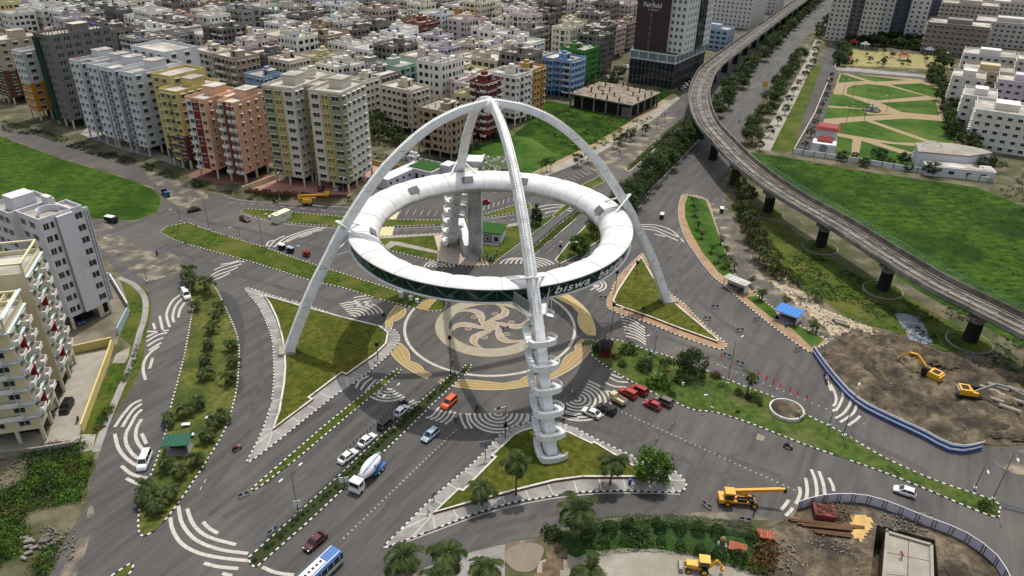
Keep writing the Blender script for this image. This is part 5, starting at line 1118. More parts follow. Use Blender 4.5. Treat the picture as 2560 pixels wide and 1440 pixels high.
MB().box((-2.6, -.1, 2.6), (4.4, .3, 4.6)).build('infill_wall', M_BARE, fr); lt_ = MB(); rg = random.Random(9)
for i in range(90): lt_.box((rg.uniform(-32, -1), rg.uniform(1, 28), 6.68), (rg.uniform(.5, 2.2), rg.uniform(.3, 1.2), rg.uniform(.1, .5)), rg.uniform(0, 3), m=rg.randrange(2))
lt_.build('roof_litter', [M_CONC, mat('old boards', srgb(128, 106, 84), .9, .2, 1)], fr, kind='stuff')
# ------------------------------------------------------------------ elevated railway
VC = [(3100, 1110), (2850, 972), (2600, 840), (2560, 819), (2472, 775), (2338, 708), (2204, 628), (2103, 564), (1955, 478), (1861, 408), (1806, 352), (1768, 308), (1751, 266), (1748, 233), (1758, 200), (1778, 168), (1834, 124), (1888, 84), (1948, 40), (1996, 6), (2030, -18), (2060, -40)]
vpath = resample(smooth_line([at(x, y, 10.0).to_2d() for x, y in VC], False, 8), 1.5)
M_VCONC = mat('viaduct concrete', srgb(136, 133, 127), .85, .1, .4, col2=srgb(110, 107, 101), col3=srgb(88, 85, 80), scale3=.15)
M_BALL = mat('track bed', srgb(92, 88, 82), .95, .15, .5, col2=srgb(70, 67, 62), col3=srgb(118, 114, 106), scale3=.2)
M_RAIL = mat('rusty rail', srgb(70, 46, 32), .7, .15, 1)
M_PIERD = mat('creeper-clad pier', srgb(34, 38, 28), .95, .3, .8, col2=srgb(22, 24, 20), bump=.6, bscale=3)
via = thing('railway_viaduct', 'curving concrete metro viaduct with rusty twin tracks on dark piers', 'viaduct')
VN = len(vpath); VT = [(vpath[min(i + 1, VN - 1)] - vpath[max(i - 1, 0)]).normalized() for i in range(VN)]
def vsweep(sec, i0, i1, m, k=0, ov=0):
    n = len(sec); vs = []
    for i in range(i0, i1 + 1):
        p, t = vpath[i], VT[i]; nr = Vector((t.y, -t.x))      # to the right of travel
        e = 0.03 if i == i0 else (-0.03 if i == i1 else 0)
        for a, z in sec: vs.append((p.x + nr.x * a + t.x * e, p.y + nr.y * a + t.y * e, z))
    L = i1 - i0; fs = [(i * n + j, (i + 1) * n + j, (i + 1) * n + (j + 1) % n, i * n + (j + 1) % n) for i in range(L) for j in range(n)]
    m.add(vs, fs + [tuple(range(n)), tuple(range(L * n, (L + 1) * n))[::-1]], k)
SEC = [(-4.9, 11.0), (-4.6, 11.0), (-4.55, 9.75), (4.55, 9.75), (4.6, 11.0), (4.9, 11.0), (5.0, 9.9), (4.2, 9.3), (2.6, 8.4), (1.6, 8.1), (-1.6, 8.1), (-2.6, 8.4), (-4.2, 9.3), (-5.0, 9.9)]
SP = 18                                                # 27 m spans
PIER_IDX = []
off = min(range(VN), key=lambda i: (vpath[i] - at(2402, 868).to_2d()).length) % SP
ends = [0] + list(range(off, VN - 1, SP)) + [VN - 1]
for a, b in zip(ends, ends[1:]):
    if b <= a: continue
    m = MB(); vsweep(SEC, a, b, m); sp_ = m.build('deck_span', M_VCONC, via)
    t_ = MB()
    for c in (-2.1, 2.1): vsweep([(c - 1.25, 9.76), (c - 1.25, 9.92), (c + 1.25, 9.92), (c + 1.25, 9.76)], a, b, t_)
    t_.build('track_bed', M_BALL, sp_)
    r_ = MB()
    for c in (-2.82, -1.38, 1.38, 2.82): vsweep([(c - .07, 9.92), (c - .07, 10.08), (c + .07, 10.08), (c + .07, 9.92)], a, b, r_)
    for c in (-4.2, 4.2): vsweep([(c - .2, 9.76), (c - .2, 10.0), (c + .2, 10.0), (c + .2, 9.76)], a, b, r_)
    r_.build('rail', M_RAIL, sp_, kind='stuff')
    x_ = MB(); 
    for i in range(a, b, 2):
        p, t = vpath[i], VT[i]; rz = math.atan2(t.y, t.x)
        nr = Vector((t.y, -t.x))
        if i % 4 == 0:
            x_.box((p.x, p.y, 9.86), (.7, 1.3, .12), rz); x_.box((p.x, p.y, 9.94), (.28, .5, .05), rz, m=1)
        for c in (-1, 1): q = p + nr * (4.95 * c); x_.box((q.x, q.y, 10.4), (.1, .14, 1.1), rz)
    x_.build('walkway_block', [M_CONC, M_DARK], sp_, kind='stuff')
    if b - a >= 6: PIER_IDX.append(b)
for i in PIER_IDX[:-1]:
    p, t = vpath[i], VT[i]; rz = math.atan2(t.y, t.x); pr = put('pier', None, via, (p.x, p.y, 0), rz)
    MB().lathe([(1.95, 0), (1.75, .4), (1.65, 3), (1.6, 5.9)], n=12).build('pier_shaft', M_PIERD, pr, True)
    c_ = MB(); c_.lathe([(1.6, 5.9), (1.75, 6.4), (2.1, 7.5), (2.2, 8.1)], n=12); c_.box((0, 0, 7.7), (2.2, 5.4, .8)); c_.build('pier_cap', M_VCONC, pr)
    q = to_px((p.x, p.y, 0))
    if q[0] > 1850: 
        MB().lathe([(5.2, .0), (5.2, .35), (4.9, .38), (4.8, .3)], n=28).build('planter_ring', M_BARE, pr); MB().lathe([(4.9, .1), (4.9, .42), (2, .7), (.2, .75)], n=24).build('planter_grass', M_GRASS, pr)
gr = MB(); i0, i1 = 0, min(range(VN), key=lambda i: (vpath[i] - at(1870, 408, 10).to_2d()).length)
for i in range(i0, i1, 2):
    p, t = vpath[i], VT[i]; q = vpath[i + 2]; nr, n2 = Vector((t.y, -t.x)), Vector((VT[i + 2].y, -VT[i + 2].x)); s = 5.1 if (p + nr * 5).x > (p - nr * 5).x else -5.1
    a, b = p + nr * s, q + n2 * s; gr.bar((a.x, a.y, 10.9), (a.x, a.y, 12.6), .06)
    for z in (11.3, 11.9, 12.5): gr.bar((a.x, a.y, z), (b.x, b.y, z), .05, .06)
gr.build('green_railing', mat('green steel rail', srgb(110, 146, 116), .6, .1, 1), via, kind='stuff')
# ------------------------------------------------------------------ two near apartment buildings on the left
wn1, wn2, blg = wallmat((202, 200, 204)), wallmat((150, 172, 180)), wallmat((120, 140, 148))
N1 = tower('white eight-storey block with paired windows and a blank centre panel at the left photo edge', at(186, 826), rad(-30),
    [(-9, 0, 0, 7.4, 0, w3(2, 5.5, w=2.0), w3(1.2, w=1.1) + w3(2.6, w=.85), 0), (-6, 0, 7.4, 9.9, 0, [], w3(1.3, w=1.5), 0), (-18, -9, -1.5, 9, 0, w3(2, 5, 7.5, w=1.8), [], 0)], [wn1, wn2], 8, stilt=3.4, shade=False, name='apartment_tower', parapet_m=wn1, heads=False)
b_ = MB(); b_.box((.35, 5.4, 15.8), (.7, 3.6, 24.6)); b_.build('blank_panel', wn1, N1)
for y in (10.3, 10.9): MB().box((-.4, y, 15.5), (1.0, .22, 24.6)).build('facade_fin', wn1, N1)
f_ = MB()
for i in range(8):
    for k in (0, 1): f_.box((-.4, 10.6, 4.2 + i * 3.05 + k * 1.4), (.5, .8, .12))
f_.build('fin_bracket', wn1, N1, kind='stuff')
d_ = MB(); d_.tube((.06, 3.4, 3.4), (.06, 3.4, 28), .1, n=6); d_.build('drain_pipe', M_STEELG, N1)
c_ = MB()
for k in range(12):
    a0, a1 = PI / 2 + PI * k / 12, PI / 2 + PI * (k + 1) / 12; c_.bar((-3 + 2.2 * cos(a0), 4 + 2.2 * sin(a0), 28.6), (-3 + 2.2 * cos(a1), 4 + 2.2 * sin(a1), 28.6), .25, 1.4)
c_.build('curved_roof_wall', wn1, N1)
for x, y, w, d, h in ((-12, 3, 4, 5, 3.4), (-7.5, 6.6, 2.5, 1.2, 2.6)): MB().box((x, y, 27.8 + h / 2), (w, d, h)).build('roof_room', wn1, N1)
cr2, gr2, rd2, tn2 = wallmat((204, 192, 158)), wallmat((104, 128, 92)), wallmat((138, 30, 34)), wallmat((176, 148, 108))
blt = mat('pale blue ledge', srgb(186, 200, 204), .8, .06, 1)
sidec = w3(1.8, w=1.7) + w3(4.9, w=.35, s=1.0, h=.9) + w3(5.6, w=.35, s=1.0, h=.9) + w3(8.4, w=1.7)
N2W = [(-9, 0, 0, 10.5, 0, w3(2.2, 6.4, w=1.6), sidec, 0, (), ((3.9, 6.6, 1),)), (-12, -3.6, 10.5, 15.5, 2, [], w3(2.4, w=1.7), 0), (-9, 0, 15.5, 26.5, 0, [], sidec, 1, (), ((3.9, 6.6, 1),)), (-26, -9, 2, 20, 0, w3(2, 6, 10, 14, w=1.7), [], 0)]
N2 = tower('cream and green block with stepped balconies and red infill panels in the left foreground', at(118, 1100), rad(17), N2W, [cr2, gr2, tn2], 7, stilt=3.0, name='apartment_tower', parapet_m=cr2, heads=False,
    bal=[(-4.5, 0, 4.5, 1.0, 'f', 1, 7, None)] + [(0, y, 2.6, 1.1, 's', 1, 7, None) for y in (1.6, 8.6, 17.2, 24.3)] + [(0, 24.3, 2.6, 1.1, 's', 7, 8, None), (0, 17.2, 2.6, 1.1, 's', 7, 8, None)])
for y in (2.0, 17.5):
    for f in (1, 3, 5): MB().box((.55, y + 1.5, 3.0 + f * 3.05 + 1.6), (1.0, .5, 3.0)).build('red_panel', rd2, N2)
l_ = MB()
for f in range(1, 9):
    z = 3.0 + f * 3.05 - .05; l_.box((.22, 5.25, z), (.5, 10.9, .2)); l_.box((.22, 21, z), (.5, 11.4, .2)); l_.box((-4.5, -.22, z), (9.4, .5, .2))
l_.build('floor_ledge', blt, N2, kind='stuff')
pg = MB()
for (x0, x1, y0, y1, z) in ((-9, 0, 15.5, 26.5, 27.6), (-9, 0, 0, 10.5, 24.6)):
    for x in (x0 + .2, x1 - .2):
        for y in (y0 + .2, y1 - .2): pg.box((x, y, z + 1.3), (.35, .35, 2.4))
    for x in (x0 + .2, x1 - .2): pg.box((x, (y0 + y1) / 2, z + 2.6), (.4, y1 - y0, .35))
    for y in (y0 + .2, y1 - .2): pg.box(((x0 + x1) / 2, y, z + 2.6), (x1 - x0, .4, .34))
pg.build('roof_frame', cr2, N2)
# yards, paths and boundary walls around them
sheet('yard', P((150, 860), (150, 790), (262, 690), (300, 700), (325, 775), (298, 838), (293, 860), (184, 884)), mat('stained yard concrete', srgb(140, 132, 116), .92, .2, .3, col2=srgb(110, 102, 86), col3=srgb(90, 84, 70), scale3=.12), .02)
sheet('yard', P((186, 891), (281, 872), (277, 890), (205, 1085), (186, 1120), (0, 1143), (-40, 1150), (-40, 1000), (118, 1098)), M_CONC, .024)
sheet('yard', P((290, 885), (325, 868), (322, 890), (312, 908), (280, 908)), M_CONC, .03); sheet('yard', P((206, 1086), (240, 1085), (232, 1125), (196, 1132)), M_CONC, .03)
sheet('footpath', [Vector(p) for p in (lambda L: offset(L, .7, False) + offset(L, -.7, False)[::-1])(smooth_line(P((296, 694), (335, 712), (362, 745), (362, 790), (350, 830), (340, 870), (320, 930), (300, 975), (265, 1060), (240, 1130)), False, 4))], M_PAVE, .06)
sheet('verge', P((300, 690), (350, 705), (380, 745), (384, 790), (366, 850), (352, 920), (330, 965), (290, 1040), (240, 1130), (215, 1200), (190, 1150), (205, 1085), (280, 900), (330, 868), (300, 840), (325, 775), (300, 702)), M_GRASS, .015)
def wall_run(pts, h, t, label, m, name='boundary_wall', step=3.0, group=None, z=0, cap=None, cat='wall', post=None):
    root = thing(name, label, cat, (0, 0, 0), 0, group); q = resample([Vector(p[:2]) for p in pts], step)
    if (q[-1] - Vector(pts[-1][:2])).length > .3: q.append(Vector(pts[-1][:2]))
    for a, b in zip(q, q[1:]):
        c = (a + b) / 2; d = b - a; o = MB(); L = d.length - .04
        o.box((0, 0, h / 2), (L, t, h), m=0); o.box((0, 0, h + .05), (L, t + .1, .1), m=1)
        if post: o.box((-L / 2 + .12, 0, h / 2 + .1), (.28, t + .16, h + .2), m=2)
        o.build('wall_panel', [m, cap or m, post or m], root, loc=(c.x, c.y, z), rz=math.atan2(d.y, d.x))
    return root
YW = wallmat((206, 186, 120))
wall_run(P((283, 868), (277, 890), (208, 1082)), 2.0, .22, 'long yellow boundary wall beside the left lane', YW); wall_run(P((184, 884), (240, 872), (283, 862)), 2.0, .22, 'short yellow wall between the two left yards', YW)
wall_run(P((-30, 1150), (90, 1136), (186, 1120)), 1.5, .22, 'low grey wall below the cream and green block', M_CONC); wall_run(P((252, 702), (275, 695)), 1.6, .2, 'short white wall behind the white block', wn1); wall_run(P((278, 698), (322, 772)), 1.6, .2, 'white wall along the weedy corner plot', wn1); wall_run(P((322, 785), (296, 838)), 1.8, .2, 'teal white wall at the yard exit', wn2)
wall_run(P((690, 447), (629, 470), (606, 478)), 1.6, .2, 'cream wall between the salmon and cream towers', cr2)
sheet('forecourt', P((625, 472), (691, 449), (800, 440), (884, 404), (930, 400), (950, 415), (905, 462), (870, 492), (715, 486)), M_PINK, .03)
sheet('yard', P((470, 440), (560, 460), (640, 462), (690, 448), (640, 420), (520, 410)), mat('maroon pavers', srgb(120, 84, 70), .9, .1, .8), .02)
sheet('yard', P((200, 335), (300, 372), (400, 400), (470, 425), (440, 400), (330, 350), (230, 310)), M_PAVE, .02)
wall_run(P((612, 482), (700, 490), (790, 494), (868, 494)), 1.1, .12, 'low red lattice fence along the pink forecourt', mat('red lattice', srgb(110, 58, 46), .85, .2, 2), name='forecourt_fence', cat='fence', step=2.2)
wall_run(P((905, 402), (950, 416), (1000, 425)), 1.8, .2, 'olive wall at the back of the pink forecourt', olive)
wall_run(P((985, 396), (1060, 408), (1135, 424)), 1.7, .15, 'white and black panelled wall behind the visitor buildings', wn1, post=M_KB, step=2.6)
# ------------------------------------------------------------------ visitor plaza
sheet('plaza_paving', P((1085, 590), (1112, 587), (1150, 600), (1160, 628), (1200, 645), (1228, 662), (1184, 665), (1134, 661), (1092, 652), (1096, 630)), mat('plaza tiles', srgb(186, 172, 156), .85, .1, 1, col2=srgb(160, 142, 126)), .16, parent=I_PLAZA)
sheet('plaza_path', P((961, 616), (976, 604), (1000, 606), (1094, 628), (1096, 636), (990, 614), (972, 624)), M_CONC, .16, parent=I_PLAZA); sheet('plaza_path', P((944, 592), (1112, 583), (1112, 588), (945, 598)), M_CONC, .164, parent=I_PLAZA); sheet('plaza_path', P((1255, 564), (1302, 557), (1322, 553), (1326, 559), (1256, 571)), M_CONC, .164, parent=I_PLAZA)
for q in ([(940, 566), (986, 566), (980, 590), (940, 592)], [(966, 530), (1000, 525), (990, 548), (972, 548)]):
    sheet('striped_apron', P(*q), mat('pale yellow paving', srgb(190, 184, 138), .85, .06, 1), .05, parent=road); A, B, C_, D = P(*q); m = MB()
    for i in range(1, 6): t = i / 6; m.ribbon([A.lerp(D, t), B.lerp(C_, t)], .14, .056)
    m.build('apron_stripe', mat('faded olive line', srgb(140, 140, 84), .8), road, kind='stuff')
vb = thing('visitor_pavilion', 'low white pavilion with turf roof in front of the lift tower', 'building', at(1250, 612), rad(-12))
MB().box((-4.0, 3.2, 1.75), (8.4, 6.4, 3.5)).build('wall', wn1, vb); MB().box((-4.0, 3.2, 3.65), (9.2, 7.4, .3)).build('turf_roof', mat('artificial turf', srgb(34, 74, 18), .95, .15, 1), vb); p_ = MB()
for x, s in ((-6.6, 1.0), (-3.8, 1.9), (-1.2, 1.0)):
    for k in range(3 if s > 1.5 else 1): ss = s * (1 - .33 * k); p_.box((x, -.06 - .03 * k, 1.7), (ss + .2, .1, ss + .3), m=k % 2)
p_.build('framed_window', [M_KB, M_HWHITE], vb); MB().box((-4, -1.4, .4), (8, .12, .8)).build('terrace_rail', M_HWHITE, vb)
vc = thing('visitor_centre', 'white flat building with turf roof behind the ring', 'building', at(1078, 456), rad(-30))
MB().box((-5, 4, 2), (11, 9, 4)).build('wall', wn1, vc); MB().box((-5, 4, 4.15), (10, 8, .3)).build('turf_roof', MATS['artificial turf'], vc); MB().box((2, 8, 2.6), (4, 5, 5.2)).build('stair_block', wn1, vc)
for x in (-8.5, -6, -3, -1): MB().box((x, -.53, 1.4), (1.2, .08, 2.0)).build('window', M_GLASSJ, vc)
wt = thing('water_tank_stand', 'white twin water tank on a slender frame behind the ring', 'water tank', at(1036, 420), rad(-30))
for x in (-1.5, 1.5):
    for y in (-1.2, 1.2): MB().box((x, y, 2.4), (.3, .3, 4.8)).build('leg', wn1, wt)
MB().box((0, 0, 2.4), (3.2, 2.6, .2)).box((0, 0, 4.9), (3.6, 3, .25)).build('platform', wn1, wt)
for x in (-.9, .9): MB().lathe([(.7, 0), (.75, 1.2), (.3, 1.6), (.1, 1.65)], (x, 0, 5.0), 12).build('tank', M_HWHITE, wt)
ws = thing('white_annex', 'long white service wing with small windows beside the left leg', 'building', at(988, 470), rad(58)); MB().box((7, 3, 1.9), (20, 5, 3.8)).build('wall', wn1, ws)
for i in range(5): MB().box((-1.5 + i * 3.4, .47, 2.2), (1.0, .08, .9)).build('window', M_GLASSJ, ws)
wl = MB(); cs = at(1240, 432); rg = random.Random(8)     # crumpled white pavilion
for k in range(300):
    a, z = rg.uniform(0, 2 * PI), rg.uniform(.2, 5.6); r_ = 4.6 + 1.5 * math.sin(a * 2 + 1) * .4 + rg.uniform(-.3, .5); c = Vector((r_ * cos(a) * 1.25, r_ * sin(a) * .9, z * (1 + .15 * math.sin(a * 3)))); s = rg.uniform(.5, 1.0)
    d = [Vector((rg.gauss(0, 1), rg.gauss(0, 1), rg.gauss(0, 1))).normalized() * s for _ in range(4)]; wl.add([c + x for x in d], [(0, 1, 2), (0, 2, 3), (0, 3, 1), (1, 3, 2)])
wl.build('crumpled_pavilion', mat('crumpled white sheet', srgb(214, 212, 204), .7, .1, 1, col2=srgb(160, 156, 146)), loc=cs, label='crumpled white flower-like pavilion on the lawn edge', cat='pavilion')
# ------------------------------------------------------------------ park with crossing paths
Q3 = lambda L: P(*[(1700 + x / 2.977, y / 2.977) for x, y in L])
park = sheet('park_ground', Q3([(1190, 545), (1790, 590), (1930, 650), (1960, 860), (2080, 1060), (2200, 1320), (1560, 1260), (960, 1135), (1070, 900)]), M_SAND, .026)
for L in ([(1200, 548), (1380, 603), (1178, 615)], [(1265, 550), (1700, 597), (1450, 608), (1395, 595)], [(1245, 655), (1290, 635), (1400, 625), (1545, 640), (1830, 715), (1460, 748), (1240, 700)], [(1560, 630), (1800, 620), (1920, 660), (1915, 735), (1850, 715)], [(1125, 700), (1220, 705), (1400, 770), (1480, 800), (1380, 810), (1110, 785)], [(1090, 800), (1350, 812), (1400, 850), (1600, 850), (1075, 885)], [(1490, 765), (1900, 742), (1930, 860), (1650, 835)],
          [(1155, 935), (1200, 915), (1380, 900), (1850, 1065), (1600, 1060), (1180, 992)], [(1430, 897), (1700, 882), (2010, 905), (2060, 1070), (1900, 1060)], [(1170, 1012), (1285, 1035), (1270, 1190), (1155, 1165)], [(1350, 1047), (1760, 1180), (1740, 1280), (1325, 1195)], [(1480, 1062), (1800, 1092), (1780, 1152)]): sheet('park_lawn', Q3(L), M_PARK, .03, parent=park)
far_g = sheet('garden_ground', Q3([(1235, 362), (2005, 425), (2015, 520), (1175, 485)]), mat('dry garden lawn', srgb(126, 124, 74), .95, .15, .3, col2=srgb(150, 142, 92)), .02); m = MB(); c = Q3([(1650, 455)])[0]; ringm(m, 17, 19.5, .03, c=(c.x, c.y), n=40); ringm(m, 7, 8.5, .03, c=(c.x, c.y), n=30); m.build('garden_path', M_SAND, far_g)
sheet('garden_road', Q3([(1130, 490), (1180, 495), (1850, 560), (1860, 580), (1170, 522)]), M_PAVE, .028)
ft = thing('fountain', 'round tiered fountain where the park paths meet', 'fountain', Q3([(1425, 822)])[0]); MB().lathe([(4.2, 0), (4.2, .6), (3.8, .6), (3.7, .3)], n=24).build('basin', mat('dark basin stone', srgb(70, 74, 74), .6, .1, 1), ft); MB().lathe([(.6, .3), (.4, 1.6), (1.6, 1.9), (1.5, 2.1), (.3, 2.0), (.25, 3.2), (.1, 3.4)], n=14).build('tier', M_STEELG, ft)
redroof = mat('red tin roof', srgb(128, 44, 40), .6, .1, 1)
for k, (x, y, s, lab) in enumerate(((1250, 470, .8, 'red-roofed garden pavilion at the left of the far garden'), (1660, 450, 1.0, 'red-roofed garden pavilion amid the far garden'), (1290, 335, .8, 'red-roofed kiosk at the foot of the grey cream high-rise'))):
    pv = thing('garden_pavilion', lab, 'pavilion', Q3([(x, y)])[0], rad(-20), 'red-roofed pavilions', scale=s)
    for a in (-1, 1):
        for b in (-1, 1): MB().box((2.4 * a, 2.4 * b, 1.5), (.3, .3, 3)).build('post', wn1, pv)
    MB().box((0, 0, 3.6), (7, 7, 1.4), taper=.3).build('roof', redroof, pv); MB().box((0, 0, 4.9), (3, 3, .9), taper=.2).build('upper_roof', redroof, pv)
for k, (x, y) in enumerate(((1370, 360), (1850, 400), (1950, 425))):
    wp = thing('garden_arbour', '%s white arbour from the left in the far garden' % nth(k), 'arbour', Q3([(x, y)])[0], rad(-20), 'white arbours'); MB().lathe([(3.4, 2.8), (2.2, 3.6), (.4, 4.6), (.1, 4.8)], n=8).build('roof', M_HWHITE, wp); MB().lathe([(.2, 0), (.2, 2.9)], (2, 0, 0), 6).lathe([(.2, 0), (.2, 2.9)], (-2, 0, 0), 6).lathe([(.2, 0), (.2, 2.9)], (0, 2, 0), 6).lathe([(.2, 0), (.2, 2.9)], (0, -2, 0), 6).build('column', M_HWHITE, wp, kind='stuff')
eg = thing('park_gatehouse', 'white park gatehouse with tiered red roofs', 'building', Q3([(1130, 1170)])[0], rad(-24)); MB().box((-4, 4, 2.4), (9, 8, 4.8)).build('wall', wn1, eg); MB().box((-4, 12, 4.2), (8, 7, 8.4)).build('tower_wall', wn1, eg); MB().box((-4, 12, 8.9), (9.5, 8.5, 1.0), taper=.8).build('roof', redroof, eg); MB().box((-4, 5, 6.0), (6, 5, 1.6), taper=.35).build('porch_roof', redroof, eg); MB().lathe([(1.6, 0), (1.6, .1)], n=20, M=Matrix.Translation((-4, -.05, 3)) @ Matrix.Rotation(PI / 2, 4, 'X')).build('round_emblem', M_STEELG, eg)
hl = thing('park_hall', 'white hall with a fan-shaped roof at the near end of the park', 'building', Q3([(1990, 1250)])[0], rad(-14)); pts = [(-13 + 0, -5), (-12, 3)] + [(-12 + 24 * t, 6 + 4 * math.sin(PI * t)) for t in (0, .2, .4, .6, .8, 1)] + [(14, 2), (4, -5)]
MB().prism(pts, 0, 6.5).build('wall', wn1, hl); MB().prism([(x * 1.04, y * 1.04 + .2) for x, y in pts], 6.5, 7.0).build('fan_roof', M_CONC, hl); MB().box((1, -8.5, 1.9), (24, 7, 3.8)).build('front_wing', wn1, hl); MB().box((1, -8.5, 3.9), (23, 6, .2)).build('wing_roof', M_ROOF, hl)
for x in (-8, -2, 4, 9): MB().box((x, -12.03, 2), (1.8, .1, 1.2)).build('window', M_GLASSJ, hl)
a_ = MB(); a_.pipe([(-15 + 17 * (k / 14), 2 + 2 * k / 14, 9.0 * math.sin(PI * (k / 14 * .95 + .05)) + .2) for k in range(15)], .22, 6); a_.build('roof_arch', M_HWHITE, hl)
wall_run(Q3([(830, 1142), (1200, 1195), (1700, 1275), (2290, 1358)]), 2.0, .2, 'white panelled wall along the near side of the park', M_HWHITE, post=mat('teal post', srgb(70, 92, 100), .8, .1, 1), step=4.2); wall_run(Q3([(2290, 1350), (2110, 900)]), 1.8, .2, 'pale wall along the right side of the park', M_CONC, step=6)
wall_run(P((2106, 112), (2085, 175)), 1.4, .2, 'white wall right of the dark side street, upper part', M_HWHITE, step=5); wall_run(P((2072, 200), (2035, 290), (1985, 378)), 1.4, .2, 'white and pink wall right of the dark side street', wallmat((206, 186, 178)), step=5)
sheet('footpath', P((1890, 372), (1925, 378), (1990, 250), (2030, 165), (2052, 100), (2040, 95), (2010, 160), (1960, 250)), M_CONC, .03); sheet('verge', P((1925, 376), (1985, 380), (2003, 310), (2030, 235), (2054, 165), (2030, 165), (1990, 252)), M_GRASS, .026)
sheet('footpath', P((1348, 448), (1440, 410), (1500, 382), (1560, 347), (1640, 295), (1700, 246), (1690, 236), (1630, 280), (1550, 332), (1490, 368), (1430, 395), (1335, 438)), M_CONC, .035); sheet('sandy_verge', P((1335, 438), (1430, 395), (1490, 368), (1550, 332), (1630, 280), (1690, 236), (1680, 234), (1620, 274), (1540, 326), (1480, 361), (1420, 390), (1330, 432)), M_SAND, .03)
# ------------------------------------------------------------------ earthworks and building site
def mound(name, poly, amp, m, seed, label, step=1.1, freq=.22, base=.04, cat='earth', kind='stuff', rim=4.0):
    P_ = [(p.x, p.y) for p in poly]; xs, ys = [p[0] for p in P_], [p[1] for p in P_]; V, F, idx = [], [], {}
    nx, ny = int((max(xs) - min(xs)) / step) + 2, int((max(ys) - min(ys)) / step) + 2
    def edge(x, y):
        d = 1e9
        for (ax, ay), (bx, by) in zip(P_, P_[1:] + P_[:1]):
            L = (bx - ax) ** 2 + (by - ay) ** 2; t = max(0, min(1, ((x - ax) * (bx - ax) + (y - ay) * (by - ay)) / L)); d = min(d, math.hypot(x - ax - t * (bx - ax), y - ay - t * (by - ay)))
        return d
    for j in range(ny):
        for i in range(nx):
            x, y = min(xs) + i * step, min(ys) + j * step
            if inside((x, y), P_):
                e = min(1, edge(x, y) / rim); h = noise.noise((x * freq + seed, y * freq, seed)) * .6 + noise.noise((x * freq * 2.7, y * freq * 2.7, seed)) * .35 + noise.noise((x * 1.4, y * .5, seed)) * .16 + .25
                idx[i, j] = len(V); V.append((x, y, base + max(0, h) * amp * e))
    for (i, j) in list(idx):
        if all((i + a, j + b) in idx for a, b in ((1, 0), (1, 1), (0, 1))): F.append((idx[i, j], idx[i + 1, j], idx[i + 1, j + 1], idx[i, j + 1]))
    return MB().add(V, F).build(name, m, None, True, label=label, cat=cat, kind=kind)
SITE = [(2032, 880), (2086, 856), (2130, 815), (2250, 835), (2360, 880), (2560, 935), (2720, 1000), (2720, 1106), (2475, 1118), (2385, 1130), (2300, 1090), (2235, 1060), (2140, 1010), (2075, 944)]
sheet('site_ground', P(*SITE), M_DIRT, .02)
mound('earth_heap', P(*SITE), 2.6, M_DIRT, 4, 'churned rutted earth inside the blue hoarding'); mound('earth_heap', P((1905, 692), (1965, 690), (2060, 770), (2140, 800), (2250, 850), (2130, 830), (2086, 850), (2036, 800), (1955, 735)), .9, mat('pale rubble', srgb(140, 122, 96), .95, .25, .8, col2=srgb(176, 164, 144), bump=.6, bscale=3), 6, 'pale broken rubble along the dug-up verge', .9)
sheet('garden_ground', P((1880, 540), (1960, 560), (2100, 660), (2300, 760), (2420, 830), (2500, 880), (2360, 880), (2250, 835), (2130, 800), (2040, 740), (1960, 690), (1900, 620)), M_GRASS, .03); sheet('paved_slab', P((2234, 782), (2298, 789), (2335, 863), (2278, 856)), mat('blue grey slabs', srgb(112, 118, 130), .7, .06, 1), .06)
for t in (.3, .65): A, B, C_, D = P((2234, 782), (2298, 789), (2335, 863), (2278, 856)); MB().ribbon([A.lerp(D, t), B.lerp(C_, t)], .7, .066).build('slab_band', M_CREAM, road)
sheet('site_ground', P((1960, 1300), (1992, 1274), (2050, 1257), (2130, 1255), (2200, 1268), (2192, 1312), (2168, 1500), (2160, 1640), (2050, 1640), (1985, 1500), (1925, 1440), (1900, 1360), (1885, 1335)), M_DIRT, .02); sheet('site_ground', P((2200, 1268), (2300, 1307), (2400, 1347), (2470, 1396), (2505, 1440), (2540, 1520), (2352, 1500), (2338, 1350), (2192, 1312)), M_DIRT, .02)
mound('earth_heap', P((1940, 1350), (2010, 1335), (2100, 1350), (2170, 1370), (2165, 1500), (2060, 1560), (1975, 1470)), 2.2, M_DIRT, 9, 'rough dug earth left of the concrete slab', 1.0, rim=3); mound('earth_heap', P((2345, 1370), (2400, 1360), (2460, 1410), (2490, 1470), (2360, 1490)), 1.6, M_DIRT, 12, 'dark earth heap right of the concrete slab', .9, rim=3); mound('sand_patch', P((2120, 1282), (2185, 1290), (2184, 1330), (2150, 1362), (2125, 1345)), .5, mat('building sand', srgb(180, 148, 92), .95, .15, .8), 14, 'yellow sand spread beside the steel beams', .6, rim=1)
mound('earth_heap', P((1800, 1300), (1850, 1296), (1890, 1312), (1880, 1330), (1830, 1326)), .7, mat('dark gravel', srgb(62, 60, 58), .95, .25, 1.5, bump=.5), 15, 'dark gravel heap behind the crane', .5, rim=1); mound('earth_heap', P((1372, 1352), (1395, 1345), (1430, 1380), (1400, 1450), (1320, 1470), (1300, 1440), (1345, 1425)), .8, mat('dry brown litter', srgb(84, 70, 52), .95, .3, .8, col2=srgb(112, 96, 74), bump=.6), 16, 'dry brown plant litter around the cracked bed', .7, rim=2)
sheet('cracked_bed', P((1270, 1372), (1330, 1358), (1360, 1375), (1335, 1425), (1290, 1428), (1262, 1400)), mat('cracked mud', srgb(118, 109, 94), .95, .1, .6, bump=.6, bscale=1.2), .1, sm=True); sheet('footpath', P((1060, 1420), (1180, 1380), (1262, 1362), (1262, 1440), (1200, 1560), (1000, 1560)), M_PAVE, .05)
px_ = MB(); n = len(PIT_PTS)
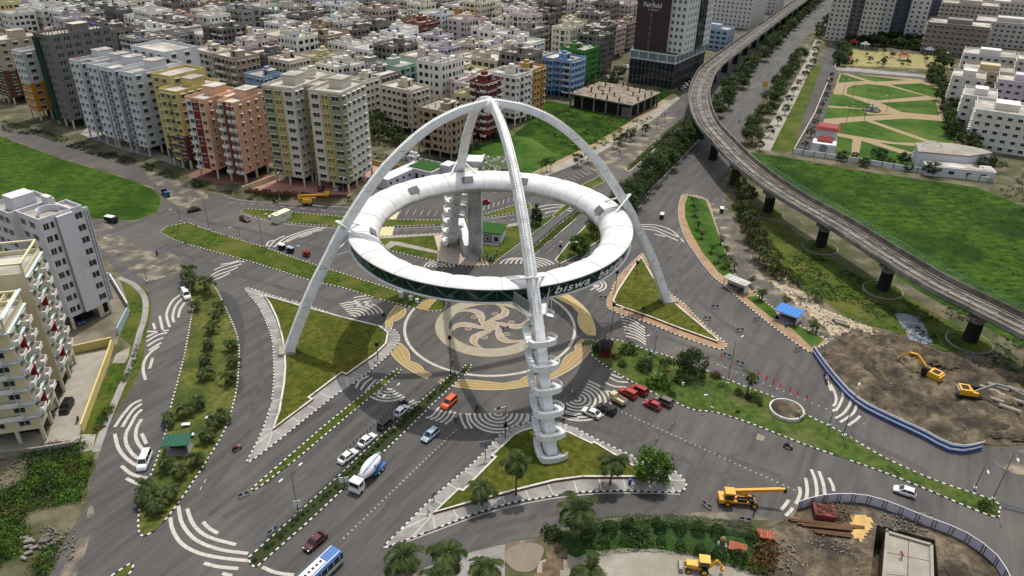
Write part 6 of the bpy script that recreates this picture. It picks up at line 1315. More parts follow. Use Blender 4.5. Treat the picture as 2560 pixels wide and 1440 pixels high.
for i in range(n): A, B = PIT_PTS[i], PIT_PTS[(i + 1) % n]; px_.face([(A.x, A.y, .03), (B.x, B.y, .03), (B.x, B.y, -5), (A.x, A.y, -5)])
px_.face([(p.x, p.y, -5) for p in PIT_PTS]); px_.build('excavation', M_DIRT, kind='structure')
sl = thing('concrete_tank', 'square concrete slab structure sunk in the excavation', 'concrete slab'); SQ = [(2218, 1330), (2328, 1362), (2332, 1500), (2205, 1500)]; MB().prism(P(*SQ), -5, -.25).build('body', M_CONC, sl); A, B, C_, D = P(*SQ); m = MB()
for a, b in ((A, B), (B, C_), (C_, D), (D, A)): m.bar((a.x, a.y, -.1), (b.x, b.y, -.1), .5, .5)
m.build('upstand', M_CONC, sl); m = MB(); 
for a, b in ((A.lerp(B, .5), D.lerp(C_, .5)), (A.lerp(D, .3), B.lerp(C_, .3)), (A.lerp(D, .62), B.lerp(C_, .62))): m.bar((a.x, a.y, -.24), (b.x, b.y, -.24), .12, .03)
m.build('slab_joint', M_DIRT, sl, kind='stuff')
BLUEP, LAV = mat('blue hoarding paint', srgb(30, 70, 148), .7, .12, 1, col2=srgb(40, 84, 160)), mat('white hoarding paint', srgb(230, 231, 236), .7, .1, 1)
def hoarding(pts, label, fn, step=2.4, name='site_hoarding'):
    root = thing(name, label, 'hoarding'); q = resample(smooth_line(P(*pts), False, 4), step)
    for a, b in zip(q, q[1:]): c, d = (a + b) / 2, b - a; fn(d.length).build('hoarding_panel', HM, root, loc=(c.x, c.y, 0), rz=math.atan2(d.y, d.x))
    return root
HM = [BLUEP, LAV, mat('dark fence post', srgb(60, 46, 50), .8, .1, 1), mat('lavender sheet', srgb(196, 190, 202), .75, .1, .8, col2=srgb(172, 165, 178)), M_HWHITE]
def blue_panel(L):
    m = MB()
    for k in range(4): m.box((0, 0, .3 + .52 * k), (L - .03, .06, .51), m=k % 2)
    for x in (-L / 2 + .1, 0): m.box((x, .1, 1.0), (.08, .1, 2.0), m=2)
    return m
def white_panel(L):
    m = MB(); m.box((0, 0, 1.0), (L - .03, .05, 1.9), m=3); m.box((0, 0, 2.0), (L, .12, .1), m=4)
    for x in (-L / 2 + .2, -L / 2 + .7): m.box((x, -.06, 1.0), (.1, .08, 1.9), m=2); m.box((x, .06, 1.0), (.1, .08, 1.9), m=2)
    return m
hoarding([(2030, 882), (2075, 944), (2140, 1012), (2235, 1062), (2300, 1092), (2385, 1133), (2468, 1119)], 'blue and white striped hoarding along the road edge', blue_panel); hoarding([(1992, 1274), (2050, 1258), (2130, 1255), (2200, 1269), (2300, 1309), (2400, 1348), (2470, 1397), (2505, 1442), (2540, 1520)], 'curving white sheet fence around the concrete slab pit', white_panel, 2.6, 'site_fence')
M_RUST = mat('rusty beam', srgb(104, 74, 46), .8, .2, 1.5, col2=srgb(78, 52, 34))
for k, (a, b) in enumerate((((1970, 1301), (2160, 1321)), ((1975, 1304), (2160, 1325)), ((1992, 1312), (2130, 1325)), ((2003, 1316), (2130, 1329)), ((2034, 1329), (2128, 1341)), ((2036, 1334), (2128, 1346)))):
    A, B = at(*a), at(*b); m = MB(); m.bar(A + Vector((0, 0, .1)), B + Vector((0, 0, .1)), .34, .05); m.bar(A + Vector((0, 0, .42)), B + Vector((0, 0, .42)), .34, .05); m.bar(A + Vector((0, 0, .26)), B + Vector((0, 0, .26)), .05, .3); m.build('steel_beam', M_RUST, label='%s rusty steel beam from the back lying before the white fence' % nth(k), cat='beam', group='steel beams')
bx = thing('steel_trough', 'dark red steel box holding scrap beside the white fence', 'steel box', at(2058, 1288), rad(-10)); MB().box((0, 0, .7), (3.6, 2.8, 1.2)).build('body', mat('dark red paint', srgb(104, 44, 44), .6, .15, 1), bx); m = MB(); rg = random.Random(2)
for k in range(26): a = rg.uniform(0, 6); x, y = rg.uniform(-1.2, 1.2), rg.uniform(-.9, .9); m.bar((x, y, 1.35 + k * .012), (x + cos(a) * 1.3, y + sin(a) * 1.3, 1.45 + k * .015), .09, .09)
m.build('scrap_rod', M_RUST, bx, kind='stuff'); m = MB()
for k in range(60): a = rg.uniform(0, 6); x, y = rg.uniform(-2.0, 2.0), rg.uniform(-1.6, 1.6); m.bar((x, y, .12 + k * .012), (x + cos(a) * 1.5, y + sin(a) * 1.5, .2 + k * .012), .12, .1)
m.build('timber_pile', mat('old timber', srgb(92, 78, 60), .9, .25, 2), loc=at(2096, 1284), label='heap of old timber beside the dark red steel box', cat='timber', kind='stuff')
for k, (x, y, rz, lab) in enumerate(((1912, 1346, -12, 'stack of red bricks at the corner of the bottom garden'), (1842, 1378, -20, 'stack of red bricks inside the bottom garden'))):
    br = thing('brick_stack', lab, 'bricks', at(x, y), rad(rz), 'brick stacks'); bm = MB().box((0, 0, .1), (.42, .2, .17)).mesh('brick', mat('red brick', srgb(150, 88, 66), .9, .15, 2, rand=.3))
    MB().box((0, 0, .45), (2.9, 1.9, .9)).build('pile', M_BRICKW, br)
    for i in range(6):
        for j in range(8): put('brick', bm, br, (-1.2 + i * .48, -.82 + j * .235, .9), rad(rng.uniform(-6, 6)))
pipem = MB().tube((-2.2, 0, .5), (2.2, 0, .5), .5, n=16).tube((-2.21, 0, .5), (2.21, 0, .5), .38, n=16, m=1).mesh('concrete_pipe', [M_CONC, M_DARK])
for k, (x, y, z) in enumerate([(2470, 982, 0), (2490, 992, 0), (2508, 1000, 0), (2530, 1008, 0), (2488, 984, .85), (2520, 1030, 0), (2478, 1006, 0), (2540, 985, 0)]): put('concrete_pipe', pipem, None, at(x, y) + Vector((0, 0, z + .5)), rad(-38), '%s grey concrete pipe from the left beside the second excavator' % nth(k), 'pipe', 'concrete pipes in the earthworks', scale=.9)
for k, (x, y) in enumerate([(2098, 808), (2104, 815)]): put('concrete_pipe', pipem, None, at(x, y) + Vector((0, 0, .3)), rad(-30), '%s white pipe lying on the rubble below the pier planters' % ('upper', 'lower')[k], 'pipe', 'white pipes on the rubble', scale=.8)
rp = thing('round_planter', 'round white-walled planter of bare soil on the garden island', 'planter', at(1965, 1030)); MB().lathe([(3.5, .1), (3.5, .9), (3.2, .95), (3.1, .6)], n=36).build('rim', M_KW, rp); MB().lathe([(3.15, .6), (3.15, .66), (1.5, .8), (.1, .85)], n=24).build('soil', M_DIRT, rp)
rg = random.Random(77); m = MB()
for k in range(1500):
    zone = rg.choice([[(0, 1150), (70, 1240)], [(1960, 700), (2060, 780)], [(2050, 780), (2200, 850)], [(2160, 950), (2200, 990)], [(2400, 880), (2500, 920)], [(1930, 1350), (2100, 1430)], [(2200, 1285), (2330, 1330)], [(100, 1320), (190, 1400)], [(2080, 880), (2300, 1000)], [(2200, 900), (2540, 1090)], [(2150, 860), (2450, 940)], [(1960, 1340), (2160, 1440)]]); p = at(rg.uniform(zone[0][0], zone[1][0]), rg.uniform(zone[0][1], zone[1][1])); s = rg.uniform(.12, .45); m.box((p.x, p.y, .2 + s * .3), (s, s * rg.uniform(.5, 1), s * .5), rg.uniform(0, 3), taper=.7)
m.build('rubble', mat('pale rubble stone', srgb(150, 143, 132), .9, .2, 2, col2=srgb(100, 92, 82)), label='pale stones and litter scattered over the waste ground', cat='rubble', kind='stuff')
m = MB(); rg = random.Random(78)
for k in range(14): p = at(rg.uniform(50, 120), rg.uniform(1340, 1405)); a = rg.uniform(-.4, .6); m.pipe([(p.x, p.y, .3), (p.x + 1.2 * cos(a), p.y + 1.2 * sin(a), .4)], [.3, .26], 8)
m.build('sandbag_heap', M_BARE, label='heap of pale sandbags in the lower left scrub', cat='sandbags', kind='stuff')
for q in ([(2250, 870), (2330, 880), (2420, 920), (2380, 935), (2290, 905)], [(2130, 900), (2200, 930), (2230, 985), (2160, 970)], [(2380, 1040), (2480, 1050), (2560, 1080), (2450, 1085)], [(2440, 1075), (2530, 1085), (2600, 1105), (2480, 1108)]): mound('mud_heap', P(*q), 1.6, mat('dark wet mud', srgb(48, 41, 34), .85, .25, .8, col2=srgb(68, 58, 46), bump=.8, bscale=2), q[0][0] % 17, 'dark wet mud heap at %s of the earthworks' % {2250: 'the back', 2130: 'the hoarding side', 2380: 'the right', 2440: 'the near right corner'}[q[0][0]], .8, .3, .5, rim=2)
# ------------------------------------------------------------------ plant kit
L_DARK = leafmat('dark leaves', srgb(28, 44, 18), srgb(52, 74, 30))
L_MID = leafmat('mid leaves', srgb(38, 58, 20), srgb(66, 90, 34))
L_BRIGHT = leafmat('bright leaves', srgb(54, 84, 20), srgb(86, 120, 36))
L_LIGHT = leafmat('pale leaves', srgb(112, 136, 74), srgb(150, 170, 108))
L_OLIVE = leafmat('olive leaves', srgb(58, 64, 26), srgb(92, 92, 44))
L_RED = leafmat('red-brown leaves', srgb(70, 42, 26), srgb(104, 66, 40))
L_PALM = leafmat('palm leaves', srgb(42, 54, 24), srgb(82, 96, 46), .2)
M_BARK = mat('bark', srgb(86, 72, 56), .95, .2, 2, bump=.3)
M_PBARK = mat('palm bark', srgb(108, 94, 74), .95, .2, 3, bump=.3, stretch=(1, 1, 4))
def leaf_quad(m, p, s, rg, k=0, up=.35):
    n = Vector((rg.gauss(0, 1), rg.gauss(0, 1), abs(rg.gauss(0, 1)) + up)).normalized(); a = n.cross(Vector((rg.gauss(0, 1), rg.gauss(0, 1), rg.gauss(0, 1)))).normalized(); b = n.cross(a)
    a *= s * rg.uniform(.7, 1.2); b *= s * rg.uniform(.4, .75)
    m.face([p - a, p - b * .9 + a * .1, p + a, p + b * .9 + a * .1], k)
def crown_mesh(seed, R_, H, z0, clumps, per, leaf, mats, flat=1.0, cone=False, name='crown'):
    rg = random.Random(seed); m = MB()
    for c in range(clumps):
        a = rg.uniform(0, 2 * PI); u = rg.uniform(-.75, 1); rr = math.sqrt(max(0, 1 - u * u)) * rg.uniform(.55, 1.0)
        if cone: rr *= (1 - (u + 1) / 2) ** .7 + .15
        c0 = Vector((R_ * rr * cos(a), R_ * rr * sin(a), z0 + H / 2 + H / 2 * u * flat)); cr = R_ * rg.uniform(.2, .38)
        k = rg.choices(range(len(mats)), [3, 2, 1][:len(mats)])[0]
        for i in range(per):
            d = Vector((rg.gauss(0, 1), rg.gauss(0, 1), rg.gauss(0, .75))); d = d.normalized() * cr * rg.uniform(.35, 1) ** .6
            leaf_quad(m, c0 + d, leaf, rg, k)
    return m.mesh(name, mats)
def trunk_mesh(seed, h, r, spread, limbs=5):
    rg = random.Random(seed); m = MB(); b = Vector((rg.uniform(-.1, .1) * h, rg.uniform(-.1, .1) * h, h)); m.pipe([(0, 0, -.1), (b.x * .3, b.y * .3, h * .4), tuple(b * .9 + Vector((0, 0, 0)))], [r * 1.3, r, r * .7], 7)
    for i in range(limbs):
        a = 2 * PI * i / limbs + rg.uniform(-.4, .4); s = Vector((b.x * .6, b.y * .6, h * rg.uniform(.55, .85))); e = s + Vector((cos(a) * spread, sin(a) * spread, h * rg.uniform(.35, .7))); m.pipe([s, s.lerp(e, .5) + Vector((0, 0, .12 * h)), e], [r * .55, r * .35, r * .12], 5)
    return m.mesh('trunk', M_BARK, True)
TREES = {}
def tree_kind(key, n, R_, H, z0, clumps, per, leaf, mats, th, tr, cone=False, flat=1.0):
    TREES[key] = [(crown_mesh(hash((key, i)) % 9999 if False else len(key) * 100 + i * 7, R_ * (1 + .08 * i), H * (1 - .06 * i), z0, clumps, per, leaf, mats, flat, cone), trunk_mesh(i + 5, th, tr, R_ * .6)) for i in range(n)]
tree_kind('broad', 4, 3.4, 4.6, 1.9, 46, 46, .30, [L_DARK, L_MID, L_OLIVE], 3.6, .2)
tree_kind('street', 3, 2.0, 2.8, 1.7, 22, 36, .24, [L_OLIVE, L_DARK, L_MID], 2.6, .12)
tree_kind('bright', 2, 3.5, 5.4, 1.2, 60, 56, .28, [L_BRIGHT, L_MID], 4.0, .22)
tree_kind('tall', 2, 2.2, 6.6, .6, 44, 44, .26, [L_DARK, L_MID], 4.6, .2, cone=True)
tree_kind('fine', 3, 1.5, 2.4, 2.2, 12, 26, .2, [L_MID, L_DARK], 3.0, .08)
tree_kind('far', 4, 3.6, 5.0, 1.2, 30, 26, .5, [L_DARK, L_MID, L_OLIVE], 3.4, .22)
def tree(key, p, label, group, sc=1.0, name='leafy_tree', i=None):
    v = TREES[key]; k = rng.randrange(len(v)) if i is None else i % len(v); c, t = v[k]
    r = thing(name, label, 'tree', (p[0], p[1], p[2] if len(p) > 2 else 0), rng.uniform(0, 6.28), group, scale=sc * rng.uniform(.92, 1.08))
    put('crown', c, r); put('trunk', t, r); return r
# palms: trunk and single fronds
def frond_mesh(seed, L, droop, wid):
    rg = random.Random(seed); m = MB(); n = 22; sp = []
    for k in range(n + 1):
        t = k / n; a = rad(58) - droop * t * 1.35; sp.append((0, 0)) if k == 0 else sp.append((sp[-1][0] + cos(a) * L / n, sp[-1][1] + sin(a) * L / n))
    sp = [Vector((x, 0, z)) for x, z in sp]
    for k in range(n): m.bar(sp[k], sp[k + 1], .07 * (1 - k / n) + .02, .05)
    for k in range(2, n + 1):
        t = k / n; l = wid * math.sin(PI * min(1, .16 + t * .84)) ** .7 * rg.uniform(.8, 1.1) + .08; d = (sp[k] - sp[k - 1]).normalized()
        for s in (-1, 1):
            e = sp[k] + d * l * .55 + Vector((0, s * l * .8, -l * rg.uniform(.35, .75))); w = d * .11
            m.face([sp[k] - w, sp[k] + w, e + w * .2, e - w * .2]) if s > 0 else m.face([sp[k] + w, sp[k] - w, e - w * .2, e + w * .2])
    return m.mesh('frond', L_PALM)
FR = [frond_mesh(1, 2.9, rad(118), .95), frond_mesh(2, 3.1, rad(95), 1.0), frond_mesh(3, 2.7, rad(140), .9)]
PT = {}
def palm(p, h, label, group, s=1.0, nf=15, name='palm_tree', lean=None, seed=0):
    rg = random.Random(int(p[0] * 31 + p[1] * 17) % 9973 + seed); r = thing(name, label, 'palm', (p[0], p[1], 0), rg.uniform(0, 6.28), group)
    k = round(h * 2) / 2
    if k not in PT:
        m = MB(); m.pipe([(0, 0, -.1), (.05, 0, k * .3), (.16, .03, k * .7), (.22, .05, k)], [.26, .17, .14, .15], 8); m.sphere((.22, .05, k), .3, 8, 5); PT[k] = m.mesh('trunk', M_PBARK, True)
    put('trunk', PT[k], r)
    for i in range(nf):
        t = i / nf; put('frond', FR[rg.randrange(3)], r, (.22, .05, k), rot=(rg.uniform(-.25, .25), rg.uniform(-.7, .55) if i % 3 else rg.uniform(-.5, .1), 2 * PI * t * 2.6 + rg.uniform(-.2, .2)), scale=s * rg.uniform(.85, 1.1))
    return r
def bush_mesh(seed, R_, H, n, leaf, mats, round_=False):
    rg = random.Random(seed); m = MB()
    for i in range(n):
        a, u = rg.uniform(0, 2 * PI), rg.uniform(-.15 if not round_ else -.7, 1); q = (1 if round_ else rg.uniform(.55, 1.08)) * (1 + .12 * math.sin(a * 3 + seed))
        rr = math.sqrt(max(0, 1 - u * u)); z0 = H * .0 if not round_ else H * .45
        p = Vector((R_ * rr * cos(a) * q, R_ * rr * sin(a) * q, max(.02, (H * u * q) if not round_ else H * .48 + H * .52 * u))); leaf_quad(m, p, leaf, rg, rg.choices(range(len(mats)), [3, 2, 1][:len(mats)])[0], .2)
    return m.mesh('foliage', mats)
BUSH = {'wild': [bush_mesh(i, 1.0, 1.1, 260, .17, [L_DARK, L_MID, L_OLIVE]) for i in range(3)], 'round': [bush_mesh(10 + i, .8, 1.5, 420, .12, [L_DARK, L_DARK]) for i in range(2)], 'ball': [bush_mesh(20, .8, 1.5, 460, .12, [L_DARK, L_MID], True)], 'pale': [bush_mesh(30 + i, .9, 1.2, 320, .14, [L_LIGHT, L_BRIGHT]) for i in range(2)], 'green': [bush_mesh(40 + i, 1.0, 1.2, 320, .16, [L_BRIGHT, L_MID]) for i in range(2)], 'red': [bush_mesh(50, .9, 1.0, 240, .16, [L_RED, L_OLIVE])]}
STEM = MB().tube((0, 0, 0), (0, 0, .5), .05, .03, 6).mesh('stem', M_BARK)
def bush(kind, p, label, group, sc=1.0, name='shrub'):
    r = thing(name, label, 'shrub', (p[0], p[1], p[2] if len(p) > 2 else 0.1), rng.uniform(0, 6.28), group, scale=sc); put('foliage', rng.choice(BUSH[kind]), r); put('stem', STEM, r); return r
def hedge(pts, w, h, label, mats, group=None, dens=60, leaf=.15, name='hedge', cat='hedge', z=.15):
    m = MB(); rg = random.Random(len(pts) * 13 + int(w * 100)); q = resample([Vector(p[:2]) for p in pts], 1 / dens * 6)
    for i in range(len(q) - 1):
        a, b = q[i], q[i + 1]; t = (b - a).normalized(); nr = Vector((-t.y, t.x))
        for k in range(6 if h < 1 else 9):
            side = rg.random(); u, v = (rg.uniform(-1, 1), 1) if side < .5 else (rg.choice((-1, 1)), rg.random()); wob = 1 + .22 * noise.noise((a.x * .9, a.y * .9, 0))
            p = a.lerp(b, rg.random()) + nr * (u * w / 2 * wob); leaf_quad(m, Vector((p.x, p.y, z + h * v * wob * rg.uniform(.85, 1.06))), leaf, rg, rg.randrange(len(mats)), .3)
    core = MB(); vsx = []
    o = m.build('foliage', mats); o.name = name; tag(o, label, cat, group); return o
def weeds(name, poly, n, label, mats, size=(.5, 1.4), leaf=.2, hmax=1.1, seed=3, per=16, kind='stuff', z=0.0, cat='vegetation'):
    """wild growth over a polygon: leaf clumps of mixed height, uncountable"""
    P_ = [(p.x, p.y) for p in poly]; xs, ys = [p[0] for p in P_], [p[1] for p in P_]; rg = random.Random(seed); m = MB(); c = 0; tries = 0
    while c < n and tries < n * 30:
        tries += 1; x, y = rg.uniform(min(xs), max(xs)), rg.uniform(min(ys), max(ys))
        if not inside((x, y), P_): continue
        if noise.noise((x * .12 + seed, y * .12, 0)) < -.12: continue
        c += 1; s = rg.uniform(*size); hh = hmax * s * rg.uniform(.4, 1); k = min(len(mats) - 1, int((noise.noise((x * .2, y * .2, 3)) + .5) * len(mats))) if rg.random() < .8 else rg.randrange(len(mats)); k = max(0, k)
        for i in range(per):
            a, u = rg.uniform(0, 6.28), rg.random(); r_ = s * math.sqrt(1 - u * u) * rg.uniform(.4, 1.1); leaf_quad(m, Vector((x + r_ * cos(a), y + r_ * sin(a), z + .03 + hh * u)), leaf * rg.uniform(.7, 1.2), rg, k, .2)
    return m.build(name, mats, label=label, cat=cat, kind=kind)
# ------------------------------------------------------------------ trees of the avenue
def line_px(pts, n):
    q = [Vector(p) for p in pts]; L = [0]
    for a, b in zip(q, q[1:]): L.append(L[-1] + (b - a).length)
    out = []
    for i in range(n):
        s = L[-1] * i / max(1, n - 1); k = max(j for j in range(len(L)) if L[j] <= s + 1e-6); k = min(k, len(q) - 2); out.append(q[k].lerp(q[k + 1], (s - L[k]) / max(1e-6, L[k + 1] - L[k])))
    return out
def row(pts, n, key, label, group, sc=1.0, jit=1.0, name='leafy_tree', world=True):
    A = [at(*p) for p in pts]; L = [0]
    for a, b in zip(A, A[1:]): L.append(L[-1] + (b - a).length)
    for i in range(n):
        s = L[-1] * i / max(1, n - 1); k = min(max(j for j in range(len(L)) if L[j] <= s + 1e-6), len(A) - 2); p = A[k].lerp(A[k + 1], (s - L[k]) / max(1e-6, L[k + 1] - L[k]))
        tree(key, (p.x + rng.uniform(-jit, jit), p.y + rng.uniform(-jit, jit), .1), label % nth(i), group, sc * rng.uniform(.85, 1.15), name)
row([(1535, 566), (1560, 528), (1590, 494), (1640, 440), (1690, 392), (1735, 345)], 13, 'broad', '%s dense green tree from the ring in the wide planted median', 'trees in the wide median', 1.35, 1.2)
row([(1792, 292), (1830, 228), (1870, 180), (1930, 118), (1990, 58), (2050, 2)], 30, 'far', '%s tree up the avenue in the row right of the elevated track', 'trees right of the track', 1.15, 1.5)
row([(1868, 356), (1890, 318), (1920, 270), (1960, 205), (1995, 150)], 15, 'broad', '%s tree up the verge right of the far carriageway', 'trees of the right verge', 1.0, 2)
row([(2040, 96), (2070, 52), (2110, 8)], 12, 'far', '%s tree up the verge at the far end of the avenue', 'trees at the avenue end', .9, 3)
row([(1903, 378), (1950, 300), (1985, 235), (2030, 165), (2046, 120)], 13, 'street', '%s small tree up the footpath beside the dark side street', 'trees of the side street', 1.0, .8)
row([(2080, 196), (2065, 240), (2040, 310), (2012, 372)], 9, 'street', '%s small tree down the strip between side street and lawns', 'trees by the lawns', .8, .5)
for i, (x, y) in enumerate([(1443, 417), (1470, 406), (1542, 373), (1560, 364), (1577, 350), (1612, 338)]): tree('street', at(x, y), '%s dusty street tree up the sandy footpath left of the avenue' % nth(i), 'street trees on the sandy footpath', 1.05)
for i, (x, y) in enumerate([(1355, 432), (1366, 430), (1376, 428)]): tree('fine', at(x, y), '%s slender tree from the left of three on the lawn edge' % nth(i), 'three slender lawn trees', 1.1)
tree('tall', at(1340, 562), 'dark tall fir-shaped tree at the plaza corner behind the ring', 'plaza trees', 1.0)
tree('bright', at(1448, 640), 'big spreading tree seen through the right part of the ring', 'trees seen through the ring', .95); tree('broad', at(1492, 590), 'darker tree behind the big one seen through the ring', 'trees seen through the ring', .95)
tree('tall', at(1327, 645), 'small conical tree at the median tip beside the front leg', 'plaza trees', .42)
tree('bright', at(1628, 1203), 'bright green tree on the pavement of the near island', 'island trees', 1.0, i=0)
tree('broad', at(1726, 936), 'tall uneven tree in the garden island', 'garden island trees', .95); tree('fine', at(1696, 940), 'bare leaning shrub tree left of the tall garden tree', 'garden island trees', 1.2); tree('street', at(1660, 930), 'small tree among the clipped garden shrubs', 'garden island trees', .8)
for i, (x, y, s) in enumerate([(920, 322, 1), (945, 345, 1.1), (985, 350, 1.0), (960, 320, 1.2), (1000, 362, .8), (930, 300, .9), (1250, 350, .7), (1170, 380, .6), (1190, 372, .6), (1345, 262, .9), (1500, 222, 1.1), (1482, 232, 1.0), (1530, 215, .9), (1470, 205, .9), (1545, 195, 1.0)]):
    tree('far', at(x, y), '%s dark tree from the left among the front city blocks' % nth(i), 'trees between front blocks', s)
for gi, (g_, r_) in enumerate(GREEN_GAPS[:6]):
    for k in range(7):
        a = rng.uniform(0, 6.28); q = g_ + Vector((cos(a), sin(a), 0)) * r_ * rng.uniform(.2, .9); tree('far', q, '%s tree of the %s green gap in the city from the left' % (nth(k), nth(gi)), 'trees in city gaps', rng.uniform(.8, 1.2))
rk = random.Random(5); nct = 0
for p, dist in cand[::3]:
    q = p + e2 * 10.2 + e1 * rk.uniform(-6, 6)
    if rk.random() < .34 and all((q - s[3]).length > 10 for s in CITY_SPOT): tree('far', q, '', 'trees along city streets', rk.uniform(.7, 1.1)); nct += 1
def label_by_px(group, lab):
    L = [o for o in COL.objects if o.get('group') == group]; L.sort(key=lambda o: to_px(o.location)[0])
    for i, o in enumerate(L): o['label'] = lab % nth(i)
label_by_px('trees along city streets', '%s dark street tree from the left in the lanes between city blocks')
# park trees
i = 0
for x0, y0, x1, y1, n in ((2330, 182, 2352, 230, 8), (2352, 230, 2382, 330, 12), (2382, 330, 2455, 430, 9), (2100, 118, 2110, 170, 7), (2120, 108, 2345, 130, 16), (2190, 100, 2330, 112, 10), (2345, 140, 2368, 176, 5)):
    for k in range(n):
        t = (k + .5) / n; p = at(x0 + (x1 - x0) * t, y0 + (y1 - y0) * t); tree('far', (p.x + rng.uniform(-3, 3), p.y + rng.uniform(-3, 3)), '', 'park border trees', rng.uniform(.7, 1.15))
label_by_px('park border trees', '%s dark tree from the left along the borders of the park')
for k, (x, y, s) in enumerate([(2195, 398, .8), (2225, 415, .5), (2255, 410, .7), (2270, 428, .45), (2325, 438, .9), (2350, 436, .5), (2105, 402, .6), (2160, 416, .55), (2135, 398, .45), (2430, 440, .8)]): tree('far', at(x, y), '', 'trees inside the park wall', s)
label_by_px('trees inside the park wall', '%s tree from the left just inside the white park wall')
for k in range(24): tree('street', at(rng.uniform(2115, 2365), rng.uniform(132, 175)), '', 'small garden trees', rng.uniform(.5, .9))
label_by_px('small garden trees', '%s small tree from the left in the far ornamental garden')
# messy growth under the viaduct
for k, (x, y, s) in enumerate([(1852, 498, .8), (1862, 520, .9), (1858, 548, .8), (1872, 575, .85), (1868, 600, .9), (1888, 620, .9), (1898, 650, .8), (1915, 670, .75), (1842, 470, .7), (1880, 590, .6), (1930, 690, .6), (1836, 440, .8), (1950, 700, .5), (1985, 715, .45)]): tree('street', at(x, y), '%s scrubby tree down the verge beside the viaduct piers' % nth(k), 'scrub trees by the viaduct', s * 1.7)
# ------------------------------------------------------------------ palms
PIS = [(474, 702), (484, 728), (494, 775), (527, 735), (537, 802), (554, 776), (524, 873), (534, 833), (517, 913), (584, 876), (586, 917), (517, 950), (578, 957), (430, 1061), (467, 1041), (497, 1020), (541, 1071), (557, 1054), (524, 1101), (453, 1198), (497, 1162), (403, 1282), (366, 1262), (386, 1256), (433, 1249), (470, 716), (512, 728), (416, 1180), (372, 1235)]
for k, (x, y) in enumerate(sorted(PIS, key=lambda t: t[1])): palm(at(x, y), 2.2 if y > 760 else 3.6, '%s young coconut palm down the long left island' % nth(k), 'young palms on the left island', .8 if y > 760 else .95, 13)
for x, y, h, s, lab in ((1290, 1238, 7.4, 1.0, 'tall thin palm left of the spiral stair on the near island'), (1204, 1264, 4.2, .9, 'short palm near the left tip of the near island'), (1525, 1212, 5.6, 1.0, 'windswept palm beside the bright tree on the near island'), (1440, 1348, 5.8, 1.3, 'big shaggy palm at the corner of the hedged garden'), (1015, 1450, 5.2, 1.15, 'leftmost palm of the group along the bottom edge'),
                        (1126, 1438, 5.2, 1.1, 'second palm from the left along the bottom edge'), (1206, 1474, 5.0, 1.05, 'third palm from the left along the bottom edge'), (1094, 1496, 5.0, 1.0, 'low palm cut off below the bottom edge group'), (1466, 1490, 5.0, 1.1, 'palm cut off at the bottom edge beside the concrete lane')): palm(at(x, y), h, lab, 'tall palms of the near islands', s * 1.2, 19)
palm(at(1867, 986), 4.6, 'sparse palm with few fronds on the garden island', 'garden palms', .95, 7); palm(at(1752, 945), 2.0, 'small garden palm behind the potted reddish shrub', 'garden palms', .6, 8)
SPALM = [(1738, 542), (1745, 575), (1754, 597), (1777, 632), (1801, 613), (1795, 656), (1808, 670), (1822, 664), (1836, 676), (1814, 640), (1875, 715), (1898, 752), (1905, 748), (1962, 766), (2031, 829), (2040, 832), (1733, 515)]
for k, (x, y) in enumerate(sorted(SPALM, key=lambda t: t[1])): palm(at(x, y), 2.6, '%s young palm down the strip island by the bus shelters' % nth(k), 'young palms on the strip island', .62, 9)
# ------------------------------------------------------------------ shrubs and hedges
GB = [('round', 1490, 876, 1.5), ('green', 1570, 880, 2.2), ('round', 1612, 925, 2.4), ('pale', 1640, 952, 2.0), ('green', 1655, 966, 2.4), ('green', 1630, 962, 1.6), ('green', 1700, 955, 1.6), ('pale', 1702, 958, 1.0), ('pale', 1623, 900, .9), ('pale', 1642, 895, .8), ('pale', 1800, 966, 1.2), ('red', 1790, 942, 1.5), ('round', 1758, 946, .8), ('wild', 1555, 915, 1.2), ('wild', 1845, 985, 1.2), ('green', 1888, 1000, 1.5), ('wild', 1870, 996, 1.0), ('green', 1995, 1046, 1.2), ('red', 1540, 895, 1.3), ('wild', 1680, 990, 1.0), ('round', 1625, 888, .6), ('wild', 1900, 1015, .7), ('wild', 1845, 1032, .6), ('wild', 2460, 1270, 1.4), ('pale', 2244, 1184, .9)]
DESC = {'round': 'dark rounded', 'green': 'bright green', 'pale': 'pale variegated', 'red': 'reddish', 'wild': 'loose dark'}
cntd = {}
for kd, x, y, s in sorted(GB, key=lambda t: t[1]): bush(kd, at(x, y), '%s %s shrub from the left on the garden island' % (nth(cntd.get(kd, 0)), DESC[kd]), 'garden island shrubs', s); cntd[kd] = cntd.get(kd, 0) + 1
hedge(P((1572, 423), (1605, 393), (1655, 348), (1718, 294)), 1.6, 1.0, 'long narrow hedge along the median left of the dense trees', [L_DARK, L_MID, L_OLIVE])
hedge(P((1322, 640), (1362, 605), (1410, 562), (1450, 530)), 2.2, 1.1, 'thick hedge seen through the ring between the carriageways', [L_DARK, L_MID])
MEDP = [(1140, 938), (1075, 1000), (985, 1080), (915, 1142), (860, 1200), (750, 1300), (632, 1405)]
bn = 0; A = [at(*p) for p in MEDP]
for p in resample([a.to_2d() for a in A], 1.35):
    if rng.random() < .85: bush(rng.choice(['wild', 'wild', 'round', 'green']), (p.x + rng.uniform(-.3, .3), p.y + rng.uniform(-.3, .3)), '%s shrub from the circle down the fenced main median' % nth(bn), 'shrubs of the main median', rng.uniform(.35, .62)); bn += 1
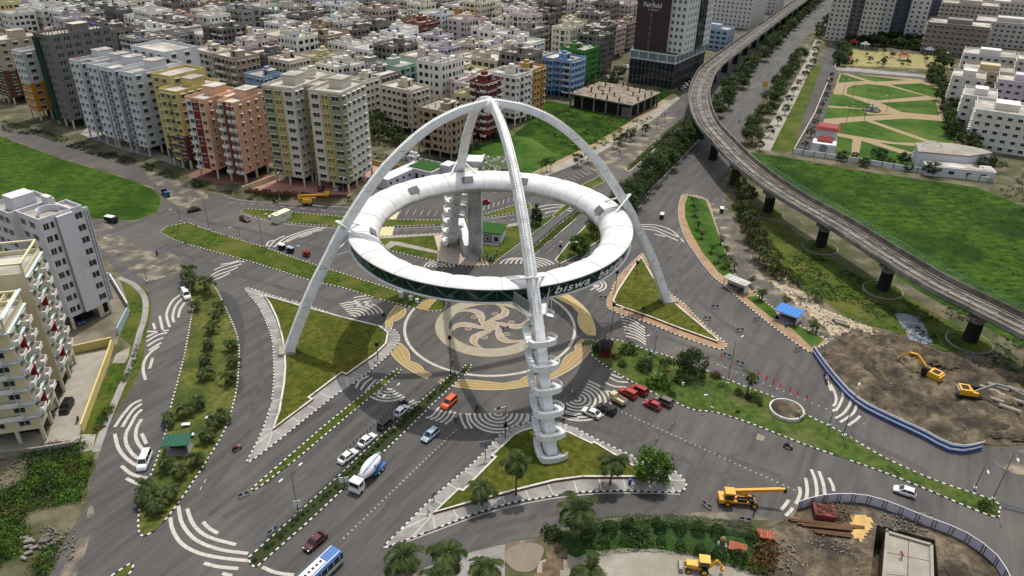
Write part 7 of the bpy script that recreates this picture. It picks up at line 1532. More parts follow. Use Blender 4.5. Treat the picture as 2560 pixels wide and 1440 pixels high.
# hedged garden at the bottom
sheet('garden_bed', P((1385, 1335), (1480, 1308), (1620, 1300), (1760, 1312), (1880, 1335), (1900, 1360), (1925, 1440), (1850, 1415), (1740, 1382), (1600, 1368), (1480, 1378), (1440, 1395), (1400, 1375)), mat('dark garden turf', srgb(30, 54, 20), .95, .3, .6, col2=srgb(48, 76, 28), bump=.5, bscale=4), .05)
hedge(P((1462, 1322), (1560, 1308), (1680, 1306), (1790, 1318), (1885, 1335)), 2.0, 1.0, 'bright hedge along the back of the bottom garden', [L_MID, L_BRIGHT, L_DARK], dens=70); hedge(P((1440, 1392), (1530, 1372), (1620, 1366), (1720, 1376), (1820, 1402), (1915, 1438)), 1.6, .9, 'bright hedge along the front of the bottom garden', [L_BRIGHT, L_MID], dens=70)
for k, (x, y, kd, s) in enumerate([(1380, 1338, 'wild', 1.8), (1472, 1335, 'ball', 1.7), (1525, 1330, 'ball', 1.5), (1508, 1362, 'ball', 1.3), (1475, 1370, 'ball', 1.2), (1560, 1356, 'ball', 1.0), (1570, 1322, 'ball', 1.4), (1595, 1350, 'wild', 2.2), (1652, 1360, 'ball', 1.0), (1700, 1372, 'ball', 1.1), (1650, 1325, 'ball', 1.2), (1700, 1328, 'ball', 1.3), (1745, 1330, 'ball', 1.4), (1792, 1338, 'ball', 1.4), (1748, 1382, 'ball', 1.2), (1795, 1395, 'ball', 1.5), (1845, 1405, 'ball', 1.6), (1880, 1352, 'ball', 1.3), (1902, 1415, 'red', 2.4), (1915, 1385, 'red', 2.2), (1640, 1312, 'ball', 1.0)]):
    bush(kd, at(x, y), '%s shrub from the left in the hedged bottom garden' % nth(k), 'shrubs of the bottom garden', s)
# wild growth
weeds('undergrowth', P((-40, 1190), (60, 1140), (140, 1110), (250, 1110), (225, 1180), (205, 1265), (160, 1340), (115, 1440), (60, 1640), (-60, 1640)), 2100, 'dense dark scrub and weeds filling the lower left corner', [L_DARK, L_MID, L_BRIGHT, L_OLIVE], (.5, 1.5), .2, 1.2, 3)
weeds('undergrowth', P((205, 1110), (262, 1070), (300, 985), (340, 900), (352, 840), (320, 930), (290, 960), (240, 1060)), 160, 'weeds on the bank between yellow wall and left lane', [L_MID, L_OLIVE, L_BRIGHT], (.3, .9), .16, .8, 4)
weeds('undergrowth', P((1850, 470), (1900, 560), (1990, 690), (2060, 760), (2000, 760), (1930, 700), (1860, 600), (1825, 500)), 800, 'tangled scrub on the verge beside the viaduct', [L_OLIVE, L_DARK, L_MID], (.4, 1.2), .18, 1.1, 5)
weeds('undergrowth', P((1330, 300), (1440, 400), (1560, 345), (1640, 290), (1600, 300), (1470, 290), (1380, 262)), 700, 'rank weeds on the waste ground before the frame building', [L_MID, L_DARK, L_BRIGHT, L_OLIVE], (.4, 1.5), .26, .9, 6)
weeds('undergrowth', P((1890, 388), (2020, 400), (2200, 440), (2440, 470), (2600, 540), (2700, 700), (2660, 860), (2480, 770), (2300, 680), (2100, 560), (1960, 460)), 650, 'tall meadow growth in the field right of the viaduct', [L_MID, L_BRIGHT, L_MID], (.5, 1.4), .2, .35, 7, per=12)
weeds('undergrowth', P(*SITE), 130, 'sparse weeds over the churned earthworks', [L_OLIVE, L_MID], (.3, .9), .16, .5, 21, z=.8)
weeds('undergrowth', P((2450, 380), (2600, 420), (2700, 520), (2600, 560), (2470, 470)), 200, 'bushes behind the white park wall at the right edge', [L_DARK, L_MID, L_BRIGHT], (.6, 1.8), .3, 1.2, 8)
weeds('undergrowth', P((900, 330), (1010, 330), (1060, 420), (960, 400), (900, 400), (880, 360)), 260, 'weedy plot beside the cream tower', [L_MID, L_OLIVE, L_DARK], (.4, 1.4), .26, .9, 9)
weeds('undergrowth', P((0, 325), (120, 352), (250, 392), (380, 430), (480, 468), (600, 492), (600, 482), (480, 448), (300, 385), (100, 325), (0, 300)), 420, 'verge of bushes between the left road and the towers', [L_DARK, L_MID, L_OLIVE], (.4, 1.3), .26, 1.0, 10)
weeds('undergrowth', P((620, 500), (880, 506), (880, 490), (720, 480), (610, 470)), 240, 'dark hedge plants before the pink forecourt', [L_DARK, L_MID], (.4, 1.0), .22, .9, 11)
weeds('undergrowth', P((2000, 740), (2130, 760), (2250, 830), (2330, 870), (2360, 800), (2200, 720), (2050, 640), (1960, 600)), 650, 'ground cover around the planters under the viaduct', [L_DARK, L_MID, L_BRIGHT], (.3, .9), .18, .6, 12)
weeds('undergrowth', P((2330, 720), (2700, 900), (2700, 1000), (2500, 930), (2400, 850)), 300, 'weeds at the far edge of the earthworks', [L_MID, L_DARK], (.4, 1.0), .2, .6, 13)
weeds('undergrowth', P((0, 345), (150, 400), (390, 500), (390, 525), (260, 545), (100, 560), (0, 560)), 420, 'tufts in the meadow below the left road', [L_MID, L_BRIGHT], (.3, .8), .16, .35, 14, per=9)
# ------------------------------------------------------------------ vehicles
def paint(name, rgb, rough=.28): return mat('paint ' + name, srgb(*rgb), rough, .02, 1, spec=.6)
M_TYRE = mat('tyre', srgb(20, 20, 21), .85, .1, 3); M_RIM = mat('rim', srgb(140, 140, 142), .35, .05, 3, metal=.7); M_CARG = mat('car glass', srgb(14, 18, 21), .05, 0, 1, spec=.8)
M_LAMP = mat('headlamp', srgb(222, 222, 214), .15, 0); M_TAIL = mat('tail lamp', srgb(130, 14, 12), .3, 0); M_TRIM = mat('black trim', srgb(22, 22, 24), .6, .1, 2); PBASE = paint('base', (200, 200, 200))
CY = paint('machine yellow', (206, 152, 30), .5); CO = paint('crane orange', (214, 142, 22), .5); CBLUE = paint('truck blue', (36, 92, 150), .45); CWHITE = paint('white', (218, 218, 216))
wheel_cache = {}
def wheel(root, x, y, r, w=.22, rimm=None):
    k = (round(r, 2), w)
    if k not in wheel_cache:
        Mx = Matrix.Rotation(PI / 2, 4, 'X'); t = MB().lathe([(r * .6, -w / 2), (r * .94, -w / 2), (r, -w / 4), (r, w / 4), (r * .94, w / 2), (r * .6, w / 2)], n=18, M=Mx).mesh('wheel', M_TYRE, True); q = MB().lathe([(r * .2, -w / 2 - .02), (r * .58, -w / 2 - .01), (r * .62, -w / 2 + .03), (r * .62, w / 2 - .03), (r * .58, w / 2 + .01), (r * .2, w / 2 + .02)], n=14, M=Mx).mesh('rim', M_RIM); wheel_cache[k] = (t, q)
    o = put('wheel', wheel_cache[k][0], root, (x, y, r)); p = put('rim', wheel_cache[k][1], o)
    if rimm: p.material_slots[0].link = 'OBJECT'; p.material_slots[0].material = rimm
def loft(m, secs, k=0):                                 # secs: list of closed rings with equal counts
    n = len(secs[0]); vs = [p for s in secs for p in s]; fs = [(i * n + j, i * n + (j + 1) % n, (i + 1) * n + (j + 1) % n, (i + 1) * n + j) for i in range(len(secs) - 1) for j in range(n)]
    m.add(vs, fs + [tuple(range(n))[::-1], tuple(range((len(secs) - 1) * n, len(secs) * n))], k)
KIND = {'sedan': (4.3, .84, [(-2.15, .72, .9), (-1.9, .96, .97), (-1.2, .98, 1), (.75, .92, 1), (1.7, .82, .97), (2.1, .62, .86)], (-1.75, 1.05, -1.0, .35), 1.46), 'hatch': (3.75, .82, [(-1.88, .78, .92), (-1.7, .98, .98), (-.9, 1.0, 1), (.7, .96, 1), (1.5, .84, .97), (1.85, .6, .86)], (-1.78, 1.0, -1.35, .25), 1.53), 'suv': (4.2, .9, [(-2.1, .85, .94), (-1.95, 1.08, .98), (-.9, 1.1, 1), (.8, 1.08, 1), (1.8, 1.0, .98), (2.08, .7, .9)], (-2.0, 1.05, -1.8, .45), 1.72), 'wagon': (4.2, .84, [(-2.1, .8, .93), (-1.9, 1.0, .98), (-.9, 1.0, 1), (.8, .96, 1), (1.7, .84, .97), (2.05, .62, .88)], (-1.98, 1.05, -1.7, .35), 1.56), 'van': (4.6, .88, [(-2.3, .9, .97), (-2.25, 1.15, 1), (0, 1.15, 1), (1.1, 1.12, 1), (2.1, 1.0, .97), (2.3, .65, .9)], (-2.25, 1.35, -2.15, .95), 1.95)}
def make_car(kind):
    L, hw, st, (rb, fb, rr, fr), zr = KIND[kind]; root = thing('car', 'x', 'car'); m = MB(); S_ = []
    for x, zt, f in st:
        w = hw * f; S_.append([(x, -w * .9, .24), (x, -w, .45), (x, -w, zt - .16), (x, -w * .92, zt - .03), (x, -w * .6, zt), (x, w * .6, zt), (x, w * .92, zt - .03), (x, w, zt - .16), (x, w, .45), (x, w * .9, .24)])
    loft(m, S_); zb = max(s[1] for s in st) - .04; b0, b1 = hw * .9, hw * .74
    m.add([(rr - .02, -b1, zr - .05), (fr + .02, -b1, zr - .05), (fr + .02, b1, zr - .05), (rr - .02, b1, zr - .05), (rr + .12, -b1 * .9, zr), (fr - .15, -b1 * .9, zr), (fr - .15, b1 * .9, zr), (rr + .12, b1 * .9, zr)], [(4, 5, 6, 7), (0, 1, 5, 4), (1, 2, 6, 5), (2, 3, 7, 6), (3, 0, 4, 7)])
    for s in (-1, 1):
        for xb, xt in ((rb, rr), (fb, fr), (-.2, -.2)): m.bar((xb, s * b0, zb - .02), (xt, s * b1, zr - .03), .09, .07)
    m.build('body', PBASE, root)
    g_ = MB(); B, T = [(rb, -b0), (fb, -b0), (fb, b0), (rb, b0)], [(rr, -b1), (fr, -b1), (fr, b1), (rr, b1)]
    for i in range(4): j = (i + 1) % 4; g_.face([(*B[i], zb), (*B[j], zb), (*T[j], zr - .04), (*T[i], zr - .04)])
    g_.build('window', M_CARG, root); t_ = MB(); t_.box((L / 2 - .1, 0, .36), (.12, hw * 1.5, .2)); t_.box((-L / 2 + .08, 0, .4), (.12, hw * 1.5, .16)); t_.box((0, 0, .26), (L * .6, hw * 1.96, .1)); t_.build('bumper_trim', M_TRIM, root, kind='stuff')
    for s in (-1, 1):
        MB().box((L / 2 - .16, s * hw * .62, .62), (.16, .34, .16), s * -.35).build('headlight', M_LAMP, root); MB().box((-L / 2 + .06, s * hw * .72, .74), (.1, .26, .2)).build('taillight', M_TAIL, root); MB().box((fb - .25, s * (hw + .06), zb + .02), (.14, .16, .13)).build('mirror', PBASE, root)
        for x in (-L * .31, L * .31): wheel(root, x, s * (hw - .1), .31 if kind != 'suv' else .35)
    return root
CARS = {k: make_car(k) for k in KIND}; cused = set()
PAL = dict(orange=(206, 86, 30), white=(222, 222, 220), black=(20, 20, 24), pale=(146, 164, 180), maroon=(74, 22, 30), red=(134, 26, 26), crimson=(150, 22, 40), rust=(156, 46, 30), olive=(86, 80, 66), wine=(86, 18, 24), blue=(44, 58, 110), silver=(170, 172, 176), navy=(24, 30, 52))
def car(kind, rear, front, col, label, group='cars on the junction'):
    a, b = at(*rear), at(*front); c = (a + b) / 2; c.z = .032; sw = {PBASE: paint(col, PAL[col])}; rz = math.atan2(b.y - a.y, b.x - a.x); r0 = CARS[kind]
    if kind in cused: return dup(r0, c, rz, label, group, sw)
    cused.add(kind); KIDS.pop(r0.name, None); r = r0; r.location = c; r.rotation_euler = (0, 0, rz); r['label'] = label; r['group'] = group
    for ch in r.children:
        if ch.data.materials[0] == PBASE: ch.material_slots[0].link = 'OBJECT'; ch.material_slots[0].material = sw[PBASE]
    return r
car('suv', (1138, 998), (1107, 1027), 'orange', 'orange car with dark windows beside the main median'); car('hatch', (990, 1046), (1020, 1019), 'white', 'white hatchback at the striped crossing left of the main median'); car('suv', (949, 1081), (984, 1049), 'black', 'black car queuing behind the white hatchback'); car('sedan', (900, 1121), (937, 1091), 'white', 'white sedan queuing behind the black car'); car('sedan', (852, 1161), (889, 1132), 'white', 'white sedan last in the queue near the mixer truck')
car('wagon', (1093, 1079), (1058, 1109), 'pale', 'pale blue estate car with dark roof right of the main median'); car('sedan', (812, 1341), (766, 1381), 'maroon', 'maroon sedan just ahead of the blue bus'); car('sedan', (1502, 1048), (1454, 1027), 'white', 'white sedan at the head of the queue right of the spiral stair'); car('suv', (1538, 1039), (1493, 1018), 'black', 'black car between white sedan and cream pickup'); car('suv', (1590, 999), (1549, 979), 'rust', 'orange-red car beside the garden kerb behind the cream pickup'); car('suv', (1617, 991), (1575, 971), 'red', 'dark red car nearest the garden kerb')
car('hatch', (1650, 1027), (1611, 1009), 'crimson', 'crimson hatchback at the back of the right-hand queue'); car('suv', (1680, 1019), (1635, 999), 'olive', 'olive-brown estate beside the crimson hatchback'); car('hatch', (2288, 1244), (2231, 1225), 'white', 'white hatchback alone on the near right carriageway'); car('sedan', (469, 532), (503, 524), 'black', 'black sedan near the left end of the long green median'); car('hatch', (600, 548), (626, 557), 'wine', 'dark red hatchback at the tip of the container island')
car('hatch', (1200, 511), (1225, 507), 'crimson', 'red car parked in the bay behind the lift tower'); car('suv', (179, 1004), (158, 1041), 'black', 'black car parked in the yard inside the yellow wall'); car('hatch', (190, 800), (207, 814), 'blue', 'blue car parked under the white block on stilts'); car('van', (459, 727), (474, 757), 'white', 'white van beside the palms at the top of the left lane'); car('van', (373, 1136), (354, 1182), 'white', 'white jeep at the kerb opposite the green-roofed kiosk'); car('hatch', (2054, 34), (2062, 27), 'white', 'tiny white car far up the avenue')
for i in range(9): x, y = 1702 + 6.3 * i, 226 - 6.2 * i; car(('hatch', 'sedan')[i % 2], (x - 5, y - 2), (x + 6, y + 3), ('black', 'silver', 'white', 'navy')[i % 4], '%s parked car from the near end of the row beside the hotel' % nth(i), 'cars parked by the hotel')
for i in range(10): x, y = 1520 + 6.2 * i, 196 - 3.2 * i; car(('hatch', 'sedan', 'suv')[i % 3], (x - 5, y - 3), (x + 5, y + 3), ('silver', 'black', 'navy', 'white', 'black')[i % 5], '%s parked car from the left in the car park left of the hotel' % nth(i), 'cars in the hotel car park')
for i in range(7): car(('hatch', 'sedan')[i % 2], (760 + 20 * i, 480 - 3 * (i % 2)), (766 + 20 * i, 471), ('black', 'silver', 'maroon')[i % 3], '%s car from the left parked under the cream tower' % nth(i), 'cars under the cream tower') if i in (2, 4, 5) else None
def rig(name, label, cat, rear, front, group=None):
    a, b = at(*rear), at(*front); c = (a + b) / 2; return thing(name, label, cat, (c.x, c.y, .032), math.atan2(b.y - a.y, b.x - a.x), group)
def part(root, name, mtl, *boxes, **kw):
    m = MB()
    for c, d in boxes: m.box(c, d, **kw)
    return m.build(name, mtl, root)
# concrete mixer truck
t = rig('mixer_truck', 'white and blue concrete mixer truck beside the main median', 'truck', (958, 1160), (884, 1238)); part(t, 'chassis', M_TRIM, ((-.4, 0, .95), (7.4, .9, .3))); part(t, 'cab', CWHITE, ((3.3, 0, 1.7), (1.7, 2.3, 1.9)), taper=.94); part(t, 'windscreen', M_CARG, ((4.16, 0, 2.0), (.06, 2.0, .8)), ((3.4, 0, 2.05), (1.0, 2.3, .6))); part(t, 'bumper', CWHITE, ((4.2, 0, .7), (.2, 2.3, .4))); part(t, 'fender', CBLUE, ((-2.2, 0, 1.05), (3.6, 2.4, .35)))
d = MB(); Mx = Matrix.Translation((-.9, 0, 2.5)) @ Matrix.Rotation(rad(-82), 4, 'Y'); d.lathe([(.4, -2.9), (.7, -2.7), (1.15, -1.4), (1.25, -.2), (1.15, .9), (.8, 2.2), (.5, 2.5)], n=24, M=Mx); dr = d.build('drum', CWHITE, t, True); d = MB()
PF = [(.7, -2.7), (1.15, -1.4), (1.25, -.2), (1.15, .9), (.8, 2.2)]
for f0, f1 in ((12, 20), (25, 33)):
    d.add([(r * 1.012 * cos(rad(f)), r * 1.012 * sin(rad(f)), z) for r, z in PF for f in (f0, f1)], [(2 * q, 2 * q + 1, 2 * q + 3, 2 * q + 2) for q in range(4)], M=Mx)
d.add([(1.27 * cos(rad(f)), 1.27 * sin(rad(f)), z) for f, z in ((48, -.1), (66, -.35), (66, .2))], [(0, 1, 2)], M=Mx)
d.build('drum_stripe', CBLUE, dr, kind='stuff'); d = MB(); d.box((-3.5, 0, 3.1), (.9, 1.1, .8), taper=.6); d.bar((-3.4, .6, 1), (-3.8, .5, 3), .12); d.bar((-3.4, -.6, 1), (-3.8, -.5, 3), .12); d.bar((-3.9, 0, 2.4), (-4.5, .3, 1.2), .3, .1); d.build('hopper', M_STEELG, t)
tm = TXT['mixer']
for v in tm.vertices: u = (v.co.y + .2) / 1.27 - .05; v.co = (-.4 - v.co.x * .9, 1.28 * cos(u), 2.62 + 1.27 * math.sin(u))
tm.materials.clear(); tm.materials.append(CBLUE); put('drum_lettering', tm, dr, kind='stuff')
for x in (3.0, -1.7, -2.8):
    for s in (-1, 1): wheel(t, x, s * .98, .5, .3, CWHITE)
# bus
b = rig('bus', 'blue and white city bus at the bottom edge beside the median', 'bus', (836, 1410), (745, 1498)); part(b, 'body', CBLUE, ((0, 0, 1.55), (9.6, 2.5, 2.3))); part(b, 'roof', CBLUE, ((0, 0, 2.8), (9.4, 2.3, .2)), taper=.97); part(b, 'roof_unit', CWHITE, ((.4, 0, 3.0), (4.6, 1.5, .28)), taper=.9); part(b, 'window_band', M_CARG, ((0, 0, 2.05), (9.2, 2.54, .85)), ((0, 0, 2.0), (9.64, 2.1, .9))); part(b, 'cream_band', mat('cream paint', srgb(206, 194, 140), .5), ((0, 0, 1.0), (9.62, 2.53, .55)))
for i in range(7): part(b, 'window_pillar', CWHITE, ((-4 + 1.3 * i, 0, 2.05), (.1, 2.56, .86)))
for i in range(5): part(b, 'roof_fan', M_TRIM, ((-1.3 + .8 * i, 0, 3.16), (.4, .4, .06)))
part(b, 'roof_rail', CWHITE, ((0, .9, 2.93), (9, .1, .08)), ((0, -.9, 2.93), (9, .1, .08)))
for x in (-2.9, 3.0):
    for s in (-1, 1): wheel(b, x, s * 1.1, .48, .28)
# pickups, three-wheelers
def mini(label, rear, front, cabm, bedm, roofm=None, name='mini_truck', L=3.8):
    t = rig(name, label, 'truck', rear, front, 'small trucks'); part(t, 'cab', cabm, ((L * .3, 0, 1.1), (1.3, 1.55, 1.5)), taper=.9); part(t, 'windscreen', M_CARG, ((L * .3 + .12, 0, 1.45), (1.22, 1.4, .5))); part(t, 'bed', bedm, ((-L * .2, 0, .7), (L * .62, 1.6, .14)), ((-L * .2, .78, 1.05), (L * .62, .07, .7)), ((-L * .2, -.78, 1.05), (L * .62, .07, .7)), ((-L * .51, 0, 1.05), (.07, 1.6, .7))); part(t, 'chassis', M_TRIM, ((0, 0, .48), (L * .95, .9, .2)))
    if roofm: part(t, 'canopy', roofm, ((-L * .1, 0, 1.95), (L * .75, 1.6, .1)))
    for x in (-L * .3, L * .3):
        for s in (-1, 1): wheel(t, x, s * .7, .3)
tanp = paint('cream', (176, 166, 128), .5); mini('cream pickup with open bed in the right-hand queue', (1564, 1018), (1523, 993), tanp, tanp); mini('dark blue truck where the left road enters the junction', (407, 480), (425, 498), CBLUE, M_TRIM, L=5.2); mini('black tempo with white roof at the meadow corner', (268, 553), (293, 558), paint('black', (20, 20, 24)), M_TRIM, CWHITE, L=4.2)
def auto(label, rear, front, rm, bm):
    t = rig('auto_rickshaw', label, 'rickshaw', rear, front, 'three-wheelers'); part(t, 'body', bm, ((-.3, 0, .6), (1.9, 1.2, .55)), ((.95, 0, .62), (.5, .7, .6))); part(t, 'roof', rm, ((-.1, 0, 1.68), (2.3, 1.25, .12)), taper=.92); part(t, 'windscreen', M_CARG, ((1.02, 0, 1.2), (.06, .95, .65))); part(t, 'seat', M_TRIM, ((-.5, 0, .95), (.7, 1.0, .3)))
    for x in (-1.1, .95):
        for s in (-1, 1): part(t, 'roof_post', M_TRIM, ((x, s * .55, 1.2), (.06, .06, .9)))
    wheel(t, 1.0, 0, .24, .12)
    for s in (-1, 1): wheel(t, -.8, s * .55, .24, .12)
PK = paint('black', (20, 20, 24)); auto('white-roofed three-wheeler waiting below the far median', (696, 619), (716, 628), CWHITE, PK); auto('pale-roofed three-wheeler behind the white-roofed one', (717, 627), (737, 635), paint('pale', (146, 164, 180)), PK); auto('red three-wheeler right of the two waiting ones', (757, 636), (778, 646), paint('red', (134, 26, 26)), paint('red', (134, 26, 26))); auto('white-roofed three-wheeler driving down the main road', (1657, 539), (1651, 553), CWHITE, PK); auto('white-roofed three-wheeler on the dusty lane', (1803, 524), (1804, 538), CWHITE, PK)
# tracked excavators
def excavator(label, base, head, body, arm, arm_dir, boom):
    c = at(*base); t = thing('excavator', label, 'excavator', (c.x, c.y, .4), head, 'excavators')
    for s in (-1, 1): part(t, 'track', M_TYRE, ((0, s * 1.15, .45), (4.2, .6, .85)))
    part(t, 'house', body, ((-1.2, 0, 1.7), (2.4, 2.5, 1.3)), ((-.2, -.6, 1.5), (2.8, 1.2, .9))); part(t, 'engine_cover', M_TRIM, ((-1.3, 0, 2.38), (1.4, 1.5, .1))); part(t, 'counterweight', arm if arm != body else body, ((-2.5, 0, 1.5), (.5, 2.4, 1.0))); cb = part(t, 'cab', M_TRIM, ((.6, .7, 1.9), (1.4, 1.0, 1.6))); part(cb, 'cab_window', M_CARG, ((1.32, .7, 2.1), (.04, .8, 1.0)), ((.6, 1.22, 2.1), (1.1, .04, 1.0)))
    m = MB()
    for (a, b_, w) in ((boom[0], boom[1], .5), (boom[1], boom[2], .42), (boom[2], boom[3], .34)): m.bar((a[0], -.3, a[1]), (b_[0], -.3, b_[1]), .45, w)
    m.build('boom', arm, t); m = MB(); e = boom[3]; m.box((e[0], -.3, e[1] - .4), (.8, 1.1, .8), taper=.7); m.build('bucket', M_STEELG, t); m = MB(); m.tube((boom[0][0] + .6, -.3, boom[0][1]), (boom[1][0] - .4, -.3, boom[1][1] - .5), .1, n=8); m.build('ram', M_STEELG, t)
excavator('yellow excavator digging beside the grey slabs', (2318, 948), heading((2330, 950), (2240, 905)), CY, CY, 0, [(.8, 1.9), (3.6, 4.0), (5.2, 3.7), (7.2, 1.3)]); excavator('yellow excavator with grey arm reaching over the pipes', (2420, 996), heading((2400, 985), (2560, 1010)), CY, M_STEELG, 0, [(.8, 1.9), (4.0, 4.4), (6.5, 4.0), (9.8, 2.6)])
# mobile crane
c = rig('mobile_crane', 'orange-yellow mobile crane with raised boom at the bottom right', 'crane', (1885, 1262), (1800, 1255)); part(c, 'chassis', CO, ((0, 0, .9), (6.0, 1.5, .35)), ((2.9, 0, 1.15), (1.0, 2.2, .8))); cb = part(c, 'cab', CO, ((1.7, .2, 2.9), (1.7, 1.7, .35))); part(cb, 'cab_window', M_CARG, ((1.7, .2, 2.1), (1.5, 1.5, 1.3))); part(c, 'cab_base', CO, ((1.7, .2, 1.2), (1.7, 1.7, .6)))
m = MB(); m.bar((.9, -.5, 2.4), (-7.0, -.5, 3.6), .5, .6); m.bar((-6.8, -.5, 3.56), (-7.7, -.5, 3.7), .38, .45); m.build('boom', CO, c); m = MB(); m.bar((-1.6, -.5, 1.0), (-1.2, -.5, 2.6), .4, .5); m.bar((-2.4, -.5, 1.2), (.4, -.5, 2.2), .35, .4); m.build('boom_support', CO, c); part(c, 'hook_block', M_TRIM, ((-7.8, -.5, 3.4), (.5, .4, .9))); part(c, 'boom_pivot', M_TRIM, ((1.1, -.5, 2.6), (.5, .6, .9))); part(c, 'winch', M_TRIM, ((-.6, .3, 1.3), (1.6, .9, .5)), ((-2.2, .2, 1.25), (.9, 1.2, .5)))
for x in (1.9, -2.7):
    for s in (-1, 1): wheel(c, x, s * .95, .62, .42, CO)
# backhoe loader
c = rig('backhoe_loader', 'yellow backhoe loader on the concrete lane at the bottom edge', 'backhoe', (1790, 1432), (1700, 1420)); part(c, 'body', CY, ((.9, 0, 1.2), (2.2, 1.1, .8)), ((-.7, 0, 1.0), (1.4, 1.6, .6))); cb = part(c, 'cab', CY, ((-.7, 0, 2.75), (1.7, 1.6, .15))); part(cb, 'cab_window', M_CARG, ((-.7, 0, 2.0), (1.5, 1.4, 1.4))); m = MB()
for s in (-.55, .55): m.bar((.3, s, 1.5), (2.4, s, .9), .16, .22)
m.build('loader_arm', CY, c); part(c, 'loader_bucket', M_STEELG, ((2.8, 0, .5), (.7, 2.2, .7)), taper=.8); m = MB(); m.bar((-1.6, 0, 1.0), (-2.6, 0, 2.8), .3, .34); m.bar((-2.6, 0, 2.8), (-3.6, 0, 1.4), .24, .28); m.box((-3.6, 0, 1.0), (.5, .6, .6)); m.build('digger_arm', CY, c)
for s in (-1, 1): wheel(c, -.8, s * .85, .7, .4, CY); wheel(c, 1.6, s * .8, .45, .3, CY)
# boom lift
c = rig('boom_lift', 'yellow boom lift folded by the kerb before the cream tower', 'boom lift', (748, 512), (790, 514)); part(c, 'base', M_TRIM, ((0, 0, .7), (3.2, 2.0, .4))); part(c, 'turntable', CY, ((-.2, 0, 1.4), (3.2, 1.6, .9)), taper=.9); m = MB(); m.bar((-2.4, 0, 1.9), (-2.8, 0, 3.2), .5, .6); m.bar((-2.8, 0, 3.2), (6.0, 0, 4.0), .4, .5); m.bar((-2.5, .2, 2.2), (3, .2, 2.7), .35, .4); m.build('boom', CY, c); part(c, 'basket', CY, ((6.8, 0, 3.9), (1.2, 1.6, .1)), ((6.8, .8, 4.4), (1.2, .08, 1.0)), ((6.8, -.8, 4.4), (1.2, .08, 1.0)), ((7.4, 0, 4.4), (.08, 1.6, 1.0)))
for x in (-1.1, 1.1):
    for s in (-1, 1): wheel(c, x, s * 1.0, .5, .36)
# ------------------------------------------------------------------ people and two-wheelers
def person(p, rz, pose, shirt, label, group=None):
    k = (pose, shirt)
    return put('person', PM[k], None, p, rz, label, 'person', group)
person(at(1884, 1288) + Vector((0, 0, .04)), rad(200), 'walk', 'dark', 'person in dark clothes walking past the mobile crane'); person(at(1071, 1287) + Vector((0, 0, .16)), rad(30), 'walk', 'white', 'person in white shirt walking on the tip of the near island'); person(at(2254, 1396, -.24), rad(160), 'bend', 'red', 'worker in red shirt bending over the concrete slab'); person(at(1549, 387) + Vector((0, 0, .04)), rad(60), 'walk', 'dark', 'lone walker on the sandy roadside left of the avenue')
rg = random.Random(3); cols_ = ['white', 'dark', 'blue', 'pink', 'dark', 'green']
for k in range(16):
    x = 1196 + k * 2.7 + rg.uniform(-1, 1); y = 656 + rg.uniform(-7, 6); person(at(x, y) + Vector((0, 0, .17)), rg.uniform(0, 6), 'stand', cols_[k % 6], '%s person from the left in the small crowd at the plaza gate' % nth(k), 'crowd at the plaza gate')
for k, (x, y) in enumerate([(1240, 643), (1242, 640), (1193, 643), (1842, 732), (1846, 736), (1836, 728)]): person(at(x, y) + Vector((0, 0, .17)), rg.uniform(0, 6), 'stand', cols_[k], ('%s person from the left on the plaza lawn edge' % nth(k)) if k < 3 else '%s person waiting under the white bus shelter' % nth(k - 3), 'people standing about')
def make_bike():
    t = thing('motorbike', 'x', 'motorbike'); m = MB(); m.bar((-.5, 0, .62), (.35, 0, .72), .16, .14); m.bar((.35, 0, .75), (.62, 0, .34), .08, .1); m.bar((-.1, 0, .35), (.1, 0, .62), .26, .3); m.bar((-.6, 0, .34), (-.05, 0, .4), .1, .1); m.build('frame', M_TRIM, t); part(t, 'fuel_tank', PBASE, ((.15, 0, .86), (.5, .3, .24)), taper=.8); part(t, 'seat', M_TYRE, ((-.42, 0, .82), (.75, .28, .12))); part(t, 'handlebar', M_STEELG, ((.42, 0, 1.05), (.06, .68, .06)), ((.42, 0, .92), (.06, .06, .3))); part(t, 'headlight', M_LAMP, ((.58, 0, .9), (.12, .18, .18))); part(t, 'tail_unit', M_TAIL, ((-.88, 0, .78), (.1, .16, .1)))
    wheel(t, -.62, 0, .31, .1); wheel(t, .66, 0, .31, .09); return t
BIKE = make_bike(); first = True
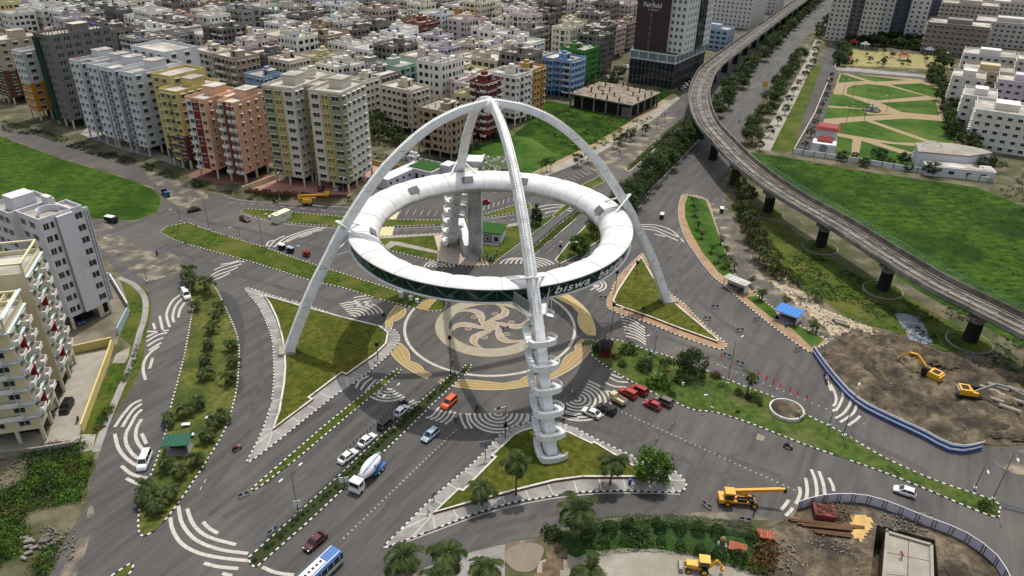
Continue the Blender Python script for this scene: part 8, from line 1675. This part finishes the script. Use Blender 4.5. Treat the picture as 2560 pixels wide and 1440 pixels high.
for k, (x, y, x2, y2, col, sh, lab) in enumerate([(1190, 1030, 1194, 1018, 'black', 'green', 'motorbike crossing below the painted circle'), (1139, 1056, 1143, 1046, 'black', 'white', 'motorbike on the striped crossing behind the orange car'), (1002, 1014, 1010, 1006, 'black', 'white', 'motorbike at the head of the left queue'), (1010, 1018, 1018, 1010, 'navy', 'dark', 'second motorbike beside the one heading the left queue'), (584, 1129, 602, 1123, 'red', 'red', 'red motorbike on the inner left lane'), (392, 643, 395, 634, 'black', 'dark', 'motorbike alone in the left part of the junction'), (1958, 1117, 1980, 1125, 'black', 'dark', 'black motorbike beside the long garden island'), (1130, 916, 1132, 906, 'black', None, 'black scooter by the tall signal mast'), (2058, 938, 2066, 950, 'navy', 'blue', 'motorbike close to the blue hoarding'), (2062, 952, 2068, 962, 'maroon', 'white', 'motorbike following along the blue hoarding'), (198, 1048, 192, 1062, 'maroon', None, 'parked motorbike against the yellow wall'), (1845, 311, 1850, 303, 'black', 'dark', 'distant motorbike on the far carriageway'), (684, 508, 692, 509, 'black', 'dark', 'motorbike at the kerb left of the boom lift')]):
    a, b = at(x, y), at(x2, y2); rz = math.atan2(b.y - a.y, b.x - a.x); c = (a + b) / 2; c.z = .034
    if first: first = False; BIKE.location = c; BIKE.rotation_euler = (0, 0, rz); BIKE['label'] = lab; BIKE['group'] = 'motorbikes'
    else: dup(BIKE, c, rz, lab, 'motorbikes', {PBASE: paint(col, PAL[col])})
    if sh: person(c + Vector((cos(rz) * -.3, sin(rz) * -.3, -.02)), rz, 'ride', sh, 'rider in %s top on the %s' % (sh, lab), 'riders')
# ------------------------------------------------------------------ street furniture
M_POLE = mat('galvanised pole', srgb(120, 122, 122), .5, .08, 1, metal=.3); M_POLED = mat('dark pole', srgb(48, 46, 46), .6, .1, 1); M_LUM = mat('lamp housing', srgb(206, 206, 202), .4, .03, 1)
def lamp(base, top, label, arms=1, dark=False, rz=0.0, group='street lamps', z0=.14):
    b = at(*base); h = next((z for z in [i * .25 for i in range(8, 60)] if to_px((b.x, b.y, z))[1] <= top), 8.0); t = thing('street_lamp', label, 'lamp post', (b.x, b.y, z0), rz, group); MB().tube((0, 0, 0), (0, 0, h - .6), .11, .07, 8).build('pole', M_POLED if dark else M_POLE, t); MB().box((0, 0, .2), (.5, .5, .4)).build('plinth', M_KW, t)
    for k in range(arms):
        s = 1 if k == 0 else -1; a = put('lamp_arm', MB().pipe([(0, 0, h - .7), (s * .3, 0, h - .2), (s * 1.0, 0, h), (s * 1.9, 0, h + .05)], .05, 6).mesh('lamp_arm', M_POLE), t); MB().box((s * 2.2, 0, h + .02), (.9, .3, .14), taper=.8).build('lamp_head', M_LUM, a)
for k, (x, y, ty, arms, rz, lab) in enumerate([(524, 576, 497, 1, 200, 'lamp post at the left end of the long green median'), (658, 619, 540, 1, 20, 'lamp post by the far swoosh markings on the green median'), (452, 556, 524, 1, 200, 'short lamp post near the meadow corner'), (600, 598, 568, 1, 200, 'lamp post behind the black sedan on the green median'), (772, 655, 615, 1, 200, 'lamp post on the green median by the red three-wheeler'), (368, 706, 672, 1, 30, 'lamp post on the corner of the left lane'), (252, 640, 602, 1, 30, 'lamp post behind the white block'), (745, 1283, 1185, 2, 60, 'double lamp post on the main median near the bottom'), (986, 1073, 978, 2, 60, 'double lamp post on the main median by the queue'), (1818, 961, 853, 1, 40, 'tall lamp post on the garden island left of the sparse palm'), (1418, 661, 606, 2, 0, 'double lamp post seen through the ring'), (2107, 1092, 978, 1, 60, 'tall lamp post between the lanes before the blue hoarding'), (2072, 1066, 1013, 1, 240, 'short lamp post beside the round planter'), (2481, 1250, 1133, 1, 250, 'right one of two lamp posts at the far right'), (2436, 1223, 1163, 1, 250, 'left one of two lamp posts at the far right'), (1568, 828, 770, 1, 200, 'lamp post beside the dark red booth'), (1780, 1022, 985, 1, 200, 'small lamp post on the garden island kerb'), (1635, 888, 838, 1, 200, 'slim lamp post in the garden behind the booth'), (1125, 600, 520, 1, 90, 'lamp post rising inside the left half of the ring'), (1262, 545, 485, 1, 90, 'lamp post by the parking bays seen through the ring'), (963, 338, 318, 1, 20, 'lamp post in the weedy plot beside the cream tower'), (862, 512, 455, 1, 90, 'lamp post at the right corner of the pink forecourt'), (700, 500, 440, 1, 90, 'lamp post at the left corner of the pink forecourt')]): lamp((x, y), ty, lab, arms, rz=rad(rz))
for k, (x, y, ty) in enumerate([(1605, 338, 312), (1577, 355, 330), (1641, 320, 295), (1660, 305, 280), (1622, 400, 372), (1640, 380, 352)]): lamp((x, y), ty, '%s slim post from the left along the narrow avenue hedge' % nth(k), 1, True, rad(60), 'avenue posts')
for k, (x, y, ty) in enumerate([(2115, 310, 225), (2130, 246, 170), (2105, 245, 200), (2160, 300, 250), (2215, 280, 240)]): lamp((x, y), ty, '%s thin floodlight mast from the left standing in the park' % nth(k), 2, True, rad(20), 'park masts')
SIGNAL = MB().box((0, 0, 0), (.28, .3, .85)).mesh('signal_head', M_TRIM)
def signal(base, top, label, arm=0, rz=0):
    b = at(*base); h = next((z for z in [i * .25 for i in range(8, 60)] if to_px((b.x, b.y, z))[1] <= top), 5.0); t = thing('traffic_signal', label, 'traffic light', (b.x, b.y, .14), rz, 'traffic lights'); MB().tube((0, 0, 0), (0, 0, h), .1, .07, 8).build('mast', M_POLED, t)
    if arm: MB().bar((0, 0, h), (arm, 0, h + .2), .1).build('mast_arm', M_LUM, t); put('signal_head', SIGNAL, t, (arm * .6, 0, h + .2), rot=(0, PI / 2, 0))
    for a in (0, PI / 2, PI): put('signal_head', SIGNAL, t, (.24 * cos(a), .24 * sin(a), h - .4 if not arm else h * .4), a)
for x, y, ty, lab, arm, rz in [(1127, 952, 843, 'tall mast of signal lamps at the near tip of the main median', 0, 0), (1263, 1096, 1020, 'signal mast with a long arm at the near crossing', -2.6, .5), (1408, 1076, 1018, 'signal post right of the spiral stair', 0, 0), (1528, 832, 760, 'signal mast at the corner of the right leg island', 0, 0), (1538, 728, 680, 'signal post beside the ring lettering', 0, 0), (1590, 690, 655, 'signal post at the top of the right leg island', 0, 0), (962, 822, 785, 'signal post on the right corner of the left leg island', 0, 0), (945, 900, 860, 'signal post on the grass edge of the left leg island', 0, 0), (1398, 667, 614, 'signal mast seen through the ring left of the double lamp', 0, 0), (1605, 805, 770, 'signal post on the lower edge of the right leg island', 0, 0)]: signal((x, y), ty, lab, arm, rz)
# barricades and cones
M_BARR = mat('barricade blue', srgb(60, 74, 110), .6, .15, 2)
def make_barr():
    t = thing('barricade', 'x', 'barricade'); m = MB()
    for s in (-.85, .85): m.bar((s, -.35, 0), (s, 0, 1.15), .06); m.bar((s, .35, 0), (s, 0, 1.15), .06); m.bar((s, -.3, .12), (s, .3, .12), .05)
    for z in (.3, 1.1): m.bar((-.85, 0, z), (.85, 0, z), .06)
    m.build('frame', M_POLE, t, kind='stuff'); MB().box((0, -.02, .72), (1.5, .04, .55)).build('board', M_BARR, t); MB().box((0, -.05, .72), (.4, .03, .5)).build('board_panel', M_LUM, t); return t
BA = make_barr(); first = True
for x, y, rz, lab in [(1787, 771, -5, 'barricade on the main road, topmost of four'), (1768, 800, -8, 'barricade on the main road, second from top'), (1849, 829, 8, 'barricade on the main road, third from top'), (1891, 802, 30, 'barricade at the kerb by the blue-roofed shelter'), (1994, 878, 30, 'barricade where the blue hoarding starts'), (1817, 893, -35, 'barricade with cone beside the right island tip'), (1849, 912, -30, 'overturned barricade left of the sparse palm'), (1680, 1068, 60, 'barricade before the estate car'), (1641, 1104, 60, 'barricade behind the bright green tree'), (610, 1242, 35, 'barricade at the end of the thin green median'), (1264, 826, 30, 'barricade standing on the painted star'), (1507, 748, 0, 'barricade below the ring lettering'), (1766, 1268, -50, 'toppled barricade left of the mobile crane'), (1862, 1304, -10, 'toppled barricade on the gravel behind the crane'), (1430, 985, 40, 'barricade on the crossing right of the spiral stair'), (683, 1332, 50, 'blue sign board on the main median')]:
    p = at(x, y); p.z = .034
    if first: first = False; BA.location = p; BA.rotation_euler = (0, 0, rad(rz)); BA['label'] = lab; BA['group'] = 'barricades'
    else: dup(BA, p, rad(rz), lab, 'barricades')
CONE = MB().lathe([(.2, .05), (.16, .12), (.05, .7), (.03, .72)], n=10).box((0, 0, .03), (.45, .45, .06)).lathe([(.125, .3), (.095, .45)], n=10, m=1).mesh('traffic_cone', [mat('cone orange', srgb(190, 60, 40), .6, .05), M_LUM])
for k, (x, y) in enumerate([(1803, 890), (1895, 938), (1916, 948), (1934, 956), (1951, 966), (1975, 977), (1993, 985), (2017, 995)]): p = at(x, y); p.z = .034; put('traffic_cone', CONE, None, p, 0, '%s orange cone from the left along the right carriageway' % nth(k), 'cone', 'traffic cones', scale=1.25)
BOL = MB().tube((0, 0, 0), (0, 0, .95), .06, .05, 8).lathe([(.09, 0), (.09, .06)], n=8).mesh('bollard', M_POLED)
bl = [at(1056, 962).lerp(at(858, 1134), i / 25) for i in range(26)]
for k, p in enumerate(bl): p.z = .034; put('bollard', BOL, None, p, 0, '%s slim dark bollard from the circle along the left queue' % nth(k), 'bollard', 'bollards beside the queue')
fm = thing('median_fence', 'low dark railing along the left side of the main median', 'fence'); q = resample([p.to_2d() for p in P((1128, 938), (1060, 998), (975, 1072), (892, 1148), (850, 1190), (738, 1292), (630, 1392))], 2.2)
fmesh = {}
for a, b in zip(q, q[1:]):
    d = b - a; m = MB()
    for z in (.35, .6, .85): m.bar((-1.1, 0, z), (1.1, 0, z), .04)
    m.bar((-1.1, 0, 0), (-1.1, 0, .9), .07)
    if 'm' not in fmesh: fmesh['m'] = m.mesh('railing_panel', M_POLED)
    put('railing_panel', fmesh['m'], fm, ((a.x + b.x) / 2, (a.y + b.y) / 2, .14), math.atan2(d.y, d.x))
# shelters, kiosks and boxes
def shelter(label, base, rz, roofm, w=6, d=3, h=2.7, name='bus_shelter', back=M_HWHITE):
    t = thing(name, label, 'shelter', at(*base) + Vector((0, 0, .14)), rz, 'roadside shelters')
    for x in (-w / 2 + .2, w / 2 - .2):
        for y in (-d / 2 + .2, d / 2 - .2): MB().box((x, y, h / 2), (.12, .12, h)).build('post', M_POLE, t)
    MB().box((0, 0, h + .12), (w + .5, d + .6, .16)).build('roof', roofm, t); m = MB()
    for i in range(7): m.box((-w / 2 + i * w / 6, 0, h + .24), (.08, d + .6, .1))
    m.build('roof_rib', roofm, t, kind='stuff'); MB().box((0, d / 2 - .1, 1.2), (w - .4, .08, 2.0)).build('back_wall', back, t); MB().box((w / 2 - .12, 0, 1.2), (.06, d - .5, 2.0)).build('advert_panel', M_LUM, t); MB().box((0, .6, .45), (w - 1.2, .5, .08)).build('bench', M_POLED, t); MB().box((0, 0, .03), (w, d, .06)).build('floor', M_PAVE, t); return t
shelter('white-roofed bus shelter with waiting people on the strip island', (1838, 724), rad(-47), M_MEMB_G, 6.5, 2.6); shelter('blue-roofed shelter on the strip island', (1968, 800), rad(-38), mat('blue tin roof', srgb(52, 112, 178), .55, .06, 1), 5.6, 4.2, 2.6, 'police_shelter'); shelter('dark green-roofed kiosk among the palms of the left island', (448, 1128), rad(8), mat('dark green tin roof', srgb(26, 78, 58), .6, .08, 1), 4.4, 3.0, 2.5, 'palm_kiosk', M_DARK)
MB().box((1966 * 0, 0, .5), (.5, .5, 1)).build('litter_bin', paint('bin blue', (36, 60, 140), .5), loc=at(1964, 818) + Vector((0, 0, .14)), label='blue bin in front of the blue-roofed shelter', cat='bin')
bn_ = MB(); bn_.lathe([(.3, .1), (.36, .9), (.38, 1.0), (.2, 1.1)], n=12); bn_.build('litter_bin', MATS['paint bin blue'], None, True, loc=at(1574, 1210) + Vector((0, 0, .14)), label='bright blue bin on the pavement below the bright tree', cat='bin')
rb = thing('police_booth', 'dark red booth with peaked dark roof at the garden tip', 'booth', at(1513, 888) + Vector((0, 0, .14)), rad(-12)); part(rb, 'wall', mat('dark red boarding', srgb(92, 30, 28), .7, .12, 2), ((0, 0, 1.5), (2.4, 2.2, 3.0))); part(rb, 'roof', mat('dark shingle', srgb(40, 36, 36), .8, .15, 2), ((0, 0, 3.5), (3.2, 3.0, 1.0)), taper=.35); part(rb, 'window', M_CARG, ((0, -1.11, 1.9), (1.5, .06, .9)), ((1.21, 0, 1.9), (.06, 1.3, .9)))
ct = thing('site_container', 'cream container on the small grass island', 'container', at(705, 552) + Vector((0, 0, .14)), rad(58)); part(ct, 'body', wallmat((206, 202, 182)), ((0, 0, 1.5), (6.0, 2.6, 2.8))); part(ct, 'roof_unit', M_LUM, ((-1.5, 0, 3.0), (.6, .8, .3))); part(ct, 'vent', M_DARK, ((0, -1.32, 1.9), (.5, .05, .5)))
m = MB()
for z in (0,):
    for i in range(14): m.box((-2.8 + i * .43, -1.32, 1.5), (.06, .05, 2.6))
m.build('corrugation', wallmat((206, 202, 182)), ct, kind='stuff'); part(thing('cable_box', 'pale low box left of the cream container', 'box', at(682, 546) + Vector((0, 0, .14)), rad(10)), 'lid', M_LUM, ((0, 0, .4), (2.4, 1.4, .7)))
for x, y, lab, s in ((1003, 744, 'white utility cabinet on the end of the green median', 1.3), (1027, 752, 'pale blue notice board on the green median', 1.0), (1043, 758, 'small white statue near the yellow crossing strip', .9), (1000 + 706, 965, 'small white notice on the garden lawn', .6)):
    part(thing('utility_cabinet', lab, 'cabinet', at(x, y) + Vector((0, 0, .16)), rad(10), 'small cabinets', scale=s), 'body', M_LUM, ((0, 0, .6), (.9, .6, 1.2)), ((0, 0, 1.25), (1.0, .7, .08)))
def board(label, base, top, w, h, rz, mtl=None):
    b = at(*base); z = next((z for z in [i * .25 for i in range(4, 60)] if to_px((b.x, b.y, z))[1] <= top), 3.0); t = thing('sign_board', label, 'sign', (b.x, b.y, .14), rz, 'roadside boards'); MB().tube((0, 0, 0), (0, 0, z - h / 2), .08, n=8).build('post', M_POLED, t); part(t, 'panel', mtl or mat('grey sign back', srgb(120, 122, 126), .5, .06, 1), ((-w / 4 - .03, 0, z - h / 2), (w / 2 - .06, .08, h)), ((w / 4 + .03, 0, z - h / 2), (w / 2 - .06, .08, h)))
board('grey double panel sign on the near island pavement', (1214, 1150), 1106, 2.2, 1.3, rad(20)); board('small sign board at the tip of the near island', (1085, 1252), 1232, .9, 1.0, rad(40)); board('yellow-topped board on the verge of the far carriageway', (1909, 232), 204, 2.6, 3.0, rad(-10), CY); board('white camera board on the main median by the mixer truck', (862, 1218), 1196, 1.8, 1.2, rad(10), M_LUM); board('grey panel on the double lamp post median', (748, 1290), 1255, 1.2, 1.6, rad(10), M_LUM)
for k, (x, y) in enumerate([(466, 1066), (476, 1094), (524, 1046)]): part(thing('park_bench', '%s pale bench from the top among the left island palms' % nth(k), 'bench', at(x, y) + Vector((0, 0, .14)), rad(10 + 30 * k), 'palm island benches'), 'seat', M_LUM, ((0, 0, .45), (1.6, .8, .12)), ((-.6, 0, .2), (.15, .6, .4)), ((.6, 0, .2), (.15, .6, .4)))
br = thing('barrier_rail', 'toppled blue crowd barrier at the far right end of the garden island', 'barrier', at(2530, 1276), rad(-22)); m = MB()
for i in range(14): m.bar((-2 + i * .3, 0, .1), (-2 + i * .3, 0, 1.0), .04)
m.bar((-2, 0, 1.0), (2, 0, 1.0), .07); m.bar((-2, 0, .1), (2, 0, .1), .07); m.build('bar', M_BARR, br)
st = thing('stone_totem', 'carved stone head statue in the bottom garden', 'statue', at(1805, 1362)); MB().lathe([(.5, 0), (.45, .3), (.35, .35), (.5, .7), (.55, 1.2), (.4, 1.6), (.15, 1.85)], n=14).build('head', mat('mossy stone', srgb(120, 108, 78), .9, .2, 3), st, True); MB().box((0, 0, .1), (1.4, 1.4, .3)).build('base', M_STEELG, st)
# water stains and wet patches on the asphalt
M_WET = mat('wet asphalt', srgb(52, 50, 49), .45, .15, .8)
for q in ([(545, 730), (580, 740), (605, 790), (612, 850), (600, 930), (612, 960), (596, 990), (592, 960), (598, 870), (590, 820), (566, 770)], [(725, 1088), (760, 1066), (830, 1018), (822, 1010), (770, 1040), (735, 1064)], [(826, 1082), (875, 1040), (894, 1026), (884, 1050), (850, 1076)], [(1245, 1330), (1290, 1322), (1296, 1332), (1260, 1344), (1228, 1354)], [(1568, 1236), (1660, 1236), (1656, 1256), (1590, 1262), (1562, 1252)], [(1502, 1238), (1540, 1240), (1536, 1262), (1500, 1262)], [(650, 1208), (690, 1180), (700, 1184), (668, 1214)]): sheet('wet_patch', P(*q), M_WET, .05, True, parent=road)
# ------------------------------------------------------------------ worn lanes and repair patches
M_WEAR = mat('tyre-darkened asphalt', srgb(62, 60, 58), .7, .12, .6, rot=rad(60), stretch=(6, 1, 1), col2=srgb(74, 71, 68))
for w, L in ((1.3, [(720, 1440), (840, 1330), (960, 1215), (1075, 1105), (1130, 1060)]), (1.1, [(790, 1440), (900, 1335), (1010, 1225), (1120, 1115), (1165, 1075)]), (1.2, [(560, 1300), (680, 1215), (800, 1115), (900, 1030), (975, 965)]), (1.0, [(520, 1290), (640, 1195), (760, 1100), (860, 1020)]), (1.4, [(1460, 1060), (1600, 1110), (1800, 1185), (2000, 1245), (2250, 1320)]), (1.2, [(1560, 1050), (1750, 1120), (1950, 1190), (2200, 1275), (2420, 1350)]), (1.3, [(1560, 740), (1640, 830), (1760, 880), (1900, 955), (2100, 1070), (2320, 1180)]), (1.6, [(1690, 470), (1640, 560), (1650, 640), (1720, 730), (1830, 820), (1960, 910), (2090, 1010)]), (1.4, [(430, 520), (520, 555), (640, 580), (760, 610), (880, 640)]), (1.3, [(420, 620), (520, 660), (640, 700), (780, 740), (900, 770)]), (1.2, [(1000, 1400), (1150, 1340), (1300, 1300), (1500, 1270), (1700, 1268)]), (1.1, [(640, 800), (655, 880), (650, 960), (630, 1050), (590, 1140), (520, 1240)])):
    c = smooth_line(P(*L), False, 6); MB().ribbon([p + Vector((noise.noise((p.x * .2, p.y * .2, 1)), noise.noise((p.x * .2, p.y * .2, 5)))) * .5 for p in c], w, .0465).build('tyre_wear', M_WEAR, road)
rg = random.Random(31)
for k in range(16):
    x, y = rg.choice([(rg.uniform(640, 1100), rg.uniform(1080, 1400)), (rg.uniform(1450, 2100), rg.uniform(1080, 1230)), (rg.uniform(430, 900), rg.uniform(560, 720)), (rg.uniform(1620, 1800), rg.uniform(560, 800))]); p = at(x, y); a = rad(rg.choice((60, -30))); w, h = rg.uniform(.8, 3), rg.uniform(.6, 1.6)
    q = [Vector((p.x + u * w * cos(a) - v * h * sin(a) + rg.uniform(-.15, .15), p.y + u * w * sin(a) + v * h * cos(a) + rg.uniform(-.15, .15))) for u, v in ((-.5, -.5), (.5, -.5), (.5, .5), (-.5, .5))]
    MB().flat(q, .0475).build('road_patch', M_ASPH_D if k % 3 else M_DUST, road)
